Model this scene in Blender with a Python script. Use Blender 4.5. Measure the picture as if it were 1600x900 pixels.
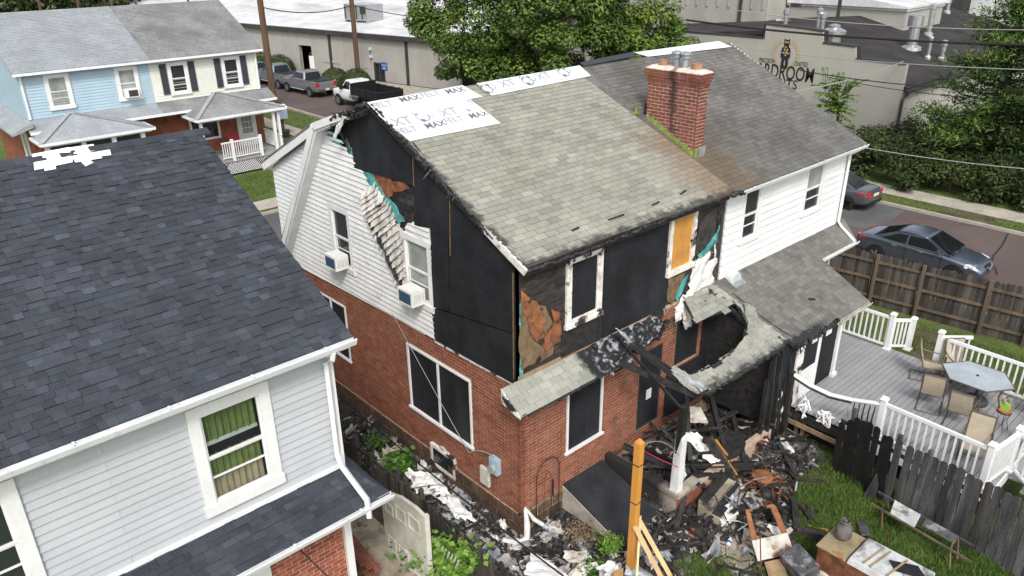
import bpy, math, random, colorsys
import numpy as np
from mathutils import Vector, Matrix
random.seed(7); RNG = np.random.default_rng(7)
SC = bpy.context.scene; COL = SC.collection
for _o in list(bpy.data.objects): bpy.data.objects.remove(_o)
# ------------------------------------------------------------------ camera
FPX, PITCH, ROLL, YAW = 1203.0257, 0.42715981, -0.01241634, 0.73290675
FW = Vector((math.sin(YAW)*math.cos(PITCH), math.cos(YAW)*math.cos(PITCH), -math.sin(PITCH)))
_r = Vector((math.cos(YAW), -math.sin(YAW), 0)); _u = _r.cross(FW)
RT = _r*math.cos(ROLL)+_u*math.sin(ROLL); UP = -_r*math.sin(ROLL)+_u*math.cos(ROLL)
def ray(x, y): return RT*((x-800)/FPX)-UP*((y-450)/FPX)+FW
CAM = -ray(814, 833)*17.0
cd = bpy.data.cameras.new('camera'); co = bpy.data.objects.new('camera', cd); COL.objects.link(co)
cd.sensor_width = 36; cd.lens = FPX/1600*36; cd.clip_start = .1; cd.clip_end = 2000
co.matrix_world = Matrix(((RT.x, UP.x, -FW.x, CAM.x), (RT.y, UP.y, -FW.y, CAM.y), (RT.z, UP.z, -FW.z, CAM.z), (0, 0, 0, 1)))
SC.camera = co
# ------------------------------------------------------------------ light: bright overcast
SUN_EL, SUN_AZ = math.radians(46), math.radians(217)
W = bpy.data.worlds.new('World'); SC.world = W; W.use_nodes = True
nt = W.node_tree; bg = nt.nodes['Background']
sky = nt.nodes.new('ShaderNodeTexSky'); sky.sky_type = 'NISHITA'; sky.sun_disc = False
sky.sun_elevation = SUN_EL; sky.sun_rotation = SUN_AZ; sky.dust_density = 3; sky.ozone_density = .6
hs = nt.nodes.new('ShaderNodeHueSaturation'); hs.inputs['Saturation'].default_value = .32
nt.links.new(sky.outputs[0], hs.inputs['Color']); nt.links.new(hs.outputs[0], bg.inputs['Color'])
bg.inputs['Strength'].default_value = .15
sd = bpy.data.lights.new('sun', 'SUN'); sd.energy = 1.3; sd.angle = math.radians(11); sd.color = (1, .97, .93)
so = bpy.data.objects.new('sun', sd); COL.objects.link(so)
sdir = Vector((math.sin(SUN_AZ)*math.cos(SUN_EL), math.cos(SUN_AZ)*math.cos(SUN_EL), math.sin(SUN_EL)))
so.rotation_euler = sdir.to_track_quat('Z', 'Y').to_euler(); so.location = (0, -20, 40)
SC.view_settings.view_transform = 'Standard'; SC.view_settings.look = 'None'
SC.view_settings.exposure = .67; SC.view_settings.gamma = 1
SC.render.engine = 'CYCLES'; SC.cycles.max_bounces = 6; SC.cycles.transparent_max_bounces = 6
# ------------------------------------------------------------------ survey helpers: a sighted point met with a known plane
def _on(p, ax, v):
    d = ray(*p); t = (v-CAM[ax])/d[ax]; return CAM+d*t
def X_(px, py, x=0.): return _on((px, py), 0, x)
def Y_(px, py, y=0.): return _on((px, py), 1, y)
def Z_(px, py, z=0.): return _on((px, py), 2, z)
def seen(p, m=30):
    v = Vector(p)-CAM; w = v.dot(FW)
    if w <= .1: return None
    x = 800+FPX*v.dot(RT)/w; y = 450-FPX*v.dot(UP)/w
    return (x, y, w) if -m < x < 1600+m and -m < y < 900+m else None
# ------------------------------------------------------------------ materials
def lin(c):
    if isinstance(c, (int, float)): c = (c, c, c)
    return (c[0], c[1], c[2], 1)
def hx(h):  # sRGB hex as seen -> linear
    v = [int(h[i:i+2], 16)/255 for i in (0, 2, 4)]
    return tuple(a/12.92 if a <= .04045 else ((a+.055)/1.055)**2.4 for a in v)
MATS = {}
class NT:
    def __init__(s, nt): s.t = nt
    def n(s, typ, **kw):
        n = s.t.nodes.new('ShaderNode'+typ)
        for k, v in kw.items():
            if k.startswith('i_'):
                key = k[2:]; key = int(key) if key.isdigit() else key.replace('_', ' ')
                if isinstance(v, bpy.types.NodeSocket): s.t.links.new(v, n.inputs[key])
                else: n.inputs[key].default_value = v
            else: setattr(n, k, v)
        return n
    def math(s, op, a, b=0., clamp=False): return s.n('Math', operation=op, i_0=a, i_1=b, use_clamp=clamp).outputs[0]
    def pos(s): return s.n('NewGeometry').outputs['Position']
    def xyz(s): o = s.n('SeparateXYZ', i_0=s.pos()).outputs; return o[0], o[1], o[2]
    def noise(s, scale, detail=4., rough=.55, vec=None, stretch=None):
        v = vec or s.pos()
        if stretch: v = s.n('VectorMath', operation='MULTIPLY', i_0=v, i_1=stretch).outputs[0]
        return s.n('TexNoise', i_Scale=scale, i_Detail=detail, i_Roughness=rough, i_Vector=v).outputs[0]
    def ramp(s, x, lo, hi, a=0., b=1.): return s.n('MapRange', i_Value=x, i_1=lo, i_2=hi, i_3=a, i_4=b, interpolation_type='SMOOTHSTEP').outputs[0]
    def mix(s, f, a, b, mode='MIX'):
        m = s.n('Mix', data_type='RGBA', blend_type=mode)
        for k, v in ((0, f), (6, a), (7, b)):
            if isinstance(v, bpy.types.NodeSocket): s.t.links.new(v, m.inputs[k])
            else: m.inputs[k].default_value = v if k == 0 else lin(v)
        return m.outputs[2]
    def rnd(s):
        a = s.n('Attribute', attribute_name='rnd').outputs['Fac']
        b = s.n('ObjectInfo').outputs['Random']
        return s.math('FRACT', s.math('ADD', a, b))
def mat(name, cols, rough=.8, nz=(6., .25), bump=None, metal=0., spec=.3, stains=(), alpha=None, coat=0., trans=0., stretch=None, fine=None):
    """cols: colours spread over the pieces; nz: (scale, amount) blotchy tone; stains: (colour, function(NT)->mask)"""
    m = bpy.data.materials.new(name); m.use_nodes = True; MATS[name] = m
    t = m.node_tree; N = NT(t); b = t.nodes['Principled BSDF']
    if not isinstance(cols, list): cols = [cols]
    if len(cols) > 1:
        r = N.n('ValToRGB', i_0=N.rnd()); e = r.color_ramp.elements; r.color_ramp.interpolation = 'LINEAR'
        while len(e) < len(cols): e.new(.5)
        for i, c in enumerate(cols): e[i].position = i/(len(cols)-1); e[i].color = lin(c)
        c = r.outputs[0]
    else: c = N.n('RGB').outputs[0]; c.default_value = lin(cols[0])
    if nz:
        f = N.ramp(N.noise(nz[0], 5., .6, stretch=stretch), .3, .7, 1-nz[1], 1+nz[1])
        c = N.n('VectorMath', operation='SCALE', i_0=c, i_3=f).outputs[0]
    if fine:
        f = N.ramp(N.noise(fine[0], 2., .7), .25, .75, 1-fine[1], 1+fine[1])
        c = N.n('VectorMath', operation='SCALE', i_0=c, i_3=f).outputs[0]
    for col, fn in stains: c = N.mix(fn(N), c, col)
    t.links.new(c, b.inputs['Base Color'])
    b.inputs['Roughness'].default_value = rough; b.inputs['Metallic'].default_value = metal
    b.inputs['Specular IOR Level'].default_value = spec; b.inputs['Coat Weight'].default_value = coat
    if trans: b.inputs['Transmission Weight'].default_value = trans
    if alpha is not None: b.inputs['Alpha'].default_value = alpha
    if bump:
        h = N.noise(bump[0], 4., .6, stretch=stretch)
        t.links.new(N.n('Bump', i_Strength=.8, i_Distance=bump[1], i_Height=h).outputs[0], b.inputs['Normal'])
    return m
def nm(scale, lo, hi, stretch=None, d=5.):   # noise patch mask
    return lambda N: N.ramp(N.noise(scale, d, .6, stretch=stretch), lo, hi)
# ------------------------------------------------------------------ mesh builder
ROOTLOC = {}
def adopt(o, parent):
    if parent is None: return o
    o.parent = parent
    if parent.name in ROOTLOC: o.matrix_parent_inverse = Matrix.Translation(-ROOTLOC[parent.name])
    return o
def tag(o, label=None, cat=None, group=None, kind=None):
    if label: o['label'] = label
    if cat: o['category'] = cat
    if group: o['group'] = group
    if kind: o['kind'] = kind
    return o
def thing(name, label, cat, loc=(0, 0, 0), group=None, fixed=True):
    o = bpy.data.objects.new(name, None); COL.objects.link(o); o.location = loc; o.empty_display_size = .2
    if fixed and any(loc): ROOTLOC[o.name] = Vector(loc)
    return tag(o, label, cat, group)
class MB:
    def __init__(s): s.v = []; s.f = []; s.mi = []; s.r = []; s.rn = 0.; s.m = 0
    def new(s): s.rn = random.random(); return s
    def poly(s, pts, mi=None):
        n = len(s.v); s.v += [tuple(p) for p in pts]; s.f.append(tuple(range(n, n+len(pts)))); s.mi.append(s.m if mi is None else mi); s.r.append(s.rn); return s
    def mesh(s, vs, fs, mi=None):
        n = len(s.v); s.v += [tuple(p) for p in vs]
        for f in fs: s.f.append(tuple(n+i for i in f)); s.mi.append(s.m if mi is None else mi); s.r.append(s.rn)
        return s
    def hexa(s, b, t, mi=None):   # two quads: bottom, top (same winding, ccw seen from top)
        return s.mesh(list(b)+list(t), [(3, 2, 1, 0), (4, 5, 6, 7), (0, 1, 5, 4), (1, 2, 6, 5), (2, 3, 7, 6), (3, 0, 4, 7)], mi)
    def box(s, a, b, mi=None):
        (x0, y0, z0), (x1, y1, z1) = a, b
        x0, x1 = min(x0, x1), max(x0, x1); y0, y1 = min(y0, y1), max(y0, y1); z0, z1 = min(z0, z1), max(z0, z1)
        return s.hexa([(x0, y0, z0), (x1, y0, z0), (x1, y1, z0), (x0, y1, z0)], [(x0, y0, z1), (x1, y0, z1), (x1, y1, z1), (x0, y1, z1)], mi)
    def obox(s, o, a, b, c, mi=None):
        o, a, b, c = map(Vector, (o, a, b, c))
        return s.hexa([o, o+a, o+a+b, o+b], [o+c, o+a+c, o+a+b+c, o+b+c], mi)
    def bar(s, p, q, w, h, up=(0, 0, 1), mi=None):    # rectangular bar, centred
        p, q = Vector(p), Vector(q); d = (q-p); L = d.normalized(); u = Vector(up)
        if abs(L.dot(u)) > .98: u = Vector((1, 0, 0))
        a = L.cross(u).normalized(); u = a.cross(L)
        return s.obox(p-a*w/2-u*h/2, a*w, d, u*h, mi)
    def tube(s, p, q, r0, r1=None, n=8, caps=True, mi=None):
        return s.path([p, q], [r0, r0 if r1 is None else r1], n, caps, mi)
    def path(s, pts, r, n=6, caps=True, mi=None):
        pts = [Vector(p) for p in pts]; r = r if isinstance(r, (list, tuple)) else [r]*len(pts)
        vs = []; fs = []; a = None
        for i, p in enumerate(pts):
            t = (pts[min(i+1, len(pts)-1)]-pts[max(i-1, 0)]).normalized()
            if a is None:
                a = t.cross(Vector((0, 0, 1)));
                if a.length < .1: a = t.cross(Vector((1, 0, 0)))
            a = (a-t*a.dot(t)).normalized(); b = t.cross(a)
            for k in range(n):
                an = 2*math.pi*k/n; vs.append(p+(a*math.cos(an)+b*math.sin(an))*r[i])
        for i in range(len(pts)-1):
            for k in range(n):
                k2 = (k+1) % n; fs.append((i*n+k, i*n+k2, (i+1)*n+k2, (i+1)*n+k))
        if caps: fs.append(tuple(range(n-1, -1, -1))); fs.append(tuple((len(pts)-1)*n+k for k in range(n)))
        return s.mesh(vs, fs, mi)
    def lathe(s, prof, c=(0, 0, 0), n=16, mi=None, axis='z'):
        vs = []; fs = []
        for (r, z) in prof:
            for k in range(n):
                an = 2*math.pi*k/n; p = (r*math.cos(an), r*math.sin(an), z)
                if axis == 'x': p = (p[2], p[0], p[1])
                if axis == 'y': p = (p[1], p[2], p[0])
                vs.append((c[0]+p[0], c[1]+p[1], c[2]+p[2]))
        for i in range(len(prof)-1):
            for k in range(n): fs.append((i*n+k, i*n+(k+1) % n, (i+1)*n+(k+1) % n, (i+1)*n+k))
        fs.append(tuple(range(n-1, -1, -1))); fs.append(tuple((len(prof)-1)*n+k for k in range(n)))
        return s.mesh(vs, fs, mi)
    def prism(s, pts, vec, mi=None):
        pts = [Vector(p) for p in pts]; vec = Vector(vec); n = len(pts)
        fs = [tuple(range(n-1, -1, -1)), tuple(range(n, 2*n))]+[(i, (i+1) % n, n+(i+1) % n, n+i) for i in range(n)]
        return s.mesh(pts+[p+vec for p in pts], fs, mi)
    def grid(s, P, mi=None):      # P[i][j] points
        n, m = len(P), len(P[0])
        return s.mesh([p for r in P for p in r], [(i*m+j, i*m+j+1, (i+1)*m+j+1, (i+1)*m+j) for i in range(n-1) for j in range(m-1)], mi)
    def data(s, name, mats, smooth=False):
        me = bpy.data.meshes.new(name); me.from_pydata(s.v, [], s.f)
        mats = mats if isinstance(mats, (list, tuple)) else [mats]
        for m in mats: me.materials.append(MATS[m] if isinstance(m, str) else m)
        if len(mats) > 1: me.polygons.foreach_set('material_index', s.mi)
        at = me.attributes.new('rnd', 'FLOAT', 'FACE'); at.data.foreach_set('value', s.r)
        if smooth: me.polygons.foreach_set('use_smooth', [True]*len(s.f))
        return me
    def build(s, name, mats, parent=None, smooth=False, kind=None, label=None, cat=None, group=None):
        o = bpy.data.objects.new(name, s.data(name, mats, smooth)); COL.objects.link(o)
        adopt(o, parent); tag(o, label, cat, group, kind); return o
def bevel(o, w=.01, seg=2):
    m = o.modifiers.new('bevel', 'BEVEL'); m.width = w; m.segments = seg; m.limit_method = 'ANGLE'; return o
def copy_tree(o, parent=None, label=None):
    c = o.copy(); COL.objects.link(c)
    if parent is not None: c.parent = parent
    if label: c['label'] = label
    for ch in list(o.children): copy_tree(ch, c)
    return c
# ------------------------------------------------------------------ laid pieces (bricks, shingles, boards, stones)
def spans(loops, v):
    xs = []
    for L in loops:
        n = len(L)
        for i in range(n):
            (x0, y0), (x1, y1) = L[i], L[(i+1) % n]
            if (y0 <= v) != (y1 <= v): xs.append(x0+(v-y0)/(y1-y0)*(x1-x0))
    xs.sort(); return [(xs[i], xs[i+1]) for i in range(0, len(xs)-1, 2)]
def rect(u0, v0, u1, v1): return [(u0, v0), (u1, v0), (u1, v1), (u0, v1)]
def tile(parent, name, O, U, V, N, loops, ch, pw, mats, gap=.008, vgap=None, th=.012, lap=0., off=.5, jit=.002, wvar=0., budget=300, single=True, skip=None, th2=0., under=0., drop=0.):
    """lay pieces of height ch and width pw over the region given by loops (outer and holes) in the frame O,U,V,N"""
    O, U, V, N = Vector(O), Vector(U).normalized(), Vector(V).normalized(), Vector(N).normalized()
    vgap = gap if vgap is None else vgap
    vs = [p[1] for L in loops for p in L]; v = min(vs); vmax = max(vs); row = 0; P = []
    while v < vmax-1e-4:
        v1 = min(v+ch-vgap, vmax); e = min(.002, (v1-v)*.1)
        A, B = spans(loops, v+e), spans(loops, v1-e)
        if len(A) != len(B): A = B = spans(loops, (v+v1)/2)
        for (a0, a1), (b0, b1) in zip(A, B):
            if min(a1, b1)-max(a0, b0) < .01 and (a1-a0)+(b1-b0) < .04: continue
            lo, hi = min(a0, b0), max(a1, b1)
            st = math.floor(lo/pw)*pw-pw+(row % 2)*off*pw+(random.random()*pw*.3 if wvar else 0); x = st
            while x < hi:
                w = pw*(1+wvar*random.uniform(-1, 1)); x1 = x+w-gap
                q = [max(x, a0), min(x1, a1), max(x, b0), min(x1, b1)]
                ok = q[1]-q[0] > .006 or q[3]-q[2] > .006
                if ok:
                    if q[1] < q[0]: q[0] = q[1] = (q[0] if x >= a0 else q[1]) if False else min(max(q[0], a0), a1)
                    if q[3] < q[2]: q[2] = q[3] = min(max(q[2], b0), b1)
                    c = ((q[0]+q[1]+q[2]+q[3])/4, (v+v1)/2)
                    if skip is None or not skip(*c):
                        P.append((q, v, v1, random.uniform(-jit, jit)+(th2 if th2 and random.random() < .4 else 0)))
                x += w
        v += ch; row += 1
    def wp(u, vv, n): return O+U*u+V*vv+N*n
    sc = []
    for i, (q, va, vb, j) in enumerate(P):
        c = wp((q[0]+q[1]+q[2]+q[3])/4, (va+vb)/2, 0); k = seen(c, 0)
        sc.append(((c-CAM).length if k else 1e9, i))
    sc.sort(); big = set(i for d, i in sc[:budget] if d < 1e8) if single else set()
    stuff = MB(); cache = {}
    fr = Matrix((tuple(U), tuple(V), tuple(N))).transposed().to_4x4()
    def verts(q, va, vb, j, u0, v0):
        lo = [(q[0]-u0, va-v0-drop), (q[1]-u0, va-v0-drop), (q[3]-u0, vb-v0+under), (q[2]-u0, vb-v0+under)]
        return [(a, b, -.004) for a, b in lo]+[(a, b, th+j+(lap if k < 2 else 0)) for k, (a, b) in enumerate(lo)]
    FS = [(4, 5, 6, 7), (0, 1, 5, 4), (1, 2, 6, 5), (2, 3, 7, 6), (3, 0, 4, 7)]
    for i, (q, va, vb, j) in enumerate(P):
        if i in big:
            key = tuple(round(a-q[0], 3) for a in q)+(round(vb-va, 3), round(j, 3) if th2 else 0)
            me = cache.get(key)
            if me is None:
                b = MB(); b.mesh(verts(q, va, vb, j if th2 else 0, q[0], va), FS); me = cache[key] = b.data(name, mats)
            o = bpy.data.objects.new(name, me); COL.objects.link(o); adopt(o, parent)
            o.matrix_basis = Matrix.Translation(wp(q[0], va, 0 if th2 else j)) @ fr
        else:
            stuff.new(); vv = verts(q, va, vb, j, 0, 0)
            stuff.mesh([wp(*p) for p in vv], FS)
    if stuff.v: stuff.build(name, mats, parent, kind='stuff')
    return len(P)
def slab(parent, name, O, U, V, N, loops, th, mat_, label=None):
    """wall or deck with holes, front face on N=0, made of convex strips"""
    O, U, V, N = Vector(O), Vector(U).normalized(), Vector(V).normalized(), Vector(N).normalized(); b = MB()
    ys = sorted(set(round(p[1], 5) for L in loops for p in L))
    for y0, y1 in zip(ys, ys[1:]):
        if y1-y0 < 1e-4: continue
        for (a0, a1), (b0, b1) in zip(spans(loops, y0+1e-5), spans(loops, y1-1e-5)):
            f = [O+U*a0+V*y0, O+U*a1+V*y0, O+U*b1+V*y1, O+U*b0+V*y1]
            b.hexa([p-N*th for p in f], f)
    return b.build(name, mat_, parent, label=label)
def sheet(parent, name, pts, th, N, mats, label=None):
    b = MB(); b.prism(pts, Vector(N)*th); return b.build(name, mats, parent, label=label)
def ragged(pts, amp, step=.12, closed=True, axes=(1, 2)):
    """roughen an outline of 3-D points in its plane (torn, burnt edge)"""
    out = []; n = len(pts)
    for i in range(n if closed else n-1):
        a, b = Vector(pts[i]), Vector(pts[(i+1) % n]); k = max(1, int((b-a).length/step))
        for j in range(k):
            p = a.lerp(b, j/k)
            if j or amp < 0:
                p = p.copy()
                for ax in axes: p[ax] += random.uniform(-1, 1)*abs(amp)
            out.append(p)
    return out
def text(parent, s, O, U, V, size, mats, name='lettering', spacing=1., bold=0., ext=.002, align='LEFT'):
    cu = bpy.data.curves.new(name, 'FONT'); cu.body = s; cu.size = size; cu.extrude = ext; cu.space_character = spacing; cu.offset = bold; cu.align_x = align; cu.resolution_u = 3
    tmp = bpy.data.objects.new('lettering_curve', cu); me = bpy.data.meshes.new_from_object(tmp); bpy.data.objects.remove(tmp); bpy.data.curves.remove(cu)
    me.materials.clear(); me.materials.append(MATS[mats]); o = bpy.data.objects.new(name, me); COL.objects.link(o); adopt(o, parent)
    U, V = Vector(U).normalized(), Vector(V).normalized(); N = U.cross(V)
    o.matrix_basis = Matrix.Translation(Vector(O)) @ Matrix((tuple(U), tuple(V), tuple(N))).transposed().to_4x4()
    return o
# ------------------------------------------------------------------ materials
def soot(N, x0, x1, ns=1.6, amp=1.2, ax=0):
    x = N.xyz()[ax]; return N.ramp(N.math('ADD', x, N.math('MULTIPLY', N.math('SUBTRACT', N.noise(ns, 5., .65), .5), amp)), x0, x1)
def band(N, a, b, w=.3, ax=0, ns=1.6, amp=1.2): return N.math('MULTIPLY', soot(N, a, a+w, ns, amp, ax), N.math('SUBTRACT', 1., soot(N, b, b+w, ns, amp, ax)))
CHAR = (.017, .017, .018)
mat('brick_red', [(.19, .064, .036), (.225, .078, .045), (.255, .092, .053), (.205, .074, .046), (.275, .105, .064)], .9, (3, .22), (60, .003), fine=(50, .15),
    stains=[(CHAR, lambda N: N.math('MULTIPLY', band(N, 2.9, 9, .3, 0, 2.2, 1.0), N.math('MULTIPLY', N.ramp(N.xyz()[1], -.2, .02, 1, 1), N.ramp(N.noise(1.1, 4.), .55, .7, 0, .75))))])
mat('mortar', (.42, .31, .23), .95, (8, .2))
mat('brick_near', [(.22, .06, .037), (.29, .085, .05), (.33, .1, .06), (.26, .08, .052)], .9, (4, .2), (60, .003), fine=(50, .15))
mat('mortar_pale', (.5, .42, .33), .95, (8, .2))
mat('chimney_brick', [(.15, .047, .034), (.18, .06, .042), (.21, .072, .05), (.135, .044, .034)], .9, (4, .2), (50, .003), fine=(60, .15),
    stains=[((.2, .07, .03), lambda N: N.math('MULTIPLY', band(N, 1.75, 2.3, .25, 1, 2., .4), .55)),
            ((.02, .017, .015), lambda N: N.math('MULTIPLY', band(N, 1.5, 1.66, .1, 1, 4.5, .35), N.ramp(N.xyz()[2], 7.0, 8.7, .25, .85)))])
mat('chimney_mortar', (.6, .5, .44), .95, (8, .2), stains=[((.1, .05, .03), lambda N: N.math('MULTIPLY', band(N, 1.5, 1.66, .1, 1, 4.5, .35), .75))])
mat('stone', [(.075, .045, .03), (.11, .066, .042), (.07, .05, .04), (.14, .085, .055)], .95, (5, .35), (25, .012), fine=(40, .2))
mat('stone_mortar', (.4, .28, .18), .95, (6, .3))
mat('concrete', (.36, .33, .28), .95, (2.5, .25), (30, .004), fine=(40, .12))
mat('concrete_dirty', (.3, .26, .2), .95, (2.5, .35), (30, .005), fine=(40, .15), stains=[((.05, .045, .04), nm(2.2, .52, .68))])
mat('white_siding', [(.66, .67, .67), (.70, .71, .71), (.68, .68, .67)], .5, (1.5, .05), fine=(20, .03))
mat('white_siding_dirty', [(.68, .68, .66), (.73, .73, .71)], .55, (1.8, .08), fine=(20, .04), stains=[((.25, .2, .15), lambda N: N.math('MULTIPLY', nm(2.5, .58, .75)(N), .35))])
mat('grey_siding', [(.42, .435, .455), (.445, .46, .48), (.43, .447, .468)], .5, (1.2, .04), fine=(25, .03))
mat('blue_siding', [(.37, .49, .57), (.385, .505, .585)], .5, (1.2, .05))
mat('cream_siding', [(.66, .68, .6), (.69, .7, .62)], .5, (1.2, .05))
mat('white_trim', (.72, .72, .71), .45, (2, .05), fine=(20, .04))
mat('gutter_white', (.74, .75, .76), .35, (2, .08), stains=[((.3, .28, .24), lambda N: N.math('MULTIPLY', nm(4, .55, .75)(N), .4))])
mat('old_gutter', (.5, .48, .42), .6, (3, .2), stains=[((.1, .09, .08), lambda N: N.math('MULTIPLY', nm(5, .5, .7)(N), .6))])
mat('scorched_trim', (.7, .67, .63), .7, (4, .15), (20, .004), stains=[((.03, .028, .026), nm(3.2, .52, .62)), ((.3, .2, .12), lambda N: N.math('MULTIPLY', nm(5, .5, .7)(N), .5))])
mat('glass', (.025, .03, .032), .06, None, spec=.6)
mat('glass_curtain', (.28, .3, .28), .08, (2, .2), spec=.5)
mat('dark_inside', (.015, .015, .016), .8, None)
mat('black_board', (.0165, .0175, .02), .8, (1.2, .3), (70, .0012), spec=.2, fine=(30, .35), stains=[((.08, .08, .082), lambda N: N.math('MULTIPLY', nm(38, .67, .74, d=2.)(N), .6)), ((.04, .042, .046), lambda N: N.math('MULTIPLY', nm(.8, .48, .75, (1, 1, .5))(N), .6))])
mat('batten', (.17, .115, .065), .8, (6, .25))
mat('charred_wood', [(.015, .014, .014), (.026, .024, .023), (.05, .045, .042)], .75, (6, .5), (18, .015), spec=.4, stains=[((.09, .055, .035), lambda N: N.math('MULTIPLY', nm(2.5, .56, .7)(N), .6))])
mat('char_black', [(.011, .011, .011), (.022, .021, .021)], .55, (8, .5), (22, .02), spec=.5)
mat('scorched_boards', [(.03, .026, .024), (.045, .038, .034), (.022, .02, .019), (.06, .045, .036)], .85, (3, .5), (20, .01), stretch=(1, 1, 5),
    stains=[((.25, .075, .03), lambda N: N.math('MULTIPLY', nm(1.7, .56, .66)(N), .5))])
mat('orange_fibre', [(.28, .1, .04), (.2, .075, .04), (.34, .15, .06)], .95, (5, .4), (30, .02), stains=[((.04, .025, .02), nm(4, .54, .66))])
mat('brown_board', [(.13, .085, .05), (.17, .12, .07)], .95, (4, .35), (30, .008), stains=[((.02, .016, .013), nm(3, .56, .68))])
mat('teal_foam', (.07, .3, .29), .8, (6, .35), (25, .01), stains=[((.02, .03, .03), nm(4, .56, .7)), ((.4, .55, .52), lambda N: N.math('MULTIPLY', nm(7, .55, .7)(N), .6))])
mat('plywood_orange', (.5, .24, .055), .7, (3, .15), fine=(40, .1))
mat('osb', [(.38, .22, .1)], .8, (30, .3), fine=(60, .2))
mat('torn_vinyl', [(.6, .57, .52), (.7, .68, .64), (.5, .46, .4)], .7, (5, .15), (30, .004), stains=[((.02, .018, .016), nm(3.2, .6, .68)), ((.35, .25, .15), lambda N: N.math('MULTIPLY', nm(4, .5, .65)(N), .5))])
mat('rag_white', [(.7, .69, .66), (.6, .59, .57), (.76, .75, .73)], .75, (5, .15), (14, .01), stains=[((.06, .055, .05), lambda N: N.math('MULTIPLY', nm(3.5, .55, .68)(N), .8))])
def moss(N): return N.math('MULTIPLY', nm(.9, .5, .75)(N), .35)
def rust(N):   # rust run-off below the chimney
    x, y, z = N.xyz(); n = N.math('MULTIPLY', N.math('SUBTRACT', N.noise(1.4, 5.), .5), 1.6)
    c = N.math('ABSOLUTE', N.math('SUBTRACT', N.math('ADD', x, n), 6.75))
    return N.math('MULTIPLY', N.math('MULTIPLY', N.ramp(c, .25, 1.7, 1, 0), N.ramp(y, 1.3, 2.6, 1, 0)), .62)
def edge(N):
    x, y, z = N.xyz(); n = N.math('MULTIPLY', N.math('SUBTRACT', N.noise(5., 5., .7), .5), .7); n2 = N.math('MULTIPLY', N.math('SUBTRACT', N.noise(4., 5.), .5), .6)
    e = N.math('MAXIMUM', N.ramp(N.math('ADD', y, n), -.33, -.1, 1, 0), N.ramp(N.math('ADD', x, n2), -.13, .04, 1, 0)); return N.math('MULTIPLY', e, .8)
mat('shingle_green', [(.205, .2, .168), (.255, .25, .21), (.285, .28, .236), (.235, .23, .193), (.315, .31, .262)], .92, (1.3, .1), (90, .004), fine=(70, .22),
    stains=[((.2, .22, .14), moss), ((.2, .115, .06), rust), (CHAR, edge)])
mat('shingle_grey', [(.105, .102, .093), (.132, .128, .117), (.157, .152, .14), (.117, .113, .103)], .93, (.7, .18), (90, .004), fine=(70, .22),
    stains=[((.08, .072, .064), lambda N: N.math('MULTIPLY', nm(.45, .45, .7)(N), .6)), ((.125, .082, .045), rust)])
mat('shingle_porch', [(.11, .106, .097), (.145, .14, .128), (.17, .164, .15), (.124, .119, .108)], .93, (1.1, .15), (90, .004), fine=(70, .22),
    stains=[((.2, .21, .15), moss), (CHAR, lambda N: N.math('MULTIPLY', N.ramp(N.math('ADD', N.xyz()[1], N.math('MULTIPLY', N.math('SUBTRACT', N.noise(5., 5., .7), .5), .5)), -2.05, -1.95, 1, 0), N.ramp(N.xyz()[0], 8.2, 9.2, .9, 0)))])
mat('shingle_burnt', [(.24, .243, .21), (.28, .283, .245), (.315, .317, .275)], .9, (1.5, .12), (90, .004), fine=(70, .22),
    stains=[((.018, .018, .02), lambda N: band(N, 1.45, 8, .25, 0, 1.5, 1.1)), ((.3, .31, .34), lambda N: N.math('MULTIPLY', band(N, 1.75, 4.6, .4, 0, 1.5, .8), nm(6.5, .5, .64)(N)))])
mat('shingle_collapse', [(.225, .225, .195), (.265, .265, .23), (.3, .3, .262)], .9, (1.5, .14), (90, .004), fine=(70, .22),
    stains=[(CHAR, lambda N: N.math('MULTIPLY', N.ramp(N.math('ADD', N.xyz()[1], N.math('MULTIPLY', N.math('SUBTRACT', N.noise(5., 5., .7), .5), .9)), -2.1, -1.75, 1, 0), .9)), (CHAR, nm(1.8, .62, .68))])
mat('shingle_dark', [(.031, .035, .044), (.038, .043, .053), (.045, .051, .063), (.034, .039, .048), (.054, .061, .075), (.042, .048, .059), (.039, .044, .055), (.066, .075, .091)], .92, (1.5, .12), (110, .003), fine=(80, .35))
mat('shingle_pale', [(.27, .29, .31), (.3, .32, .335)], .92, (1.0, .12), (60, .006), fine=(30, .2), stains=[((.2, .215, .23), lambda N: N.math('MULTIPLY', nm(9, .5, .62, (1, 1, 2.))(N), .6))])
mat('shingle_pale_grey', [(.22, .225, .225)], .92, (.8, .2), (60, .006), fine=(30, .2), stains=[((.12, .12, .12), lambda N: N.math('MULTIPLY', nm(9, .5, .62, (1, 1, 2.))(N), .6)), ((.1, .1, .1), lambda N: N.math('MULTIPLY', nm(.5, .5, .7)(N), .55))])
mat('membrane', (.64, .66, .67), .55, (1.6, .06), (7, .02), fine=(9, .05))
mat('membrane_print', (.15, .16, .18), .6, None)
mat('membrane_print_pale', (.31, .33, .35), .6, None)
mat('patch_white', (.86, .86, .87), .5, (3, .03))
mat('lead', (.3, .32, .34), .5, (5, .2), metal=.3)
mat('galvanised', (.5, .51, .52), .35, (5, .15), metal=.8)
mat('flue_clay', (.33, .19, .12), .85, (4, .2))
mat('flashing_moss', (.16, .2, .05), .9, (5, .35), (20, .01))
mat('asphalt_red', (.112, .083, .076), .93, (.5, .14), (70, .004), fine=(35, .18), stains=[((.07, .055, .053), lambda N: N.math('MULTIPLY', nm(.25, .45, .65)(N), .5))])
mat('asphalt_grey', (.1, .1, .1), .93, (.6, .18), (70, .004), fine=(35, .18))
mat('tar', (.03, .028, .028), .7, (5, .2))
mat('kerb', (.36, .33, .28), .95, (1.2, .15), fine=(20, .1))
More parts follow.
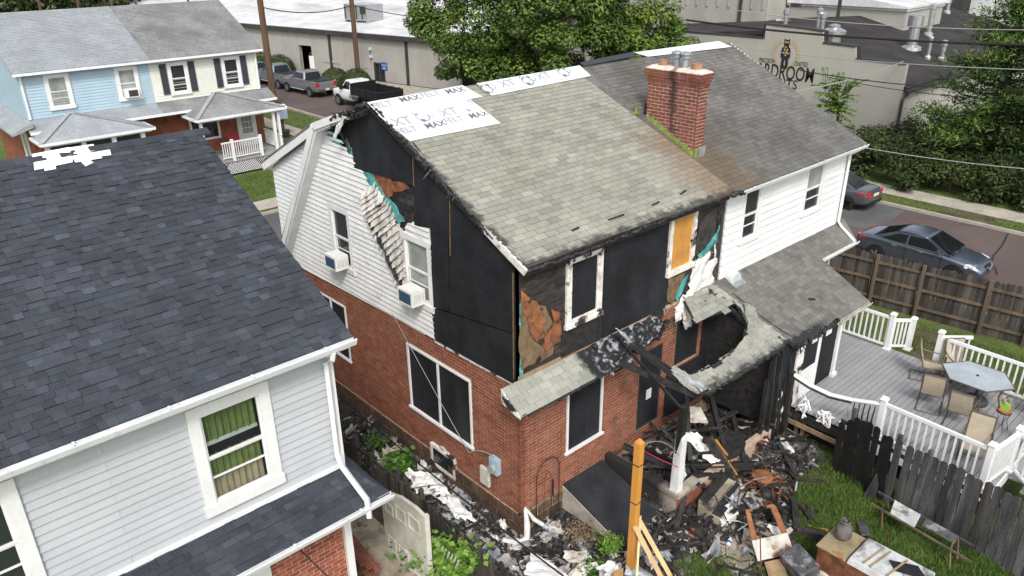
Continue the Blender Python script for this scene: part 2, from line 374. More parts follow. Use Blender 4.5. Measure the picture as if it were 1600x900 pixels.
mat('pavement', [(.36, .33, .27), (.4, .365, .3), (.33, .3, .25)], .95, (1.2, .15), (40, .003), fine=(20, .1))
mat('earth', (.085, .065, .045), .97, (1.5, .35), (12, .03), fine=(30, .3), stains=[((.16, .13, .09), nm(1.1, .5, .7))])
mat('lawn', (.085, .125, .03), .95, (.8, .3), (25, .05), fine=(12, .3), stains=[((.16, .15, .06), lambda N: N.math('MULTIPLY', nm(.5, .5, .7)(N), .5))])
mat('grass_blade', [(.04, .09, .012), (.065, .13, .018), (.1, .18, .025), (.16, .2, .06)], .7, None, spec=.25)
mat('leaf_maple', [(.028, .06, .011), (.05, .093, .015), (.078, .13, .018), (.12, .175, .022), (.175, .22, .032)], .6, None, spec=.3)
mat('leaf_pine', [(.025, .06, .015), (.05, .098, .022), (.085, .15, .03), (.15, .21, .045)], .65, None, spec=.25)
mat('leaf_bright', [(.09, .19, .02), (.13, .24, .03), (.16, .28, .045), (.08, .16, .02)], .55, None, spec=.35)
mat('leaf_hedge', [(.016, .03, .008), (.027, .044, .011), (.043, .063, .015), (.075, .084, .022)], .65, None, spec=.25)
mat('leaf_weed', [(.04, .1, .015), (.07, .15, .025), (.1, .2, .03)], .6, None, spec=.3)
mat('petal', (.75, .8, .6), .7, None)
mat('bark', [(.06, .045, .035)], .95, (4, .3), (15, .03), stretch=(1, 1, .2))
mat('pole_wood', (.11, .065, .042), .95, (3, .25), (20, .01), stretch=(1, 1, .1))
mat('fence_old', [(.045, .04, .035), (.068, .06, .052), (.095, .085, .075), (.038, .034, .031), (.08, .068, .056)], .92, (4, .45), (25, .008), stretch=(1, 1, .12), fine=(25, .2))
mat('fence_post', [(.115, .09, .065), (.14, .1, .065)], .92, (4, .3), (25, .006), stretch=(1, 1, .12))
mat('fence_grey', [(.04, .04, .042), (.065, .065, .067), (.09, .092, .095), (.05, .046, .042), (.033, .033, .035)], .9, (4, .5), (25, .008), stretch=(1, 1, .12), fine=(25, .25), stains=[((.2, .2, .2), lambda N: N.math('MULTIPLY', nm(6, .58, .7, (1, 1, .1))(N), .5))])
mat('fence_burnt', [(.006, .006, .006), (.011, .011, .011)], .7, (6, .5), (20, .012), spec=.4)
mat('deck_grey', [(.25, .25, .26), (.27, .27, .275), (.29, .285, .29)], .7, (2, .08), (30, .002), fine=(30, .06))
mat('vinyl_white', (.72, .72, .72), .35, (2, .03), spec=.4)
mat('vinyl_grey', (.66, .67, .66), .45, (2, .06))
mat('vinyl_dirty', (.55, .54, .47), .6, (2.5, .15), stains=[((.25, .25, .18), lambda N: N.math('MULTIPLY', nm(1.8, .5, .7)(N), .5))])
mat('new_wood', [(.68, .48, .25), (.74, .55, .3)], .75, (3, .15), (20, .002), stretch=(1, 1, .1))
mat('post_wood', (.55, .25, .05), .6, (2.5, .12), (20, .003), stretch=(1, 1, .1))
mat('raw_wood', [(.25, .17, .1), (.32, .22, .13)], .85, (4, .25), stretch=(1, 1, .15))
mat('red_planks', [(.2, .07, .045), (.16, .06, .045), (.26, .11, .06)], .85, (4, .25))
mat('warehouse_wall', (.36, .345, .31), .9, (.6, .06), fine=(8, .06), stains=[((.26, .25, .225), lambda N: N.math('MULTIPLY', nm(.5, .45, .7, (1, 1, .3))(N), .5))])
mat('warehouse_roof', (.58, .58, .58), .7, (.4, .12), fine=(5, .1), stains=[((.3, .29, .28), lambda N: N.math('MULTIPLY', nm(.35, .5, .72, (1, .25, 1))(N), .6)), ((.3, .22, .15), lambda N: N.math('MULTIPLY', nm(.8, .62, .75)(N), .4))])
mat('dark_trim', (.045, .043, .042), .7, (2, .2))
mat('distillery_wall', (.37, .355, .32), .92, (.7, .05), fine=(10, .06), stains=[((.2, .19, .17), lambda N: N.math('MULTIPLY', N.math('MULTIPLY', nm(.9, .48, .7, (1, 1, .12))(N), N.ramp(N.xyz()[2], 4.5, 7.3, 0, 1)), .6))])
mat('distillery_roof', (.03, .026, .027), .9, (.5, .3), fine=(12, .2), stains=[((.07, .06, .055), lambda N: N.math('MULTIPLY', nm(.4, .5, .75)(N), .5))])
mat('black_print', (.02, .02, .022), .8, (1, .1))
mat('gold_print', (.42, .3, .1), .8, None)
mat('sign_blue', (.03, .12, .4), .5, None)
mat('car_grey', (.17, .2, .25), .3, (.8, .06), metal=.85, coat=.6, spec=.5)
mat('car_dark', (.11, .115, .13), .3, (.8, .06), metal=.5, coat=.5, spec=.5)
mat('car_silver', (.3, .31, .33), .3, (.8, .06), metal=.6, coat=.5)
mat('car_bluegrey', (.2, .25, .28), .35, (.8, .06), metal=.5, coat=.4)
mat('car_blue', (.1, .18, .32), .3, None, metal=.5, coat=.4)
mat('car_white', (.75, .76, .77), .3, (.8, .03), coat=.4)
mat('car_glass', (.008, .01, .011), .07, None, spec=.4)
mat('black_plastic', (.015, .015, .016), .5, (5, .2))
mat('tyre', (.015, .015, .015), .85, (9, .2))
mat('rim', (.4, .41, .42), .3, None, metal=.8)
mat('rim_dark', (.03, .03, .032), .4, None, metal=.4)
mat('lamp_red', (.4, .015, .012), .2, None, coat=.5)
mat('lamp_clear', (.6, .62, .64), .12, None, spec=.6)
mat('chrome', (.6, .61, .62), .15, None, metal=.9)
mat('plate', (.7, .66, .45), .5, None)
mat('sling', [(.36, .31, .23), (.4, .345, .26)], .85, (6, .08), fine=(90, .15))
mat('bronze_frame', (.13, .105, .085), .5, (5, .15), metal=.4)
mat('table_glass', (.33, .375, .4), .12, (1.8, .12), spec=.6)
mat('umbrella_base', (.04, .045, .05), .6, (6, .2))
mat('pot_lime', (.3, .55, .08), .5, None)
mat('terracotta', (.35, .13, .07), .85, (5, .15))
mat('rust', [(.13, .05, .024), (.18, .07, .03), (.09, .038, .022)], .9, (5, .4), (25, .01), stains=[((.05, .03, .022), nm(4, .54, .68))])
mat('rust_orange', (.23, .095, .04), .85, (5, .3), (25, .008))
mat('burnt_white_metal', (.5, .47, .42), .7, (3, .2), stains=[((.26, .12, .05), nm(2.6, .52, .66)), ((.08, .07, .06), lambda N: N.math('MULTIPLY', nm(4, .55, .7)(N), .6))])
mat('burnt_steel', (.11, .11, .115), .55, (5, .35), metal=.4, stains=[((.3, .3, .31), nm(3.5, .52, .62)), ((.05, .045, .042), nm(2.5, .55, .68))])
mat('tarnished_top', (.6, .61, .61), .5, (3, .2), metal=.3, stains=[((.2, .19, .17), nm(2.4, .52, .68)), ((.28, .19, .08), lambda N: N.math('MULTIPLY', nm(3, .56, .7)(N), .6))])
mat('ochre_metal', (.27, .22, .13), .7, (3, .3), stains=[((.25, .1, .03), nm(3, .55, .7))])
mat('gas_tank', (.11, .1, .095), .6, (4, .35), stains=[((.2, .13, .08), nm(4, .56, .7))])
mat('cable_black', (.02, .02, .02), .7, None)
mat('cable_grey', (.3, .3, .29), .6, None)
mat('cable_pink', (.6, .03, .12), .5, None)
mat('ac_blue', (.045, .085, .14), .5, (5, .1))
mat('meter_blue', (.33, .42, .52), .5, (5, .1))
mat('meter_grey', (.5, .48, .42), .6, (4, .15))
mat('rubble', [(.012, .012, .012), (.024, .024, .024), (.045, .042, .038), (.018, .018, .019), (.08, .072, .065), (.015, .015, .015), (.17, .15, .13), (.028, .026, .024), (.035, .03, .027), (.42, .41, .4), (.016, .016, .016)], .8, (9, .3), spec=.4)
mat('ash_ground', (.034, .032, .03), .95, (3, .5), (16, .05), fine=(25, .4), stains=[((.1, .09, .08), nm(2.5, .55, .7))])
mat('curtain_green', (.15, .215, .065), .9, (4, .2))
mat('curtain_tan', (.34, .31, .2), .9, (4, .2))
mat('shutter', (.04, .045, .055), .7, (6, .2))
mat('red_chair', (.35, .03, .06), .5, None)
mat('bulk_black', (.022, .024, .028), .8, (2, .3), (70, .0012), fine=(30, .3))
mat('paper', (.75, .75, .74), .7, (5, .05))
mat('clear_glass', (.03, .035, .035), .05, None, spec=.6, alpha=.14)
mat('lawn_blade', [(.07, .115, .025), (.09, .14, .03), (.12, .15, .04), (.15, .16, .06)], .75, None, spec=.2)
mat('vent_green', (.5, .56, .52), .5, (5, .08))
mat('rag_grey', [(.3, .29, .28), (.42, .4, .37), (.2, .19, .18)], .8, (5, .3), (14, .01), stains=[((.04, .037, .035), nm(3.5, .5, .64))])
mat('leaf_dark', [(.012, .028, .009), (.02, .042, .012), (.034, .06, .016), (.06, .085, .022)], .7, None, spec=.2)
mat('concrete_burnt', (.3, .27, .22), .95, (2.5, .35), (30, .005), fine=(40, .15), stains=[((.025, .023, .022), lambda N: soot(N, -1.95, -1.6, 2.5, .6, 1))])
# ================================================================== shared builders for houses
GU, GV, GN = (0, -1, 0), (0, 0, 1), (-1, 0, 0)       # wall facing -x : u = -y
RU, RV, RN = (1, 0, 0), (0, 0, 1), (0, -1, 0)        # wall facing -y : u = x
def frame_bars(b, O, U, V, N, w, h, fw, n0, n1, sill=0.):
    O, U, V, N = Vector(O), Vector(U), Vector(V), Vector(N)
    def bx(u0, v0, u1, v1, a, c): b.obox(O+U*u0+V*v0+N*a, U*(u1-u0), V*(v1-v0), N*(c-a))
    bx(0, fw, fw, h-fw, n0, n1); bx(w-fw, fw, w, h-fw, n0, n1)
    bx(-.0, h-fw, w, h, n0, n1+.006); bx(-sill, -.0, w+sill, fw, n0, n1+(.03 if sill else .004))
def window(parent, O, U, V, N, w, h, fw=.1, n1=.035, trim='white_trim', glass='glass', glass2=None, depth=.05, sill=.03, sash='white_trim', storm=True, label=None, wide=0.):
    O, U, V, N = Vector(O), Vector(U), Vector(V), Vector(N)
    b = MB(); frame_bars(b, O, U, V, N, w, h, fw, -.02, n1, sill)
    fr = b.build('window', trim, parent, label=label)
    g = glass if isinstance(glass, (list, tuple)) else (glass, glass2 or glass)
    m = h*.5
    for (v0, v1, gm, nn) in ((m, h-fw, g[0], -depth+.025), (fw, m, g[1], -depth+.005)):
        s = MB(); q = O+U*fw+V*v0; W_, H_ = w-2*fw, v1-v0; r = .035
        frame_bars(s, q, U, V, N, W_, H_, r, nn-.01, nn+.02); s.build('sash', sash, fr)
        p = MB(); p.obox(q+U*r+V*r+N*(nn-.012), U*(W_-2*r), V*(H_-2*r), N*.01); p.build('pane', gm, fr)
        if storm and v0 == fw:
            k = MB(); k.obox(q+U*r+V*(H_*.52)+N*nn, U*(W_-2*r), V*.03, N*.015); k.build('screen_rail', sash, fr)
    return fr
def board_window(parent, O, U, V, N, w, h, fw=.05, n1=.03, mullions=(), trim='white_trim', board='black_board', depth=.03, sill=.03, name='boarded_window', fl=True):
    O, U, V, N = Vector(O), Vector(U), Vector(V), Vector(N)
    b = MB(); frame_bars(b, O, U, V, N, w, h, fw, -.02, n1, sill)
    for m in mullions: b.obox(O+U*(m-fw/2)+V*fw-N*.02, U*fw, V*(h-2*fw), N*(.02+n1-.004))
    fr = b.build(name, trim, parent)
    xs = [fw]+[m for m in mullions for m in (m-fw/2, m+fw/2)]+[w-fw]
    for a, c in zip(xs[::2], xs[1::2]):
        p = MB(); p.obox(O+U*a+V*fw-N*depth, U*(c-a), V*(h-2*fw), N*.018); p.build('black_panel', board, fr)
    return fr
def gutter(parent, p, q, out, size=.1, mats='gutter_white', name='gutter', clips=True):
    """open K-gutter from p to q; out = outward direction"""
    p, q, out = Vector(p), Vector(q), Vector(out).normalized(); z = Vector((0, 0, 1)); b = MB(); s = size
    prof = [(0, 0), (0, -s), (.7*s, -s), (s, -.25*s), (s, .0), (.9*s, .0), (.9*s, -.2*s), (.62*s, -.88*s), (.07*s, -.88*s), (.07*s, 0)]
    b.prism([p+out*a+z*c for a, c in prof], q-p); g = b.build(name, mats, parent)
    if clips:
        L = (q-p).length; d = (q-p)/L; k = .5
        while k < L:
            c = MB(); c.obox(p+d*k+z*(-.012), d*.03, out*s, z*.01); c.build('gutter_clip', mats, g); k += 1.15
    return g
def downspout(parent, pts, w=.09, mats='gutter_white'):
    b = MB(); b.path(pts, w*.6, 4); o = b.build('downspout', mats, parent); return o
def char_chain(parent, pts, r, mats='char_black', name='charred_edge', step=.16, jit=.6, spl=.5):
    b = MB(); P = [Vector(p) for p in pts]
    for a, c in zip(P, P[1:]):
        L = (c-a).length; n = max(1, int(L/step)); d = (c-a)/L
        for i in range(n):
            p = a+d*(i/n*L); q = a+d*min((i+1.25)/n*L, L)
            o = Vector([random.uniform(-1, 1)*r*jit for _ in range(3)]); o2 = Vector([random.uniform(-1, 1)*r*jit for _ in range(3)])
            b.new(); b.path([p+o, (p+q)/2+(o+o2)*.6, q+o2], [r*random.uniform(.4, 1.0), r*random.uniform(.6, 1.2), r*random.uniform(.3, .8)], 5)
            if random.random() < spl:
                t = p+Vector((random.uniform(-1, 1), random.uniform(-1, 1), random.uniform(-1.2, .4)))*r*2.4; b.path([p, t], [r*.5, r*.12], 4)
    return b.build(name, mats, parent)
def sag_sheet(parent, name, A, B, C, D, N, amp, mats, n=14, m=10, th=.012, rag=.0, curl=0.):
    """crumpled sheet between four corners (A,B bottom, C,D top)"""
    A, B, C, D, N = map(Vector, (A, B, C, D, N)); G = []; s = random.random()*50
    from mathutils import noise as mn
    for i in range(n+1):
        r = []
        for j in range(m+1):
            u, v = j/m, i/n
            if rag: u = u+(mn.noise((v*7+s, 1.3, j))*rag*(1 if j in (0, m) else 0)); v = v+(mn.noise((u*7+s, 4.3, i))*rag*(1 if i in (0, n) else 0))
            p = A.lerp(B, u).lerp(D.lerp(C, u), v)
            k = mn.noise((u*4+s, v*4, 0))+.5*mn.noise((u*9+s, v*9, 3))
            r.append(p+N*(amp*k+curl*(abs(u-.5)*2)**2))
        G.append(r)
    b = MB(); b.grid(G); o = b.build(name, mats, parent, smooth=False)
    md = o.modifiers.new('thick', 'SOLIDIFY'); md.thickness = th; return o
# ================================================================== burnt house
BH = thing('burnt_house', 'fire damaged brick and white sided house with black boarded walls and grey green shingle roof', 'house')
D = 9.75; ZS = 3.8; ZE = 6.45; YE = -.35; YR, ZR = 4.5, 8.83; SL = (ZR-ZE)/(YR-YE); XP = 6.62
RSL = Vector((0, YR-YE, ZR-ZE)); RL = RSL.length; RVv = RSL/RL; RNn = Vector((1, 0, 0)).cross(RVv)
def roof_pt(px, py):      # sighted point on the rear roof plane -> (x, distance up the slope)
    d = ray(px, py); O = Vector((0, YE, ZE)); t = (O-CAM).dot(RNn)/d.dot(RNn); p = CAM+d*t; return (p.x, (p-O).dot(RVv))
def G(px, py, x=0.): p = X_(px, py, x); return (-p.y, p.z)
def Rr(px, py, y=0.): p = Y_(px, py, y); return (p.x, p.z)
# core, foundation, walls
b = MB(); b.box((.14, .14, 0), (XP-.05, D-.14, 3.7)); b.box((.14, .14, 3.72), (XP-.05, 7.6, 6.18)); b.prism([(.14, YE+.6, 6.2), (.14, YR, ZR-.18), (.14, 6.7, 7.6), (.14, 7.6, 6.2)], (XP-.2, 0, 0)); b.build('interior', 'dark_inside', BH)
gw = [rect(-D, .5, 0, ZS)]
gwin = rect(*(list(G(644, 641))+list(G(737.5, 560))))
pL, pR = X_(644, 640), X_(740, 705); pT = X_(643, 545)
w0, w1, wz0, wz1 = -pL.y, -pR.y, 1.42, 3.22
bsm = (-X_(690, 715).y, -X_(752, 775).y)
openings = [rect(w0, wz0, w1, wz1)]
p2 = X_(547, 570); q2 = X_(510, 465)
far0, far1 = -X_(500, 500).y, -X_(549, 560).y
openings.append(rect(far0, 1.5, far1, 3.2))
gwall = slab(BH, 'gable_wall', (0, 0, 0), GU, GV, GN, [rect(-D, .0, 0, ZS)]+openings, .12, 'mortar')
found_g = slab(BH, 'foundation', (0, 0, 0), GU, GV, (-1, 0, 0), [rect(-D, -.3, .02, .52)], .1, 'stone_mortar'); found_g.location.x = -.025
tile(found_g, 'stone', (-.025, 0, 0), GU, GV, GN, [rect(-D, -.22, .035, .52)], .245, .46, 'stone', gap=.035, th=.018, wvar=.35, jit=.008, budget=60)
rdoor = (Rr(1000, 560)[0], Rr(1036, 530)[0]); rwin2 = (Rr(1058, 505)[0], Rr(1093, 490)[0]); rdr2 = (6.36, 6.62)
rw = (Rr(885, 660)[0], Rr(940, 640)[0])
rh = [rect(rw[0], 1.42, rw[1], 3.32), rect(rdoor[0], .86, rdoor[1], 3.02), rect(rwin2[0], 2.16, rwin2[1], 3.36)]
rwall = slab(BH, 'rear_wall', (0, 0, 0), RU, RV, RN, [rect(0, .0, XP, ZS+.2)]+rh, .12, 'mortar')
found_r = slab(BH, 'foundation', (0, -.025, 0), RU, RV, RN, [rect(-.025, -.3, 2.7, .52)], .1, 'stone_mortar')
tile(found_r, 'stone', (0, -.025, 0), RU, RV, RN, [rect(-.035, -.22, 2.7, .52)], .245, .46, 'stone', gap=.035, th=.018, wvar=.35, jit=.008, budget=30)
BR = .084
nb = tile(rwall, 'brick', (0, 0, 0), RU, RV, RN, [rect(-.012, .5, XP, ZS+.1)]+[rect(h[0][0]-.02, h[0][1]-.03, h[2][0]+.02, h[2][1]+.02) for h in rh], BR, .235, 'brick_red', gap=.016, th=.008, jit=.002, budget=170)
nb += tile(gwall, 'brick', (0, 0, 0), GU, GV, GN, [rect(-D, .5, .012, ZS)]+[rect(h[0][0]-.02, h[0][1]-.03, h[2][0]+.02, h[2][1]+.02) for h in openings], BR, .235, 'brick_red', gap=.016, th=.008, jit=.002, budget=130)
# ground-floor openings, boarded
board_window(BH, (0, -w0, wz0), GU, GV, GN, w1-w0, wz1-wz0, mullions=((w1-w0)*.5,), sill=.05)
board_window(BH, (0, -far0, 1.5), GU, GV, GN, far1-far0, 1.7, mullions=((far1-far0)*.5,), sill=.05)
board_window(BH, (rw[0], 0, 1.42), RU, RV, RN, rw[1]-rw[0], 1.9, sill=.06)
o = board_window(BH, (rdoor[0], 0, .86), RU, RV, RN, rdoor[1]-rdoor[0], 2.16, fw=.035, n1=.012, sill=.0, trim='scorched_boards', name='boarded_door')
p = Rr(1013, 615); b = MB(); b.box((p[0]-.1, -.012, p[1]-.14), (p[0]+.1, -.008, p[1]+.14)); b.build('paper_notice', 'paper', o)
board_window(BH, (rwin2[0], 0, 2.16), RU, RV, RN, rwin2[1]-rwin2[0], 1.2, fw=.03, n1=.01, sill=.0, trim='scorched_boards')
b = MB(); b.box((6.32, -.03, .9), (6.62, -.005, 3.5)); b.build('black_panel', 'black_board', BH)
# cellar window low in the gable wall
o = X_(694, 730); b = MB(); frame_bars(b, (-.025, o.y+.42, .18), GU, GV, GN, .95, .62, .08, -.02, .055); cw = b.build('cellar_window', 'scorched_trim', BH)
b = MB(); b.box((-.066, o.y-.47, .25), (-.01, o.y+.36, .74)); b.build('pane', 'glass', cw)
# ------------------------------------------------ gable, upper part
up_poly = [(-D, ZS), (0, ZS), (0, ZE-.05), (-YR, ZR-.1), (-6.9, 7.9), (-9.55, ZS+.2)]
wA = (-X_(514, 318).y, -X_(547, 330).y); wB = (-X_(628, 360).y, -X_(674, 372).y)
wins = [(wA[0], 4.32, wA[1], 6.02), (wB[0], 4.45, wB[1], 6.1)]
ga = slab(BH, 'gable_sheathing', (0, 0, 0), GU, GV, GN, [up_poly]+[rect(*w) for w in wins], .1, 'scorched_boards')
sid = [G(*p) for p in ((455, 405), (479, 420), (683, 532), (680, 492), (676, 476), (672, 352), (640, 345), (632, 362), (612, 340), (596, 318), (580, 292), (571, 268), (560, 262), (555, 246), (547, 232), (530, 212), (517, 205), (500, 205), (470, 300))]
sb = slab(BH, 'siding_panel', (-.01, 0, 0), GU, GV, GN, [sid]+[rect(*w) for w in wins], .008, 'white_siding_dirty')
tile(sb, 'siding_board', (-.012, 0, 0), GU, GV, GN, [[(u, v+.0) for u, v in sid]]+[rect(*w) for w in wins], .134, 4.2, 'white_siding_dirty', gap=.003, vgap=.012, th=.012, lap=.034, jit=0, budget=150)
b = MB(); b.box((-.03, 3.15, ZS-.06), (-.001, D, ZS-.003)); b.build('starter_strip', 'white_trim', BH)
b = MB(); b.bar(X_(680, 532)+Vector((-.02, 0, 0)), X_(806, 600)+Vector((-.02, 0, -.0)), .03, .07); b.build('starter_strip', 'scorched_trim', BH)
for i, (w, gl) in enumerate(zip(wins, (('glass', 'glass'), ('glass_curtain', 'glass_curtain')))):
    window(BH, (-.012, -w[0], w[1]), GU, GV, GN, w[2]-w[0], w[3]-w[1], fw=.14, n1=.04, glass=gl, trim='white_trim' if i == 0 else 'scorched_trim' if 0 else 'white_trim')
# black boarding over the burnt part
def bpanel(pts, x, th=.018): return sheet(BH, 'black_panel', [X_(*p, 0) + Vector((x, 0, 0)) for p in pts], th, GN, 'black_board')
bpanel([(557, 172), (549, 196), (556, 262), (648, 289), (643, 222), (600, 190), (572, 163)], -.03)
bpanel([(648, 222), (650, 352), (676, 356), (678, 478), (703, 486), (703, 300), (705, 292)], -.03)
bpanel([(707, 292), (705, 486), (806, 520), (806, 420), (760, 360)], -.031)
bpanel([(677, 480), (682, 530), (808, 600), (806, 522)], -.034)
b = MB()
for a, c in (((648, 232), (650, 289)), ((706, 305), (707, 398)), ((655, 238), (705, 292)), ((707, 300), (800, 408)), ((805, 425), (806, 590))):
    b.new(); b.bar(X_(*a)+Vector((-.06, 0, 0)), X_(*c)+Vector((-.06, 0, 0)), .018, .015, up=(1, 0, 0))
b.build('batten', 'batten', BH)
# exposed burnt wall between siding and boarding
hole = [(556, 262), (576, 268), (648, 289), (649, 352), (634, 346), (600, 318)]
hb = [G(*p) for p in hole]
tile(BH, 'burnt_plank', (-.004, 0, 0), GU, GV, GN, [hb], .14, 1.1, 'charred_wood', gap=.01, th=.012, jit=.006, budget=20)
b = MB()
for k in ((596, 275, 22, 16), (604, 292, 14, 26), (622, 290, 22, 10), (588, 272, 12, 8)):
    b.new(); pts = [X_(k[0]+k[2]*math.cos(t)*random.uniform(.7, 1), k[1]+k[3]*math.sin(t)*random.uniform(.7, 1))+Vector((-.018, 0, 0)) for t in [i*.57 for i in range(11)]]; b.prism(pts[::-1], (-.012-.004*random.random(), 0, 0))
b.build('scorched_fibreboard', 'orange_fibre', BH)
for pts in ([(520, 205), (534, 210), (550, 240), (553, 248), (545, 236), (527, 214)], [(566, 264), (585, 272), (600, 300), (618, 318), (634, 346), (622, 347), (598, 322), (584, 298)], [(511, 212), (528, 206), (552, 232), (553, 245)]):
    sheet(BH, 'teal_insulation', ragged([X_(*p)+Vector((-.022, 0, 0)) for p in pts], .035, .1), .02, GN, 'teal_foam')
# torn siding hanging off
def _along(P, t):
    t *= len(P)-1; k = min(int(t), len(P)-2); f = t-k; return (P[k][0]+(P[k+1][0]-P[k][0])*f, P[k][1]+(P[k+1][1]-P[k][1])*f)
for k in range(17):
    t = k/16; l, r = _along([(566, 308), (577, 347), (603, 395), (627, 447)], t), _along([(588, 291), (610, 322), (632, 368), (637, 440)], t)
    Lp, Rp = X_(*l, -.05), X_(*r, -.03); h = Vector((0, 0, random.uniform(.12, .2))); o1, o2 = random.uniform(.05, .1), random.uniform(.02, .07); n = 7; P = []
    for q in range(4):
        row = []
        for m in range(n+1):
            p = Lp.lerp(Rp, m/n)+h*(.55-q/3); p.x -= (o1*(1-m/n)+o2*m/n)*(q/3)+.012*math.sin(m*2.1+k)+(.03*(1-m/n)**3); p.z += random.uniform(-.012, .012); row.append(p)
        P.append(row)
    b = MB(); b.grid(P); o = b.build('torn_siding', 'torn_vinyl', BH); o.modifiers.new('s', 'SOLIDIFY').thickness = .006
char_chain(BH, [X_(576, 345, -.1), X_(590, 370, -.12), (X_(603, 395, -.12)), X_(615, 420, -.12), X_(628, 449, -.1)], .06, name='charred_siding_edge')
char_chain(BH, [X_(548, 235, -.03), X_(540, 214, -.04), X_(530, 200, -.05), X_(552, 190, -.06)], .06, name='charred_rafter', step=.3)
# corner strip of teal at the rear corner
sheet(BH, 'teal_insulation', ragged([(-.02, -.02, 4.0), (.06, -.02, 4.0), (.05, -.02, 5.7), (-.01, -.02, 5.6)], .02, .2, axes=(0, 2)), .02, (0, -1, 0), 'teal_foam')
# ------------------------------------------------ rear wall, upper part
uA = (Rr(883, 404), Rr(943, 400)); uo = (Rr(1046, 342), Rr(1086, 345))
A0, A1, AZ0, AZ1 = Rr(882, 460)[0], Rr(938, 440)[0], 4.62, 6.2
B0, B1, BZ0, BZ1 = Rr(1042, 390)[0], Rr(1084, 370)[0], 4.78, 6.28
uh = [rect(A0, AZ0, A1, AZ1), rect(B0, BZ0, B1, BZ1)]
ru = slab(BH, 'rear_sheathing', (0, 0, 0), RU, RV, RN, [rect(0, ZS+.2, XP+.2, ZE)]+uh, .1, 'charred_wood')
tile(ru, 'burnt_plank', (0, 0, 0), RU, RV, RN, [rect(.0, ZS+.15, A0+.05, ZE-.08)], .19, 1.9, 'scorched_boards', gap=.012, th=.02, lap=.004, jit=.006, budget=40)
tile(ru, 'burnt_plank', (0, 0, 0), RU, RV, RN, [rect(B1-.02, 4.7, XP+.05, ZE-.05)], .19, 1.9, 'scorched_boards', gap=.012, th=.02, lap=.004, jit=.006, budget=20)
c0, c1 = A1+.08, B0-.02
for (x0, z0, x1, z1, n) in ((c0, 4.92, c1, ZE-.12, .03), (c0+.02, 3.98, c1+.1, 4.91, .026), (A0-.1, 3.98, c0, 4.56, .028)):
    b = MB(); b.box((x0, -n, z0), (x1, -n+.018, z1)); b.build('black_panel', 'black_board' if n != .028 else 'charred_wood', BH)
wa = board_window(BH, (A0, -.02, AZ0), RU, RV, RN, A1-A0, AZ1-AZ0, fw=.11, n1=.05, trim='scorched_trim', sill=.02, name='burnt_window')
b = MB(); frame_bars(b, Vector((A0+.13, -.03, AZ0+.13)), Vector(RU), Vector(RV), Vector(RN), A1-A0-.24, AZ1-AZ0-.24, .04, -.01, .02); b.build('sash', 'scorched_trim', wa)
wb = board_window(BH, (B0, -.02, BZ0), RU, RV, RN, B1-B0, BZ1-BZ0, fw=.12, n1=.05, trim='scorched_trim', board='plywood_orange', sill=.02, name='burnt_window')
for ch in wb.children: ch.name = 'plywood_panel'
# orange scorched fibreboard and brown board at the corner
b = MB()
def flake(pts, y, mats, name, amp=.05, step=.15):
    sheet(BH, name, ragged([Y_(*p)+Vector((0, y, 0)) for p in pts], amp, step, axes=(0, 2)), .014, (0, -1, 0), mats)
flake([(812, 465), (850, 478), (868, 520), (862, 552), (812, 578), (810, 520)], -.03, 'brown_board', 'scorched_board', .04)
flake([(811, 452), (836, 470), (850, 500), (842, 520), (822, 500), (812, 480)], -.046, 'orange_fibre', 'scorched_fibreboard', .04)
flake([(822, 505), (850, 520), (862, 500), (872, 530), (850, 548), (830, 528)], -.062, 'orange_fibre', 'scorched_fibreboard', .05)
flake([(858, 480), (872, 486), (874, 522), (862, 512)], -.046, 'orange_fibre', 'scorched_fibreboard', .03)
flake([(1042, 435), (1068, 425), (1062, 445), (1048, 475), (1040, 470)], -.03, 'brown_board', 'scorched_board', .03)
flake([(1090, 345), (1120, 318), (1112, 370), (1095, 392), (1084, 390)], -.045, 'charred_wood', 'burnt_board', .03)
flake([(1114, 365), (1121, 350), (1117, 376), (1102, 394), (1090, 402), (1086, 398), (1100, 386)], -.055, 'teal_foam', 'teal_insulation', .03, .1)
flake([(1062, 440), (1072, 428), (1064, 452), (1056, 470), (1052, 466)], -.05, 'teal_foam', 'teal_insulation', .02, .1)
# white house wrap and siding melted down the party line
for (A, Bq, C, Dq, y) in (((1068, 488), (1116, 450), (1121, 372), (1086, 408), -.045), ((1052, 505), (1078, 492), (1086, 440), (1062, 470), -.09), ((1086, 500), (1098, 490), (1104, 450), (1085, 462), -.14), ((1070, 515), (1082, 508), (1078, 482), (1066, 488), -.2)):
    sag_sheet(BH, 'melted_siding', Y_(*A, y), Y_(*Bq, y), Y_(*C, y*.6), Y_(*Dq, y*.6), RN, .05 if y > -.05 else .1, 'rag_white', 14, 9, rag=.16)
char_chain(BH, [Y_(1124, 312, -.05), Y_(1118, 375, -.06), Y_(1108, 392, -.07)], .03)
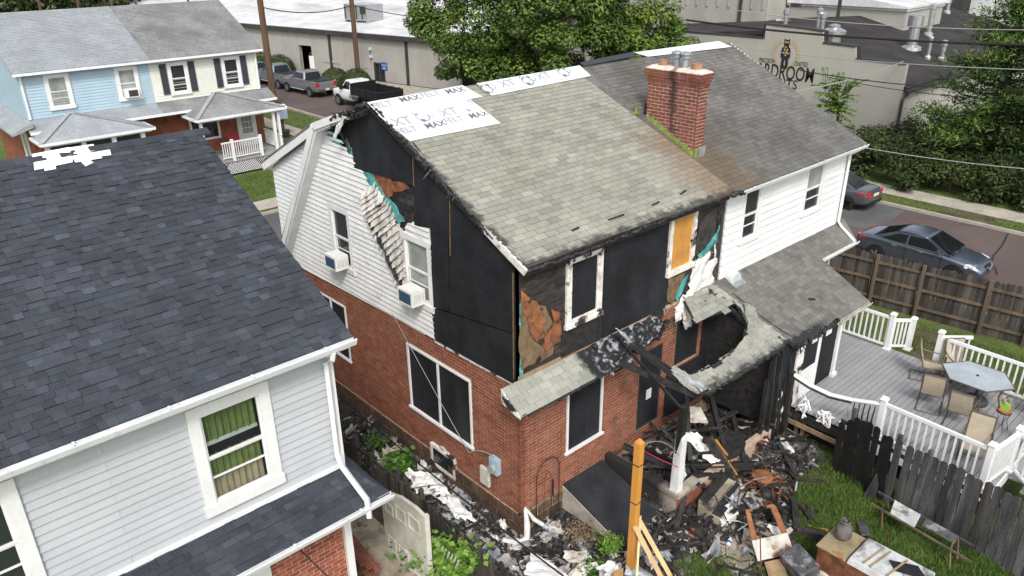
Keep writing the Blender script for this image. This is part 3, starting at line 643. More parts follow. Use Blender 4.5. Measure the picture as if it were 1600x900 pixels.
# ------------------------------------------------ roof
RO = (0, YE, ZE)
lp = [(-.13, .02), (XP, 0), (XP-.6*0-.05, RL), (-.16, RL)]
left = ragged([(0, -.13, .03), (0, -.16, RL)], .05, .14, closed=False); left = [(p[1], p[2]) for p in left]+[(-.16, RL)]
bott = ragged([(0, XP, 0), (0, -.13, .03)], .035, .16, closed=False); bott = [(p[1], p[2]) for p in bott]
roof = slab(BH, 'roof', RO, (1, 0, 0), RVv, RNn, [[(-.08, .05), (XP, .05), (XP, RL), (-.1, RL)]], .1, 'charred_wood')
tile(roof, 'shingle', RO, (1, 0, 0), RVv, RNn, [bott+left+[(XP, RL)]], .142, .305, 'shingle_green', gap=.011, vgap=.0, th=.007, lap=.013, jit=.0012, budget=285)
def felt(pts, n):
    pts = [roof_pt(*p) for p in pts]; b = MB(); O = Vector(RO)
    f = [O+Vector((1, 0, 0))*u+RVv*v+RNn*n for u, v in pts]
    f = ragged(f, .012, .25, axes=(0, 1)); b.prism(f, RNn*.004); return b.build('roofing_felt', 'membrane', roof)
f2 = felt([(640, 222), (782, 194), (735, 157), (590, 181)], .024)
f1 = felt([(595, 184), (754, 153), (722, 135), (573, 162)], .030)
f3 = felt([(768, 151), (923, 120), (905, 103.5), (744, 132)], .026)
def ftext(s, px, size, mats, n, fo, sp=1., ol=False):
    u, v = roof_pt(*px); text(fo, s, Vector(RO)+Vector((1, 0, 0))*u+RVv*v+RNn*n, (1, 0, 0), RVv, size, mats, spacing=sp, bold=0.006, ext=.0015)
for s, px, m in (('FELT', (583, 172), 'membrane_print_pale'), ('MAX', (627, 162), 'membrane_print'), ('FELT', (660, 155), 'membrane_print_pale'), ('MAX', (699, 149), 'membrane_print')):
    ftext(s, px, .25, m, .037, f1)
for s, px, m in (('XT', (618, 199), 'membrane_print_pale'), ('FELT', (622, 212), 'membrane_print_pale'), ('MAX', (667, 203), 'membrane_print'), ('FELT', (697, 195), 'membrane_print_pale'), ('XT', (692, 184), 'membrane_print_pale'), ('MAX', (736, 187), 'membrane_print')):
    ftext(s, px, .25 if s != 'XT' else .36, m, .031, f2)
for s, px, m in (('XT', (785, 138), 'membrane_print_pale'), ('XT', (842, 126), 'membrane_print_pale')): ftext(s, px, .36, m, .033, f3)
b = MB()       # printed badges on the felt: rings and dots, and the dashed edge lines
for (px, py, n) in ((660, 184, .031), (731, 168, .031), (760, 141, .033), (824, 128, .033), (880, 115, .033)):
    u, v = roof_pt(px, py); O = Vector(RO)+RNn*n
    for (du, dv, r, w) in ((0, 0, .17, .03), (.2, .05, .1, .025), (-.06, -.12, .06, .06), (.13, .16, .045, .045), (-.1, .15, .07, .03)):
        c = O+Vector((1, 0, 0))*(u+du)+RVv*(v+dv); K = 14
        for k in range(K):
            a0, a1 = 2*math.pi*k/K, 2*math.pi*(k+.8)/K
            b.poly([c+(Vector((1, 0, 0))*math.cos(a)+RVv*math.sin(a))*rr for a, rr in ((a0, r-w), (a0, r), (a1, r), (a1, r-w))])
    b.build('printed_badge', 'membrane_print', roof); b = MB()
for (p, q, n) in (((644, 217), (776, 191), .031), ((606, 186), (738, 160), .031), ((772, 147), (916, 118), .033)):
    (u0, v0), (u1, v1) = roof_pt(*p), roof_pt(*q)
    for k in range(16):
        a, c = k/16, (k+.45)/16
        P = [Vector(RO)+Vector((1, 0, 0))*(u0+(u1-u0)*t)+RVv*(v0+(v1-v0)*t+w)+RNn*n for t, w in ((a, 0), (c, 0), (c, .018), (a, .018))]
        b.poly(P)
b.build('printed_edge_line', 'membrane_print_pale', roof)
# front roof slopes and dormer
fr_ = MB(); fr_.prism([(0, YR, ZR-.02), (0, YR, ZR-.14), (0, 6.76, 7.86), (0, D+.1, 3.85), (0, D+.18, 3.9), (0, 6.82, 8.0)], (XP, 0, 0)); fr_.build('front_roof', 'shingle_grey', BH)
rk = MB()
P = [Vector((-.32, 9.75, 3.62)), Vector((-.32, 6.76, 7.98)), Vector((-.32, 5.2, 8.5))]
for a, c in zip(P, P[1:]): rk.bar(a, c, .045, .17, up=(0, .9, .5))
rk.build('rake_board', 'white_trim', BH)
b = MB(); b.prism([(-.32, 9.7, 3.7), (-.32, 6.70, 8.0), (-.32, 5.2, 8.52), (-.32, 5.2, 8.58), (-.32, 6.78, 8.08), (-.32, 9.85, 3.75)], (.5, 0, 0)); b.build('rake_roofing', 'black_plastic', BH)
b = MB(); b.prism([(-.3, 9.6, 3.62), (-.3, 6.66, 7.86), (-.3, 5.2, 8.38), (-.3, 5.2, 8.42), (-.3, 6.70, 7.92), (-.3, 9.66, 3.68)], (.3, 0, 0)); b.build('soffit', 'white_siding', BH)
char_chain(BH, [(-.3, 5.9, 8.3), (-.3, 5.3, 8.5), (-.28, 4.9, 8.62), (-.15, YR+.1, ZR-.02)], .07, step=.1)
sag_sheet(BH, 'torn_flashing', X_(520, 222, -.36), X_(533, 200, -.36), X_(541, 178, -.34), X_(524, 196, -.36), GN, .06, 'rag_white', 6, 5, rag=.2)
b = MB(); 
for k in range(7):
    b.new(); y = 4.6+k*.22; b.bar((-.3, y, ZR-.2-.35*(y-4.5)), (.25, y+.05, ZR-.16-.35*(y-4.5)), .07, .1)
b.build('charred_rafter_end', 'char_black', BH)
char_chain(BH, [Vector(RO)+Vector((-.15, 0, 0))+RVv*v+RNn*.0 for v in (RL, RL*.82, RL*.65, RL*.55)], .05, step=.08)
char_chain(BH, [Vector(RO)+Vector((-.14, 0, 0))+RVv*v+RNn*-.03 for v in (RL*.64, RL*.6, RL*.55)], .08, step=.07)
char_chain(BH, [Vector(RO)+Vector((-.14, 0, 0))+RVv*v-RNn*.04 for v in (RL*.55, RL*.3, RL*.18)], .045, step=.14)
b = MB(); b.bar(Vector(RO)+Vector((-.09, 0, -.1))+RVv*1.2, Vector(RO)+Vector((-.09, 0, -.1))+RVv*RL, .08, .16, up=RNn); b.build('charred_rake', 'char_black', BH)
b = MB(); b.bar(Vector(RO)+Vector((-.13, 0, -.06))+RVv*.02, Vector(RO)+Vector((-.13, 0, -.07))+RVv*1.3, .05, .14, up=RNn); b.build('rake_board', 'scorched_trim', BH)
char_chain(BH, [(-.1, YE+.02, ZE-.04), (2, YE, ZE-.05), (4, YE+.03, ZE-.03), (XP+.1, YE+.02, ZE-.02)], .042, step=.15, spl=.3)
char_chain(BH, [(XP-.2, YE-.05, ZE-.0), (XP+.3, YE-.06, ZE-.02)], .07, step=.12)
b = MB(); b.box((.0, -.22, ZE-.2), (XP, -.03, ZE-.1)); b.build('charred_soffit', 'char_black', BH)
b = MB()
for (p, q) in (((1062, 305), (1072, 300)), ((1018, 322), (1030, 318)), ((950, 345), (975, 338)), ((893, 362), (905, 358))):
    (u0, v0), (u1, v1) = roof_pt(*p), roof_pt(*q)
    b = MB(); b.bar(Vector(RO)+Vector((1, 0, 0))*u0+RVv*v0+RNn*.02, Vector(RO)+Vector((1, 0, 0))*u1+RVv*(v1+.02)+RNn*.035, .04, .015, up=RNn); b.build('lifted_shingle_edge', 'char_black', BH)
# front dormer, seen past the gable
b = MB(); dx = .4
b.prism([(dx, 8.0, 3.9), (dx, 8.0, 7.5), (dx, 8.6, 7.2), (dx, 10.75, 6.15), (dx, 10.75, 3.9)], (XP-.8, 0, 0)); dm = b.build('dormer', 'white_siding', BH)
tile(dm, 'siding_board', (dx, 0, 0), GU, GV, GN, [[(-10.75, 3.9), (-8.0, 3.9), (-8.0, 7.45), (-10.75, 6.1)]], .134, 4, 'white_siding', gap=.003, vgap=.012, th=.012, lap=.034, jit=0, budget=40)
b = MB(); b.bar((dx-.18, 7.9, 7.62), (dx-.18, 11.05, 6.06), .04, .2); b.build('rake_board', 'white_trim', dm)
b = MB(); b.prism([(dx-.2, 7.8, 7.76), (dx-.2, 11.1, 6.14), (dx-.2, 11.1, 6.2), (dx-.2, 7.8, 7.84)], (XP, 0, 0)); b.build('dormer_roof', 'shingle_grey', dm)
b = MB(); b.box((dx-.02, 10.7, 3.9), (dx+.05, 10.8, 6.1)); b.build('corner_trim', 'white_trim', dm)
# ------------------------------------------------ skirt roof over the rear ground floor
SY = -.55; st, sbm = 3.93, 3.52
SVv = (Vector((0, 0, st))-Vector((0, SY, sbm))); SLn = SVv.length; SVv.normalize(); SNn = Vector((1, 0, 0)).cross(SVv)
sl_ = [(-.48, 0), (2.5, 0), (2.62, .06), (2.3, .25), (2.15, SLn), (-.48, SLn)]
sk = slab(BH, 'skirt_roof', (0, SY, sbm), (1, 0, 0), SVv, SNn, [[(-.46, .02), (2.5, .02), (2.2, SLn), (-.46, SLn)]], .05, 'charred_wood')
tile(sk, 'shingle', (0, SY, sbm), (1, 0, 0), SVv, SNn, [sl_], .142, .305, 'shingle_burnt', gap=.008, vgap=.0, th=.007, lap=.01, jit=.004, budget=60)
char_chain(sk, [(-.46, SY, sbm-.02), (1.2, SY, sbm-.03), (2.6, SY, sbm-.03)], .035, step=.16)
b = MB(); b.box((-.05, -.02, ZS-.02), (2.2, -.008, st+.1)); b.build('batten', 'raw_wood', sk)
b = MB(); b.prism([(-.5, 0, st), (-.5, SY, sbm), (-.5, SY, sbm-.05), (-.5, 0, sbm+.1)], (.02, 0, 0)); b.build('skirt_end', 'scorched_trim', sk)
sag_sheet(sk, 'charred_deck', (2.15, SY-.05, sbm-.12), (3.95, -.4, 3.62), (4.7, -.02, 3.95), (2.1, -.02, st+.02), (0, -.7, .7), .13, 'shingle_burnt', 12, 22, rag=.06, th=.03)
char_chain(sk, [(2.2, -.5, 3.5), (3., -.42, 3.5), (3.9, -.4, 3.6), (4.7, -.2, 3.75)], .06, step=.14)
sag_sheet(sk, 'peeled_flashing', Y_(985, 535, -.5), Y_(1005, 552, -.6), Y_(975, 520, -.3), Y_(962, 512, -.2), (0, -.7, .7), .05, 'lead', 6, 5)
# ------------------------------------------------ collapsed half of the porch roof
PZ0, PSL = 4.03, .53
PVv = Vector((0, 2.2, 2.2*PSL)).normalized(); PNn = Vector((1, 0, 0)).cross(PVv); PO = Vector((0, -2.2, PZ0-2.2*PSL))
def por(px, py):
    d = ray(px, py); t = (PO-CAM).dot(PNn)/d.dot(PNn); p = CAM+d*t; return (p.x, (p-PO).dot(PVv))
cp = [por(*p) for p in ((1066, 462), (1113, 441), (1232, 530), (1215, 549), (1190, 562), (1160, 583), (1130, 600), (1105, 617), (1088, 616), (1062, 598), (1052, 580), (1070, 588), (1095, 582), (1118, 570), (1145, 552), (1160, 535), (1168, 515), (1164, 495), (1155, 478), (1143, 474), (1138, 486), (1118, 492), (1100, 498), (1086, 505), (1080, 488))]
cr = slab(BH, 'collapsed_porch_roof', PO, (1, 0, 0), PVv, PNn, [cp], .06, 'char_black')
tile(cr, 'shingle', PO, (1, 0, 0), PVv, PNn, [cp], .142, .305, 'shingle_collapse', gap=.009, vgap=.0, th=.008, lap=.013, jit=.006, budget=120, skip=lambda u, v: (math.sin(u*37.3)*math.sin(v*29.1+u*11)) > .975)
def P3(px, py, n=0): u, v = por(px, py); return PO+Vector((1, 0, 0))*u+PVv*v+PNn*n
char_chain(cr, [P3(1232, 530), P3(1215, 549), P3(1160, 583), P3(1105, 617)], .05, step=.13)
char_chain(cr, [P3(1052, 580), P3(1070, 588), P3(1118, 570), P3(1160, 535), P3(1168, 505), P3(1150, 476)], .035, step=.14)
for (A, Bq, C, Dq) in (((1168, 510), (1185, 512), (1180, 482), (1160, 478)), ((1140, 560), (1175, 540), (1180, 525), (1160, 530)), ((1048, 585), (1085, 610), (1090, 600), (1058, 578)), ((1105, 615), (1150, 590), (1150, 582), (1110, 603))):
    sag_sheet(cr, 'curled_roofing', P3(*A, .03), P3(*Bq, .02), P3(*C, .05), P3(*Dq, .1), PNn, .06, 'shingle_collapse', 7, 7, rag=.12)
b = MB()
for (p, q, w) in ((Y_(968, 566, -.55), P3(1090, 612, -.12), .13), (Y_(998, 545, -.5), P3(1092, 606, -.06), .12), (Y_(985, 538, -.5), P3(1060, 590, -.05), .1), (P3(1090, 614, -.1), P3(1235, 530, -.14), .12), ((2.85, -.05, 3.9), (2.75, -2.0, 2.96), .06), ((6.5, -.03, 3.85), (6.5, -2., 2.9), .09)):
    b.new(); b.bar(p, q, w*.6, w)
b.build('charred_beam', 'char_black', BH)
sag_sheet(BH, 'peeled_flashing', P3(1046, 580, .05), P3(1095, 613, .05), P3(1098, 607, .07), P3(1052, 574, .07), PNn, .03, 'lead', 4, 10, rag=.12)
# remaining porch post, burnt at the top
px_, py_ = 2.82, -2.0
b = MB(); b.box((px_-.07, py_-.07, 1.8), (px_+.07, py_+.07, 3.0)); bp = b.build('porch_post', 'char_black', BH)
b = MB(); b.mesh([(px_-.1, py_-.1, .8), (px_+.1, py_-.1, .8), (px_+.1, py_+.1, .8), (px_-.1, py_+.1, .8), (px_-.08, py_-.1, 2.2), (px_+.1, py_-.1, 2.25), (px_+.09, py_+.1, 2.6), (px_-.02, py_+.1, 2.55)], [(3, 2, 1, 0), (4, 5, 6, 7), (0, 1, 5, 4), (1, 2, 6, 5), (2, 3, 7, 6), (3, 0, 4, 7)]); b.build('post_sleeve', 'vinyl_grey', bp)
sag_sheet(bp, 'peeled_sleeve', (px_+.1, py_-.1, 1.0), (px_+.3, py_-.02, 1.1), (px_+.16, py_-.0, 1.6), (px_+.1, py_-.1, 1.75), (.5, -.8, 0), .05, 'rag_white', 6, 4, rag=.2)
pb = slab(BH, 'porch_base', (2.72, 0, 0), GU, GV, GN, [rect(0, -.1, 2.12, .74)], .18, 'concrete_burnt')
pb2 = slab(BH, 'porch_base', (0, -2.12, 0), RU, RV, RN, [rect(2.725, -.1, XP, .66)], .175, 'mortar')
tile(pb2, 'brick', (0, -2.12, 0), RU, RV, RN, [[(2.72, 0), (4.2, 0), (4.1, .3), (3.4, .62), (2.72, .66)], rect(5.9, .2, 6.5, .62)], BR, .213, 'brick_red', gap=.011, th=.007, budget=0)
b = MB(); b.box((2.66, -2.18, .72), (2.92, -1.35, .82)); b.box((2.92, -2.18, .72), (3.5, -1.95, .82)); b.build('porch_coping', 'concrete_burnt', BH)
# burnt porch end wall between the two halves
b = MB(); b.prism([(XP-.02, -.02, .7), (XP-.02, -.02, 3.85), (XP-.02, -1.95, 2.8), (XP-.02, -1.95, .7)], (.12, 0, 0)); b.build('charred_partition', 'char_black', BH)
for (x0, x1) in ((4.9, 5.72), (5.75, 6.55)):
    b = MB(); b.box((x0, -.09, .8), (x1, -.07, 2.1)); b.build('black_panel', 'black_board', BH)
# air conditioners in the gable windows
def air_con(y, z, label, w=.52, grp='window air conditioners'):
    t = thing('air_conditioner', label, 'air conditioner', (-.06, y, z), grp)
    b = MB(); b.box((-.42, y-w/2, z), (-.05, y+w/2, z+.36)); b.build('case', 'white_trim', t)
    b = MB(); b.box((-.425, y-w/2+.04, z+.05), (-.418, y+w/2-.04, z+.31)); b.build('grille', 'ac_blue', t)
    b = MB()
    for k in range(6): b.box((-.36+k*.05, y-w/2-.006, z+.08), (-.34+k*.05, y-w/2+.004, z+.28))
    b.build('louvre', 'meter_grey', t, kind='stuff')
air_con(-(wA[0]+wA[2 if 0 else 1])/2, 4.46, 'white window air conditioner in the left gable window of the burnt house')
air_con(-(wB[0]+wB[1])/2, 4.59, 'white window air conditioner in the gable window beside the black boarding')
# meter and boxes at the corner
p = X_(772, 728, -.1); t = thing('electric_meter', 'blue grey round electric meter box on the brick wall near the house corner', 'electric meter', p)
b = MB(); b.box((-.14, p.y-.13, p.z-.2), (-.001-.012, p.y+.13, p.z+.2)); b.build('box', 'meter_blue', t)
b = MB(); b.lathe([(.1, -.22), (.1, -.15), (.1, -.14)], (0, p.y, p.z-.04), 14, axis='x'); b.build('dial', 'glass_curtain', t)
p = X_(756, 745, -.1); b = MB(); b.box((-.1, p.y-.16, p.z-.24), (-.015, p.y+.16, p.z+.24)); bevel(b.build('cable_box', 'meter_grey', None, label='beige cable box on the brick wall beside the electric meter', cat='utility box'), .03)
p = X_(694, 706, 0); b = MB()
for (dy, dz) in ((0, 0), (-.16, -.05)): b.lathe([(.14, -.06), (.17, -.05), (.17, -.02), (.14, -.015), (.11, -.015), (.11, -.06)], (0, p.y+dy, p.z+dz), 14, axis='x')
b.build('hose_reel', 'meter_grey', None, label='white double hose ring hung on the brick wall under the big boarded window', cat='hose hanger')
# ================================================================== white half of the twin
XE = 12.95; XR = 13.32
WH = thing('white_house', 'white sided undamaged half of the twin house with grey shingle roof and brick chimney', 'house', (XP, 0, 0))
b = MB(); b.box((XP+.12, .14, 0), (XE-.14, D-.14, 3.7)); b.box((XP+.12, .14, 3.72), (XE-.14, 7.6, 6.28)); b.prism([(XP+.1, YE+.6, 6.3), (XP+.1, YR, ZR-.18), (XP+.1, 6.7, 7.6), (XP+.1, 7.6, 6.3)], (XE-XP-.2, 0, 0)); b.build('interior', 'dark_inside', WH)
lw = slab(WH, 'rear_wall', (0, 0, 0), RU, RV, RN, [rect(XP, 0, XE, 4.0)], .12, 'mortar')
tile(lw, 'brick', (0, 0, 0), RU, RV, RN, [rect(10.6, 1.6, XE+.01, 4.0)], BR, .235, 'brick_red', gap=.016, th=.007, budget=25)
W1 = (Rr(1160, 330)[0], Rr(1186, 325)[0], 4.86, 6.2); W2 = (Rr(1258, 290)[0], Rr(1285, 285)[0], 4.86, 6.2)
us = slab(WH, 'siding_panel', (0, 0, 0), RU, RV, RN, [rect(XP+.22, 3.95, XE, 6.42), rect(W1[0], W1[2], W1[1], W1[3]), rect(W2[0], W2[2], W2[1], W2[3])], .1, 'white_siding')
tile(us, 'siding_board', (0, 0, 0), RU, RV, RN, [rect(XP+.22, 4.0, XE-.06, 6.36), rect(W1[0], W1[2], W1[1], W1[3]), rect(W2[0], W2[2], W2[1], W2[3])], .2, 3.6, 'white_siding', gap=.003, th=.008, lap=.034, jit=0, budget=60)
for k, w in enumerate((W1, W2)):
    window(WH, (w[0]-.04, -.01, w[2]-.1), RU, RV, RN, w[1]-w[0]+.08, w[3]-w[2]+.14, fw=.1, n1=.035, glass=('glass_curtain' if k else 'glass', 'glass'), depth=.04)
b = MB(); b.box((XE-.07, -.03, 3.6), (XE+.03, .07, 6.38)); b.box((XE-.02, -.03, 1.2), (XE+.05, .06, 3.4)); b.build('corner_trim', 'white_trim', WH)
b = MB(); b.box((XE, .1, 3.9), (XE+.02, D, 6.4)); b.build('end_siding', 'white_siding', WH)
b = MB(); b.box((XE, .1, 0), (XE+.015, D, 3.9)); b.build('end_wall', 'brick_red', WH)
wr = slab(WH, 'roof', RO, (1, 0, 0), RVv, RNn, [[(XP, .03), (XR, .03), (XR, RL), (XP, RL)]], .1, 'shingle_grey')
ox = XP-.05
tile(wr, 'shingle', RO, (1, 0, 0), RVv, RNn, [[(XP+.02, -.03), (XR+.02, -.03), (XR+.02, RL), (6.1, RL), (6.25, RL*.7), (6.5, RL*.3)], rect(6.6, 1.25, 7.0, 2.98)], .142, .19, 'shingle_grey', gap=.006, vgap=0, th=.012, lap=.010, jit=.0012, budget=200, wvar=.3)
f4 = MB(); pts = [roof_pt(*p) for p in ((1012, 90.5), (1143, 75), (1122, 66), (990, 84))]
f4.prism([Vector(RO)+Vector((1, 0, 0))*u+RVv*v+RNn*.04 for u, v in pts], RNn*.004); f4.build('roofing_felt', 'membrane', wr)
b = MB(); pts = [roof_pt(*p) for p in ((912, 106), (992, 91), (988, 84), (905, 101))]
b.prism([Vector(RO)+Vector((1, 0, 0))*u+RVv*v+RNn*.04 for u, v in pts], RNn*.03); b.build('ridge_cap', 'shingle_dark', wr)
b = MB(); b.prism([(XP+.0, YR, ZR-.02), (XP, YR, ZR-.14), (XP, 6.76, 7.86), (XP, D+.1, 3.85), (XP, D+.18, 3.9), (XP, 6.82, 8.0)], (XR-XP, 0, 0)); b.build('front_roof', 'shingle_grey', WH)
b = MB(); b.box((XP+.2, -.3, ZE-.17), (XE+.2, -.02, ZE-.1)); b.bar((XR, YE+.05, ZE-.08), (XR, YR, ZR-.08), .04, .18); b.build('soffit', 'white_trim', WH)
gutter(WH, (XP+.25, YE+.02, ZE-.0), (XR+.02, YE+.02, ZE-.0), (0, -1, 0), .11, 'gutter_white')
downspout(WH, [(XE+.0, -.36, ZE-.1), (XE+.02, -.1, ZE-.3), (XE+.02, -.09, 4.1), (XE+.1, -.16, 3.95), (XE+.38, -.52, 3.5)], .085)
# skirt beyond the porch roof, and the porch roof
b = MB(); b.prism([(10.8, .0, 4.05), (10.8, -.5, 3.47), (10.8, -.5, 3.4), (10.8, .0, 3.85)], (XR+.15-10.8, 0, 0)); ws = b.build('skirt_roof', 'shingle_porch', WH)
sv = Vector((0, .5, .58)); sln = sv.length; sv.normalize()
tile(ws, 'shingle', (0, -.5, 3.47), (1, 0, 0), sv, Vector((1, 0, 0)).cross(sv), [rect(10.7, -.02, XR+.17, sln)], .142, .305, 'shingle_porch', gap=.007, vgap=0, th=.006, lap=.009, budget=20)
gutter(WH, (11.0, -.5, 3.47), (XR+.2, -.5, 3.47), (0, -1, 0), .11, 'gutter_white')
XPR = 10.88
u0, v0 = por(1113, 441); u1, v1 = por(1232, 530)
PTL = (Vector((0, 0, PZ0))-PO).dot(PVv)
pl = [(u1, -.02), (XPR, -.02), (XPR, PTL), (u0-.1, PTL), (u0+.02, PTL*.93)]
pr = slab(WH, 'porch_roof', PO, (1, 0, 0), PVv, PNn, [pl], .07, 'dark_trim')
tile(pr, 'shingle', PO+PNn*.008, (1, 0, 0), PVv, PNn, [pl], .142, .19, 'shingle_porch', gap=.006, vgap=0, th=.008, lap=.011, jit=.0015, budget=70, wvar=.3)
gutter(WH, PO+Vector((9.15, -.01, -.02)), PO+Vector((XPR+.05, -.01, -.02)), (0, -1, 0), .1, 'old_gutter')
b = MB(); b.box((8.0, -2.16, 2.72), (XPR-.3, -2.05, 2.83)); b.build('porch_beam', 'old_gutter', WH)
char_chain(pr, [PO+Vector((u1, 0, 0)), PO+Vector((8.2, -.03, -.02)), PO+Vector((8.9, -.03, 0)), PO+Vector((9.2, -.05, .02))], .07, step=.12)
char_chain(pr, [P3(1236, 527, .03), P3(1205, 508, .03), P3(1172, 482, .03), P3(1142, 458, .03)], .014, name='split_edge', step=.2, spl=0)
b = MB(); p = P3(1145, 437)
q0 = p+Vector((0, -.12, -.02)); b.prism([q0+Vector((.21*math.cos(a), 0, .25*math.sin(a))) for a in np.linspace(0, math.pi, 12)], Vector((0, .3, .14))); rv_ = b.build('roof_vent', 'vent_green', pr)
b = MB(); b.bar(q0+Vector((-.25, .0, .005)), q0+Vector((.25, .0, .005)), .3, .02, up=PNn); b.build('vent_base', 'lead', rv_)
b = MB(); q = P3(1262, 468, .03); b.bar(q, q+Vector((.16, -.1, -.03)), .07, .03); b.build('debris_chip', 'char_black', pr)
# porch enclosure on the front line y = -2
def Pp(px, py, y=-2.0): p = Y_(px, py, y); return p.x, p.z
xs = [Pp(1213, 600)[0], Pp(1236, 600)[0], Pp(1246, 600)[0], Pp(1272, 570)[0], Pp(1275, 570)[0], Pp(1301, 560)[0], 9.86]
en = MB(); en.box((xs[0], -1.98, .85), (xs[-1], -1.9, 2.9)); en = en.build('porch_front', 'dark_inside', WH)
for a, c, z0 in ((xs[0]+.04, xs[1], 1.55), (xs[2]+.03, xs[3]-.02, 1.75), (xs[4]+.02, xs[5], .93)):
    b = MB(); b.box((a, -2.015, z0), (c, -1.985, 2.78)); b.build('black_panel', 'black_board', en)
b = MB(); b.box((xs[1], -2.05, .85), (xs[2], -1.95, 2.8)); b.build('porch_post', 'scorched_trim', en)
b = MB(); b.box((xs[3]-.02, -2.03, .9), (xs[4]+.02, -1.985, 2.78)); b.build('panel_joint', 'white_trim', en)
b = MB(); b.box((xs[2], -2.02, .9), (xs[3]-.02, -1.985, 1.75)); b.build('door_panel', 'white_trim', en)
b = MB(); b.box((xs[5], -2.08, .9), (9.7, -1.9, 2.8)); b.box((9.72, -2.06, .9), (9.88, -1.9, 2.8)); b.box((9.68, -2.12, .9), (9.92, -1.86, 1.0)); b.build('corner_post', 'white_trim', en)
b = MB(); b.box((9.8, -1.9, .9), (9.86, -.02, 2.9)); b.build('porch_side', 'white_trim', en)
sag_sheet(en, 'burnt_panel', (xs[0]+.05, -2.05, .6), (xs[1]-.1, -2.05, .7), (xs[1]-.02, -2.03, 1.55), (xs[0]+.02, -2.03, 1.5), RN, .06, 'torn_vinyl', 10, 6, rag=.35)
b = MB()
for k in range(9):
    b.new(); x = xs[0]-.5+k*.12; b.bar((x, -2.05+random.uniform(-.1, .1), .3), (x+random.uniform(-.06, .06), -2.0, random.uniform(1.4, 2.9)), random.uniform(.05, .12), .08)
b.build('charred_stud', 'char_black', en)
char_chain(en, [(xs[1]-.1, -2.1, .2), (xs[1]-.08, -2.08, 1.0), (xs[1]-.12, -2.08, 1.45)], .06)
for (px, py, w, h) in ((1275, 524, .13, .2), (1297, 511, .15, .22)):
    x, z = Pp(px, py, -2.03); b = MB(); b.box((x-w, -2.032, z-h), (x+w, -2.02, z+h)); nt_ = b.build('paper_notice', 'paper', en)
x, z = Pp(1297, 511, -2.034); b = MB()
for k in range(16):
    a0, a1 = 2*math.pi*k/16, 2*math.pi*(k+1)/16; b.poly([(x+r*math.cos(a), -2.036, z+r*math.sin(a)) for a, r in ((a0, .05), (a0, .085), (a1, .085), (a1, .05))])
b.build('notice_print', 'membrane_print', en)
# chimney
BR0 = BR; BR = .083
CX0, CX1, CY0, CY1, CZ1 = 6.62, 6.99, .92, 2.4, 9.03
b = MB(); b.box((CX0, CY0, 6.7), (CX1, CY1, CZ1-.02)); ch = b.build('chimney', 'chimney_mortar', WH)
def rz(y): return ZE+SL*(y-YE)
ct = CZ1-4*BR
tile(ch, 'brick', (CX0, 0, 0), GU, GV, GN, [[(-CY1-.012, rz(CY1)+.12), (-CY0+.012, rz(CY0)+.12), (-CY0+.012, ct), (-CY1-.012, ct)]], BR, .24, 'chimney_brick', gap=.019, th=.012, jit=.003, budget=195)
tile(ch, 'brick', (0, CY0, 0), RU, RV, RN, [rect(CX0-.012, rz(CY0)+.1, CX1+.012, ct)], BR, .2, 'chimney_brick', gap=.019, th=.012, jit=.003, budget=75)
for k in range(4):
    e = .02+.022*min(k, 2)+.012*(k == 3); z = ct+k*BR
    b = MB(); b.box((CX0-e+.004, CY0-e+.004, z), (CX1+e, CY1+e, z+BR)); b.build('corbel_course', 'chimney_mortar', ch)
    tile(ch, 'brick', (CX0-e, 0, 0), GU, GV, GN, [rect(-CY1-e-.01, z+.004, -CY0+e+.01, z+BR)], BR, .24, 'chimney_brick', gap=.019, th=.014, jit=.003, off=.5, budget=8)
    tile(ch, 'brick', (0, CY0-e, 0), RU, RV, RN, [rect(CX0-e-.012, z+.004, CX1+e+.01, z+BR)], BR, .2, 'chimney_brick', gap=.019, th=.014, jit=.003, budget=4)
b = MB(); b.hexa([(CX0-.08, CY0-.08, CZ1), (CX1+.08, CY0-.08, CZ1), (CX1+.08, CY1+.08, CZ1), (CX0-.08, CY1+.08, CZ1)], [(CX0+.05, CY0+.05, CZ1+.07), (CX1-.05, CY0+.05, CZ1+.07), (CX1-.05, CY1-.05, CZ1+.07), (CX0+.05, CY1-.05, CZ1+.07)]); b.build('chimney_cap', 'chimney_mortar', ch)
for y, r in ((1.15, .13), (2.12, .12)):
    b = MB(); b.lathe([(r, 0), (r, .15), (r*.75, .15), (r*.75, .05)], ((CX0+CX1)/2, y, CZ1+.05), 16); b.build('flue', 'flue_clay', ch)
for y in (1.48, 1.74):
    b = MB(); b.lathe([(.075, 0), (.075, .22), (.11, .23), (.11, .31), (.08, .32)], ((CX0+CX1)/2, y, CZ1+.05), 14); b.lathe([(.14, .32), (.13, .36), (.05, .39)], ((CX0+CX1)/2, y, CZ1+.05), 14); b.build('vent_pipe', 'lead', ch)
b = MB()
n = 7
for k in range(n):
    y = CY0-.05+(CY1-CY0)*k/n; y1 = y+(CY1-CY0)/n
    b.new(); b.hexa([(CX0-.06, y, rz(y)+.02), (CX0-.02, y, rz(y)+.02), (CX0-.02, y1, rz(y1)+.02), (CX0-.06, y1, rz(y1)+.02)], [(CX0-.03, y, rz(y)+.18), (CX0-.014, y, rz(y)+.18), (CX0-.014, y1, rz(y)+.18), (CX0-.03, y1, rz(y)+.18)])
b.new(); b.box((CX0-.04, CY0-.05, rz(CY0)-.02), (CX0+.14, CY0-.012, rz(CY0)+.18)); b.build('step_flashing', 'flashing_moss', ch)
b = MB(); b.box((CX0+.16, CY0-.06, rz(CY0)-.03), (CX1+.05, CY0-.015, rz(CY0)+.2)); b.build('apron_flashing', 'lead', ch)
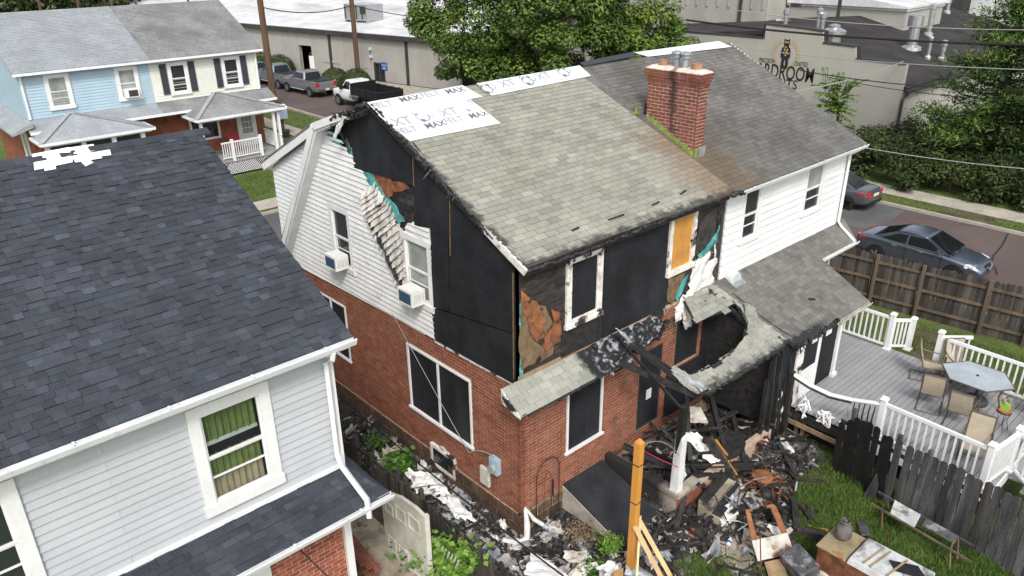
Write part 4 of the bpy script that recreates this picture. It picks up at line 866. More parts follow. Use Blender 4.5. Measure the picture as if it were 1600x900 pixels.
for (px, py, m) in ((993, 178, 'flashing_moss'), (1009, 178, 'black_plastic')):
    u, v = roof_pt(px, py); p = Vector(RO)+Vector((1, 0, 0))*u+RVv*v
    b = MB(); b.tube(p-Vector((0, 0, .05)), p+Vector((0, 0, .28)), .035, n=8); b.lathe([(.1, 0), (.1, .03), (.04, .07)], p, 10); b.build('vent_pipe', m, wr)
BR = BR0
# ================================================================== grey sided neighbour
LX = -4.05
LH = thing('grey_house', 'grey sided neighbouring house with dark architectural shingle roof and green curtained window', 'house', (LX, 0, 0))
LXR = -3.81; LW = -14.0
b = MB(); b.box((LW, .14, 0), (LX-.14, D-.2, 3.7)); b.box((LW, .14, 3.72), (LX-.14, 7.6, 6.18)); b.prism([(LW, YE+.6, 6.2), (LW, YR, ZR-.2), (LW, 6.7, 7.6), (LW, 7.6, 6.2)], (LX-.14-LW, 0, 0)); b.build('interior', 'dark_inside', LH)
V1 = (-6.3, 4.25, -5.12, 6.06); V2 = (-9.6, 4.25, -8.42, 6.06)
ls = slab(LH, 'siding_panel', (0, 0, 0), RU, RV, RN, [rect(LW, 4.05, LX, 6.4), rect(V1[0], V1[1], V1[2], V1[3]), rect(V2[0], V2[1], V2[2], V2[3])], .1, 'grey_siding')
tile(ls, 'siding_board', (0, 0, 0), RU, RV, RN, [rect(LW, 4.05, LX-.05, 6.34), rect(V1[0], V1[1], V1[2], V1[3]), rect(V2[0], V2[1], V2[2], V2[3])], .134, 3.7, 'grey_siding', gap=.003, vgap=.0, th=.006, lap=.028, jit=0, budget=80)
b = MB(); b.box((LX-.06, -.04, 3.9), (LX+.04, .06, 6.36)); b.build('corner_trim', 'white_trim', LH)
b = MB(); b.box((LW, -.06, 3.93), (LX+.03, -.005, 4.05)); b.build('base_trim', 'white_trim', LH)
b = MB(); b.box((LX, .06, 3.9), (LX+.02, D, 6.4)); b.prism([(LX, .1, 6.4), (LX, YR, ZR-.2), (LX, 7, 7.7), (LX, 9.5, 6.4)], (.02, 0, 0)); b.build('end_siding', 'grey_siding', LH)
for k, v in enumerate((V1, V2)):
    fr = window(LH, (v[0]-.02, -.012, v[1]-.02), RU, RV, RN, v[2]-v[0]+.04, v[3]-v[1]+.04, fw=.17, n1=.05, glass='glass' if k else 'clear_glass', depth=.03, sill=.02)
    if k == 0:   # curtains hanging behind the glass: folded strips in front of the dark panes' depth
        for (z0, z1, m) in ((5.38, 5.95, 'curtain_green'), (4.8, 5.16, 'curtain_green'), (4.36, 4.8, 'curtain_tan')):
            G_ = []
            for z in (z0, z1):
                G_.append([(v[0]+.2+(v[2]-v[0]-.4)*j/40, .07+.02*math.sin(j*1.25)+.01*math.sin(j*.5), z) for j in range(41)])
            q = MB(); q.grid(G_); q.build('curtain', m, fr)
        q = MB(); q.box((v[0]+.2, .05, 5.33), (v[2]-.2, .07, 5.39)); q.build('valance_rod', 'vent_green', fr)
lr = slab(LH, 'roof', RO, (1, 0, 0), RVv, RNn, [rect(LW, .02, LXR, RL)], .12, 'shingle_dark')
tile(lr, 'shingle', RO, (1, 0, 0), RVv, RNn, [rect(LW, -.02, LXR+.02, RL)], .118, .17, 'shingle_dark', gap=.002, vgap=0, th=.006, lap=.008, wvar=.4, th2=.014, jit=.0005, budget=280)
b = MB(); b.prism([(LW, YR-.02, ZR-.02), (LW, YR-.02, ZR-.14), (LW, 6.9, 7.7), (LW, D+.1, 3.7), (LW, D+.18, 3.75), (LW, 6.95, 7.9)], (LXR-LW, 0, 0)); b.build('front_roof', 'shingle_dark', LH)
b = MB()
for k in range(46):
    x = LW+k*.225; b.new(); b.prism([(x, YR-.16, ZR-.055+.012*(k % 2)), (x, YR, ZR+.03), (x, YR+.14, ZR-.04), (x, YR+.14, ZR-.055), (x, YR, ZR+.015), (x, YR-.16, ZR-.075)], (.24, 0, 0))
b.build('ridge_shingle', 'shingle_dark', lr, kind='stuff')
b = MB(); b.bar((LXR-.02, YE+.02, ZE-.1), (LXR-.02, YR, ZR-.1), .03, .16, up=RNn); b.build('rake_board', 'white_trim', LH)
b = MB(); b.box((LW, YE, ZE-.18), (LXR-.02, YE+.03, ZE-.02)); b.box((LW, YE+.03, ZE-.18), (LXR-.04, -.01, ZE-.14)); b.build('fascia', 'white_trim', LH)
gutter(LH, (LW, YE-.001, ZE+.0), (LXR+.03, YE-.001, ZE+.0), (0, -1, 0), .12)
downspout(LH, [(LX-.12, YE-.06, ZE-.12), (LX-.12, YE-.02, ZE-.25), (LX-.1, -.1, ZE-.42), (LX-.1, -.09, 4.3), (LX-.1, -.18, 4.1), (LX-.1, -.9, 3.84), (LX-.1, -.92, 3.5)], .085)
# white patch of tape strips on the ridge
def rt(px, py): u, v = roof_pt(px, py); return u, v
for pts in (((50, 243), (108, 232), (112, 244), (52, 256)), ((53, 256), (112, 244), (114, 255), (54, 268)), ((66, 244), (84, 240), (88, 266), (70, 269)), ((106, 233), (146, 227), (160, 249), (118, 256)), ((116, 240), (172, 236), (174, 244), (112, 251)), ((122, 250), (134, 246), (146, 256), (134, 262))):
    b = MB(); b.prism([Vector(RO)+Vector((1, 0, 0))*u+RVv*v+RNn*(.022+random.random()*.006) for u, v in [rt(*p) for p in pts][::-1]], RNn*.004); b.build('white_patch', 'patch_white', lr)
# lower skirt roof and brick ground floor
LXR = -3.72; st2 = 3.98; LY, LZ = -.86, 3.72
v_ = (Vector((0, -.01, st2))-Vector((0, LY, LZ))); vl = v_.length; v_.normalize(); n_ = Vector((1, 0, 0)).cross(v_)
lk = slab(LH, 'skirt_roof', (0, LY, LZ), (1, 0, 0), v_, n_, [[(LW, 0), (LXR, 0), (LX, vl), (LW, vl)]], .06, 'shingle_dark')
tile(lk, 'shingle', (0, LY, LZ), (1, 0, 0), v_, n_, [[(LW, -.02), (LXR+.01, -.02), (LX, vl), (LW, vl)]], .118, .17, 'shingle_dark', gap=.002, vgap=0, th=.006, lap=.007, wvar=.5, th2=.009, budget=20)
v2 = Vector((-.32, 0, .42)).normalized()
v2 = Vector((LX-LXR, 0, st2-LZ)); l2 = v2.length; v2.normalize(); n2 = Vector((0, 1, 0)).cross(v2); lp2 = [(LY, 0), (6, 0), (6, l2), (-.01, l2)]
sk2 = slab(LH, 'side_skirt', (LXR, 0, LZ), (0, 1, 0), v2, n2, [lp2], .05, 'shingle_dark')
tile(sk2, 'shingle', (LXR, 0, LZ), (0, 1, 0), v2, n2, [lp2], .118, .17, 'shingle_dark', gap=.002, vgap=0, th=.006, lap=.007, wvar=.5, th2=.009, budget=10)
gutter(LH, (LW, LY, LZ+.01), (LXR+.04, LY, LZ+.01), (0, -1, 0), .11)
b = MB(); b.box((LW, LY+.02, LZ-.12), (LXR-.02, -.01, LZ-.08)); b.build('soffit', 'white_trim', LH)
lbw = slab(LH, 'rear_wall', (0, 0, 0), RU, RV, RN, [rect(LW, 0, LX, 3.9)], .12, 'mortar_pale')
tile(lbw, 'brick', (0, 0, 0), RU, RV, RN, [rect(-5.55, 1.0, LX+.01, 3.55)], BR, .235, 'brick_near', gap=.015, th=.008, jit=.002, budget=240)
lsw = slab(LH, 'side_wall', (LX, 0, 0), (0, 1, 0), (0, 0, 1), (1, 0, 0), [rect(-.0, 0, D, 3.9)], .12, 'mortar_pale')
tile(lsw, 'brick', (LX, 0, 0), (0, 1, 0), (0, 0, 1), (1, 0, 0), [rect(0, 1.0, 2, 3.5)], BR, .235, 'brick_near', gap=.015, th=.008, budget=10)
b = MB(); b.box((LX-.16, -.1, .3), (LX-.03, -.012, 3.5)); b.build('downpipe', 'white_trim', LH)
b = MB(); b.box((-5.85, -.05, 1.), (-5.55, -.005, 3.45)); b.box((-7.2, -.05, 3.3), (-5.85, -.01, 3.45)); b.build('door_frame', 'white_trim', LH)
b = MB(); b.box((-7.2, -.02, 1.), (-5.85, -.004, 3.3)); b.build('glass_door', 'glass', LH)
# ================================================================== houses across the street
BY = 34.5; BZ = 6.3
def back_house(name, label, x0, x1, wall, roofm, wins, left_end, right_end):
    h = thing(name, label, 'house', (x0, BY, 0))
    b = MB(); b.box((x0, BY, 0), (x1, BY+9, 4.0)); b.build('brick_wall', 'brick_red', h)
    b = MB(); b.prism([(x0, BY-.02, 3.9), (x0, BY-.02, BZ), (x0, BY+4.6, 8.5), (x0, BY+6.9, 7.7), (x0, BY+9, 4.2), (x0, BY+9, 3.9)], (x1-x0, 0, 0)); b.build('upper_wall', wall, h)
    b = MB()      # siding courses, far off: one sawtooth face
    z = 4.05
    while z < BZ-.05: b.new(); b.hexa([(x0, BY-.055, z), (x1, BY-.055, z), (x1, BY-.02, z), (x0, BY-.02, z)], [(x0, BY-.028, z+.148), (x1, BY-.028, z+.148), (x1, BY-.02, z+.148), (x0, BY-.02, z+.148)]); z += .15
    b.build('siding_board', wall, h, kind='stuff')
    a0 = x0-(.25 if left_end else 0); a1 = x1+(.3 if right_end else 0)
    b = MB(); b.prism([(a0, BY-.4, BZ-.06), (a0, BY-.4, BZ+.02), (a0, BY+4.6, 8.68), (a0, BY+4.6, 8.56)], (a1-a0, 0, 0)); b.prism([(a0, BY+4.6, 8.68), (a0, BY+4.6, 8.56), (a0, BY+7, 7.7), (a0, BY+7.05, 7.85)], (a1-a0, 0, 0)); b.prism([(a0, BY+7, 7.7), (a0, BY+7.05, 7.85), (a0, BY+9.5, 3.8), (a0, BY+9.3, 3.7)], (a1-a0, 0, 0)); rf = b.build('roof', roofm, h)
    # shingle courses as thin laps
    b = MB(); v = Vector((0, 5, 2.38)).normalized(); n = Vector((1, 0, 0)).cross(v); O = Vector((0, BY-.42, BZ+.02)); L = 5.55; k = 0
    while k*.14 < L:
        x = a0
        while x < a1:
            w = random.uniform(.25, .6); x2 = min(x+w, a1); b.new(); p = O+v*(k*.14)
            b.hexa([p+Vector((x, 0, 0)), p+Vector((x2, 0, 0)), p+v*.14+Vector((x2, 0, 0)), p+v*.14+Vector((x, 0, 0))], [p+Vector((x, 0, 0))+n*.02, p+Vector((x2, 0, 0))+n*.02, p+v*.14+Vector((x2, 0, 0))+n*.008, p+v*.14+Vector((x, 0, 0))+n*.008]); x = x2
        k += 1
    b.build('shingle', roofm, rf, kind='stuff')
    b = MB(); b.box((a0, BY-.5, BZ-.12), (a1, BY-.38, BZ+.0)); b.build('gutter', 'gutter_white', h)
    for (cx, z0, w, hh, shut, g) in wins:
        window(h, (cx-w/2, BY-.05, z0), RU, RV, RN, w, hh, fw=.17, n1=.06, glass=g, depth=.0, sill=.02)
        if shut:
            for s in (-1, 1):
                b = MB(); xx = cx+s*(w/2+.22); b.box((xx-.17, BY-.11, z0+.1), (xx+.17, BY-.06, z0+hh-.05)); b.build('shutter', 'shutter', h)
    # skirt roof over the ground floor
    b = MB(); b.prism([(a0-.0, BY-.02, 4.05), (a0, BY-1.0, 3.6), (a0, BY-1.0, 3.52), (a0, BY-.02, 3.85)], (a1-a0+.2*right_end, 0, 0)); b.build('skirt_roof', roofm, h)
    b = MB(); b.box((a0, BY-1.1, 3.48), (a1+.2*right_end, BY-1.0, 3.6)); b.build('gutter', 'gutter_white', h)
    return h
def hip_porch(h, x0, x1, y0, ze, zt, roofm, wy):
    """hipped porch roof: eaves at x0..x1 and y0, apex against the wall"""
    cx0, cx1 = x0+ (x1-x0)*.36, x0+(x1-x0)*.40
    b = MB(); A, B_, C, D_ = (x0, y0, ze), (x1, y0, ze), (x1, wy, ze), (x0, wy, ze); R0, R1 = (cx0, wy-.3, zt), (cx1, wy-.3, zt)
    b.poly([A, B_, R1, R0]); b.poly([B_, C, R1]); b.poly([D_, A, R0]); b.poly([C, D_, R0, R1]); r = b.build('porch_roof', roofm, h)
    md = r.modifiers.new('thick', 'SOLIDIFY'); md.thickness = .08
    b = MB(); b.bar(Vector(A)+Vector((0, 0, .02)), Vector(R0)+Vector((0, 0, .02)), .22, .04); b.bar(Vector(B_)+Vector((0, 0, .02)), Vector(R1)+Vector((0, 0, .02)), .22, .04); b.build('hip_cap', 'shingle_pale', h)
    b = MB(); b.box((x0-.05, y0-.1, ze-.12), (x1+.05, y0, ze)); b.box((x0-.08, y0, ze-.12), (x0, wy, ze)); b.box((x1, y0, ze-.12), (x1+.08, wy, ze)); b.build('gutter', 'gutter_white', h)
    b = MB(); b.box((x0+.1, y0+.1, ze-.22), (x1-.1, wy-.1, ze-.1)); b.build('porch_ceiling', 'white_trim', h)
BX0, BXM, BX1 = -1.1, 5.05, 11.05
bl = back_house('blue_house', 'light blue sided house across the street with white framed windows and hipped porch roof', BX0, BXM, 'blue_siding', 'shingle_pale', [(.55, 4.35, 1.15, 1.75, 0, ('glass_curtain', 'glass_curtain')), (3.85, 4.35, 1.15, 1.75, 0, ('glass_curtain', 'glass_curtain'))], 1, 0)
hip_porch(bl, -1.35, 3.85, 31.7, 3.35, 4.3, 'shingle_pale', BY-.8)
for x in (-1.1, .5, 1.9, 3.3):
    b = MB(); b.box((x-.1, 31.85, .5), (x+.1, 32.05, 3.25)); b.build('porch_post', 'white_trim', bl)
b = MB(); b.box((-1.2, 31.8, .0), (3.6, 33.6, .9)); b.build('porch_base', 'brick_red', bl)
for x0, x1 in ((-.9, .35), (.7, 1.75), (2.1, 3.15)):
    b = MB(); b.box((x0, 32.0, 1.9), (x1, 32.06, 3.2)); b.build('porch_window', 'glass', bl)
b = MB(); b.box((-1.0, 31.9, .9), (3.5, 32.1, 1.95)); b.build('porch_wall', 'brick_red', bl)
b = MB(); b.path([(BX0+.1, BY-.1, BZ-.1), (BX0+.1, BY-.1, 4.05)], .06, 6); b.build('downspout', 'white_trim', bl)
sy = [BY+1.2, BY+2.3]
b = MB(); frame_bars(b, (BX0-.02, BY+2.6, 1.6), GU, GV, GN, 1.2, 1.6, .14, -.02, .05, .04); sw = b.build('window', 'white_trim', bl)
b = MB(); b.box((BX0-.03, BY+1.5, 1.7), (BX0-.01, BY+2.5, 3.1)); b.build('pane', 'glass_curtain', sw)
b = MB(); b.prism([(BX0-.02, BY-.9, 4.05), (BX0-1.0, BY-.9, 3.6), (BX0-1.0, BY-.9, 3.5), (BX0-.02, BY-.9, 3.8)], (0, 9, 0)); b.build('side_skirt', 'shingle_pale', bl)
ac = thing('air_conditioner', 'small white window air conditioner in the blue house upper window', 'air conditioner', (3.85, BY-.1, 4.6), 'window air conditioners')
b = MB(); b.box((3.52, BY-.5, 4.55), (4.18, BY-.1, 4.98)); b.build('case', 'white_trim', ac)
b = MB(); b.box((3.66, BY-.51, 4.6), (4.12, BY-.5, 4.92)); b.build('grille', 'dark_trim', ac)
ch2 = thing('cream_house', 'cream sided house across the street with dark shutters and a railed front porch', 'house', (BXM, BY, 0))
_t = back_house('cream_house', '', BXM, BX1, 'cream_siding', 'shingle_pale_grey', [(6.5, 4.3, 1.1, 1.75, 1, 'glass'), (9.5, 4.3, 1.1, 1.75, 1, 'glass')], 0, 1)
bpy.data.objects.remove(ch2); ch2 = _t; ch2.name = 'cream_house'; ch2['label'] = 'cream sided house across the street with dark shutters and a railed front porch'
ROOTLOC['cream_house'] = Vector((BXM, BY, 0))
b = MB(); b.path([(BX1-.05, BY-.12, BZ-.1), (BX1-.05, BY-.12, 4.05)], .07, 6); b.build('downspout', 'white_trim', ch2)
hip_porch(ch2, 6.05, 11.15, 31.7, 3.35, 4.35, 'shingle_pale_grey', BY-.8)
b = MB(); b.box((6.2, 31.85, .75), (10.7, BY, .9)); b.build('porch_floor', 'deck_grey', ch2)
for x in (6.3, 10.75, 10.45):
    b = MB(); b.box((x-.07, 31.85, .85), (x+.07, 32.0, 3.25)); b.build('porch_post', 'vinyl_white', ch2)
def rail(parent, p, q, h, n, mats='vinyl_white', w=.06, z0=.12):
    p, q = Vector(p), Vector(q); b = MB(); up = Vector((0, 0, 1))
    b.bar(p+up*h, q+up*h, .07, .08); rl = b.build('railing', mats, parent); b = MB(); b.bar(p+up*z0, q+up*z0, .05, .06); b.build('bottom_rail', mats, rl)
    for k in range(n):
        c = p.lerp(q, (k+.5)/n); b = MB(); b.box((c.x-.02, c.y-.02, c.z+z0), (c.x+.02, c.y+.02, c.z+h)); b.build('baluster', mats, rl)
    return rl
rail(ch2, (7.2, 31.9, .9), (9.45, 31.9, .9), .95, 18)
b = MB(); b.box((7.75, 31.83, .8), (7.9, 31.98, 2.0)); b.box((9.4, 31.83, .8), (9.55, 31.98, 2.0)); b.build('railing_post', 'vinyl_white', ch2, kind='stuff')
rail(ch2, (10.7, 33.9, .9), (10.7, 32.0, .9), .9, 12)
b = MB(); s_ = .13
for k in range(18):
    for sgn in (-1, 1):
        x = 7.0+k*s_*1.1; b.new(); b.bar((x, 31.84+.004*sgn, .1), (x+.6*sgn, 31.84+.004*sgn, .72), .03, .006, up=(0, 1, 0))
b.build('lattice', 'vinyl_white', ch2, kind='stuff')
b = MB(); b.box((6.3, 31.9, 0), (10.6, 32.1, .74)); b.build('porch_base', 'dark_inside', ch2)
b = MB()
for k in range(4): b.box((9.6, 31.8-.28*(k+1), 0), (10.7, 31.84-.28*k, .7-.17*k))
b.build('steps', 'concrete', ch2)
b = MB(); b.path([(10.75, 31.8, 1.75), (10.8, 30.6, .95), (10.8, 30.55, .1)], .025, 6); b.build('handrail', 'dark_trim', ch2)
b = MB(); frame_bars(b, (9.35, BY-.02, .9), RU, RV, RN, 1.15, 2.3, .14, -.02, .06); dr = b.build('door', 'white_trim', ch2)
b = MB(); b.box((9.5, BY-.05, 1.0), (10.36, BY-.02, 3.06)); b.build('door_leaf', 'white_trim', dr)
for r in range(4):
    for c in range(3): b = MB(); b.box((9.62+c*.22, BY-.06, 1.6+r*.34), (9.81+c*.22, BY-.045, 1.9+r*.34)); b.build('pane', 'glass_curtain', dr)
b = MB(); frame_bars(b, (6.6, BY-.02, 1.6), RU, RV, RN, 1.7, 1.5, .12, -.02, .06); wn = b.build('window', 'white_trim', ch2)
b = MB(); b.box((6.7, BY-.04, 1.7), (8.2, BY-.02, 3.0)); b.build('pane', 'glass', wn)
t = thing('porch_chair', 'red plastic chair on the cream house porch', 'chair', (8.6, 33.2, .9))
b = MB(); b.box((8.3, 33.0, 1.25), (8.9, 33.5, 1.31)); b.build('seat', 'red_chair', t)
b = MB(); b.box((8.3, 33.45, 1.3), (8.9, 33.52, 1.95)); b.build('backrest', 'red_chair', t)
for dx_ in (8.33, 8.83):
    for dy_ in (33.03, 33.44): b = MB(); b.box((dx_, dy_, .9), (dx_+.05, dy_+.05, 1.26)); b.build('leg', 'red_chair', t)
# ================================================================== ground, road, pavements
def flat(name, pts, z, m, kind='structure', th=.02):
    b = MB(); b.prism([(x, y, z-th) for x, y in pts], (0, 0, th)); return b.build(name, m, None, kind=kind)
def R4(x0, y0, x1, y1): return [(x0, y0), (x1, y0), (x1, y1), (x0, y1)]
flat('ground', R4(-400, -60, 400, 600), -.02, 'lawn', th=.3)
flat('road', R4(18.9, -60, 28.2, 300), .004, 'asphalt_red')
flat('street', R4(-120, 15.2, 18.9, 24.2), .004, 'asphalt_grey')
flat('road_patch', [(24.2, 3.2), (28.2, 3.5), (28.2, 13), (24.2, 13)], .008, 'asphalt_grey')
flat('yard_earth', [(-3.6, -9), (2.4, -9), (3.6, -4.2), (5.5, -4.4), (7.3, -3.4), (7.2, -.2), (-3.6, 9.5)], -.012, 'earth')
flat('side_path', R4(-4.0, -4, -2.1, 9.5), -.004, 'concrete_dirty')
flat('burnt_ground', [(-1.4, 7.5), (0, 7.5), (0, .0), (7.4, .0), (7.4, -2.2), (6.8, -3.1), (5.2, -3.5), (3.3, -3.4), (2.4, -2.6), (.9, -1.9), (-.6, -1.2), (-1.3, .2)][::-1], -.002, 'ash_ground')
flat('yard_path', [(12.9, -3.9), (12.9, -2.9), (16.2, -1.9), (16.4, -3.0)], -.004, 'earth')
kb = MB()
for y in range(-60, 60, 2): kb.new(); kb.box((28.2, y*1.5, -.02), (28.38, y*1.5+2.98, .13))
kb.build('kerb', 'kerb', kind='structure')
kb = MB(); kb.box((18.72, 25, -.02), (18.9, 300, .12)); kb.box((18.72, -60, -.02), (18.9, 14.5, .12)); kb.box((-120, 24.2, -.02), (18.0, 24.36, .12)); kb.build('kerb', 'kerb', kind='structure')
pv = flat('pavement', R4(30.0, -60, 31.5, 40), .0, 'tar', th=.05)
k = 0; y = -20
while y < 30: 
    b = MB(); b.box((30.0, y+.01, -.01), (31.5, y+1.49, .03+random.uniform(-.006, .006))); b.build('paving_slab', 'pavement', pv); y += 1.5
pv = flat('pavement', R4(14.6, 24.5, 15.9, 120), .0, 'tar', th=.05)
y = 25
while y < 60:
    b = MB(); b.box((14.6, y+.01, -.01), (15.9, y+1.49, .03)); b.build('paving_slab', 'pavement', pv); y += 1.5
pv = flat('pavement', R4(-40, 25.0, 14.6, 26.4), .0, 'tar', th=.05)
x = 2.5
while x < 14:
    b = MB(); b.box((x+.01, 25.0, -.01), (x+1.49, 26.4, .03)); b.build('paving_slab', 'pavement', pv); x += 1.5
flat('pavement', R4(9.6, 26.4, 10.8, 30.8), .0, 'pavement')
flat('forecourt', [(28.38, 38), (33.5, 38), (26, 75), (23.5, 75), (23.5, 70), (28.38, 60)], .0, 'concrete')
flat('verge_earth', R4(28.4, .0, 30, 2.3), -.005, 'earth')
# tar-sealed cracks in the road
b = MB()
for pts in (((1575, 365), (1565, 385), (1552, 400), (1549, 410), (1556, 422), (1558, 430)), ((1500, 350), (1530, 354), (1560, 357), (1600, 362))):
    P = [Z_(*p, .0) for p in pts]
    for a, c in zip(P, P[1:]): b.bar((a.x, a.y, .01), (c.x, c.y, .01), .07, .004)
b.build('road_crack', 'tar', kind='structure')
# ================================================================== warehouse along the road
A, Bq = Z_(478, 112), Z_(602, 128)
wd = (A-Bq); wd.z = 0; wd.normalize(); wn_ = Vector((-wd.y, wd.x, 0));
if wn_.x > 0: wn_ = -wn_
def wpl(px, py):
    d = ray(px, py); t = (Bq-CAM).dot(wn_)/d.dot(wn_); p = CAM+d*t; return ((p-Bq).dot(wd), p.z)
HT = (wpl(395, 28)[1]+wpl(640, 70)[1])/2
WHS = thing('warehouse', 'long pale grey warehouse with white roof, dark doorway and black downpipes behind parked trucks', 'warehouse', (Bq.x, Bq.y, 0))
Uw = wd; O = Vector((Bq.x, Bq.y, 0)); back = -wn_
d1 = (wpl(467, 70), wpl(491, 112)); d2 = (wpl(584, 97), wpl(603, 128))
wdoors = [rect(min(d1[0][0], d1[1][0]), -.1, max(d1[0][0], d1[1][0]), d1[0][1]), rect(min(d2[0][0], d2[1][0]), -.1, max(d2[0][0], d2[1][0]), d2[0][1])]
b = MB()
def wbox(u0, z0, u1, z1, n0, n1): b.obox(O+Uw*u0+wn_*n0+Vector((0, 0, z0)), Uw*(u1-u0), wn_*(n1-n0), Vector((0, 0, z1-z0)))
wl = slab(WHS, 'wall', O, -Uw, (0, 0, 1), wn_, [[(-u, v) for u, v in rect(-9, 0, 60, HT)]]+[[(-u, v) for u, v in w] for w in wdoors], .3, 'warehouse_wall')
b = MB(); wbox(-9, 0, 60, HT-.4, -2.2, -2.0); wbox(-9, -.05, 40, .0, -2.0, 0); b.build('interior', 'dark_inside', WHS)
b = MB(); rise = 2.2
b.hexa([O+Uw*u+back*a+Vector((0, 0, HT-.12+h)) for u, a, h in ((-9, -.3, 0), (60, -.3, 0), (60, 26, rise), (-9, 26, rise))], [O+Uw*u+back*a+Vector((0, 0, HT+h)) for u, a, h in ((-9, -.3, 0), (60, -.3, 0), (60, 26, rise), (-9, 26, rise))])
wrf = b.build('roof', 'warehouse_roof', WHS)
b = MB()
for k in range(-2, 18):
    for (a0, a1) in ((0, 13), (13.1, 26)): b.bar(O+Uw*(k*3.2)+back*a0+Vector((0, 0, HT+.02+rise*(a0+.3)/26.3)), O+Uw*(k*3.2)+back*a1+Vector((0, 0, HT+.02+rise*(a1+.3)/26.3)), .12, .03)
b.build('roof_seam', 'warehouse_roof', wrf)
b = MB(); wbox(-9, HT-.32, 60, HT+.04, .0, .42); b.build('gutter', 'dark_trim', WHS)
for px, py in ((518, 90), (415, 70), (637, 100)):
    u = wpl(px, py)[0]; b = MB(); wbox(u-.12, 0, u+.12, HT-.3, .0, .16); b.build('downpipe', 'dark_trim', WHS)
for px, py in ((450, 60), (538, 90), (578, 90), (380, 50)):
    u = wpl(px, py)[0]; b = MB(); wbox(u-.1, 0, u+.1, HT-.32, .0, .05); b.build('pilaster', 'warehouse_wall', WHS)
for (p, q) in (((505, 92), (533, 99)), ((555, 100), (575, 106))):
    u0, v0 = wpl(*p); u1, v1 = wpl(*q); b = MB(); wbox(min(u0, u1), v1-.05, max(u0, u1), v1+.2, .0, .07); b.build('wall_ledge', 'warehouse_wall', WHS)
u0, u1, zt = wdoors[0][0][0], wdoors[0][1][0], d1[0][1]
b = MB(); wbox(u0-.25, 0, u0, zt+.2, -.1, .05); wbox(u1, 0, u1+.35, zt+.2, -.1, .05); wbox(u0, zt, u1, zt+.2, -.1, .06); b.build('door_frame', 'warehouse_wall', WHS)
b = MB()
for k in range(14): b.new(); u = random.uniform(u0+.2, u1-.4); z = random.uniform(.1, zt-.8); wbox(u, z, u+random.uniform(.3, .8), z+random.uniform(.2, .5), -1.6, -1.2)
b.build('stored_goods', 'red_planks', WHS, kind='stuff')
u0, u1, zt = wdoors[1][0][0], wdoors[1][1][0], d2[0][1]
b = MB(); wbox(u0, 0, u1, zt, -.2, -.15); gd = b.build('glass_door', 'glass', WHS)
b = MB(); wbox(u0, 0, u0+.12, zt, -.15, .03); wbox(u1-.12, 0, u1, zt, -.15, .03); wbox(u0, zt-.12, u1, zt, -.15, .02); wbox((u0+u1)/2-.05, 0, (u0+u1)/2+.05, zt, -.15, .01); b.build('door_frame', 'dark_trim', gd)
u, v = wpl(596, 97); u2, v2 = wpl(606, 110); b = MB(); wbox(min(u, u2), v2, max(u, u2), v, .01, .06); sg = b.build('blue_sign', 'sign_blue', WHS)
um = (u+u2)/2; wv = abs(u-u2)
b = MB(); wbox(um-wv*.5, v-(v-v2)*.42, um+wv*.5, v-(v-v2)*.3, .06, .065); wbox(um-wv*.2, v2+(v-v2)*.12, um+wv*.2, v2+(v-v2)*.38, .06, .065); b.build('sign_print', 'warehouse_wall', sg)
b = MB(); u, v = wpl(489, 97); wbox(u-.35, v-.6, u+.35, v+.6, .1, .14); b.build('white_board', 'paper', WHS)
for (px, py) in ((580, 76), (581, 88)):
    u, v = wpl(px, py); b = MB(); wbox(u-.1, v-.12, u+.1, v+.12, 0, .25); b.build('wall_lamp', 'lamp_clear', WHS)
# rooftop unit and the taller hall behind
p = O+Uw*wpl(490, 36)[0]+back*4+Vector((0, 0, HT+.3))
t = thing('rooftop_unit', 'boxy galvanised air unit standing on the white warehouse roof', 'air unit', tuple(p))
b = MB(); b.obox(p+Vector((0, 0, .25)), Uw*-3.2, back*2.2, Vector((0, 0, 1.5))); b.build('case', 'galvanised', t)
b = MB()
for k in range(4): b.obox(p+Uw*(-.1-.8*k)+wn_*.02+Vector((0, 0, .4)), Uw*-.08, wn_*.05, Vector((0, 0, 1.2)))
b.obox(p+Uw*-2.3+wn_*.015+Vector((0, 0, .9)), Uw*-.7, wn_*.04, Vector((0, 0, .7))); b.build('panel', 'dark_trim', t, kind='stuff')
b = MB()
for k in (0, 1.5, 3): b.obox(p+Uw*-k+Vector((0, 0, -.1)), Uw*-.15, back*2.2, Vector((0, 0, .35)))
b.build('rail_base', 'galvanised', t)
t = thing('rear_hall', 'taller white metal roofed hall behind the long warehouse', 'hall', tuple(O+back*27))
b = MB(); q = O+back*25
b.obox(q-Uw*2, Uw*72, back*40, Vector((0, 0, HT+3.2))); b.build('wall', 'warehouse_wall', t)
b = MB(); b.hexa([q+Uw*u+back*a+Vector((0, 0, h)) for u, a, h in ((-3, -.5, HT+3.0), (71, -.5, HT+3.0), (71, 30, HT+6.5), (-3, 30, HT+6.5))], [q+Uw*u+back*a+Vector((0, 0, h)) for u, a, h in ((-3, -.5, HT+3.3), (71, -.5, HT+3.3), (71, 30, HT+6.8), (-3, 30, HT+6.8))]); b.build('roof', 'membrane', t)
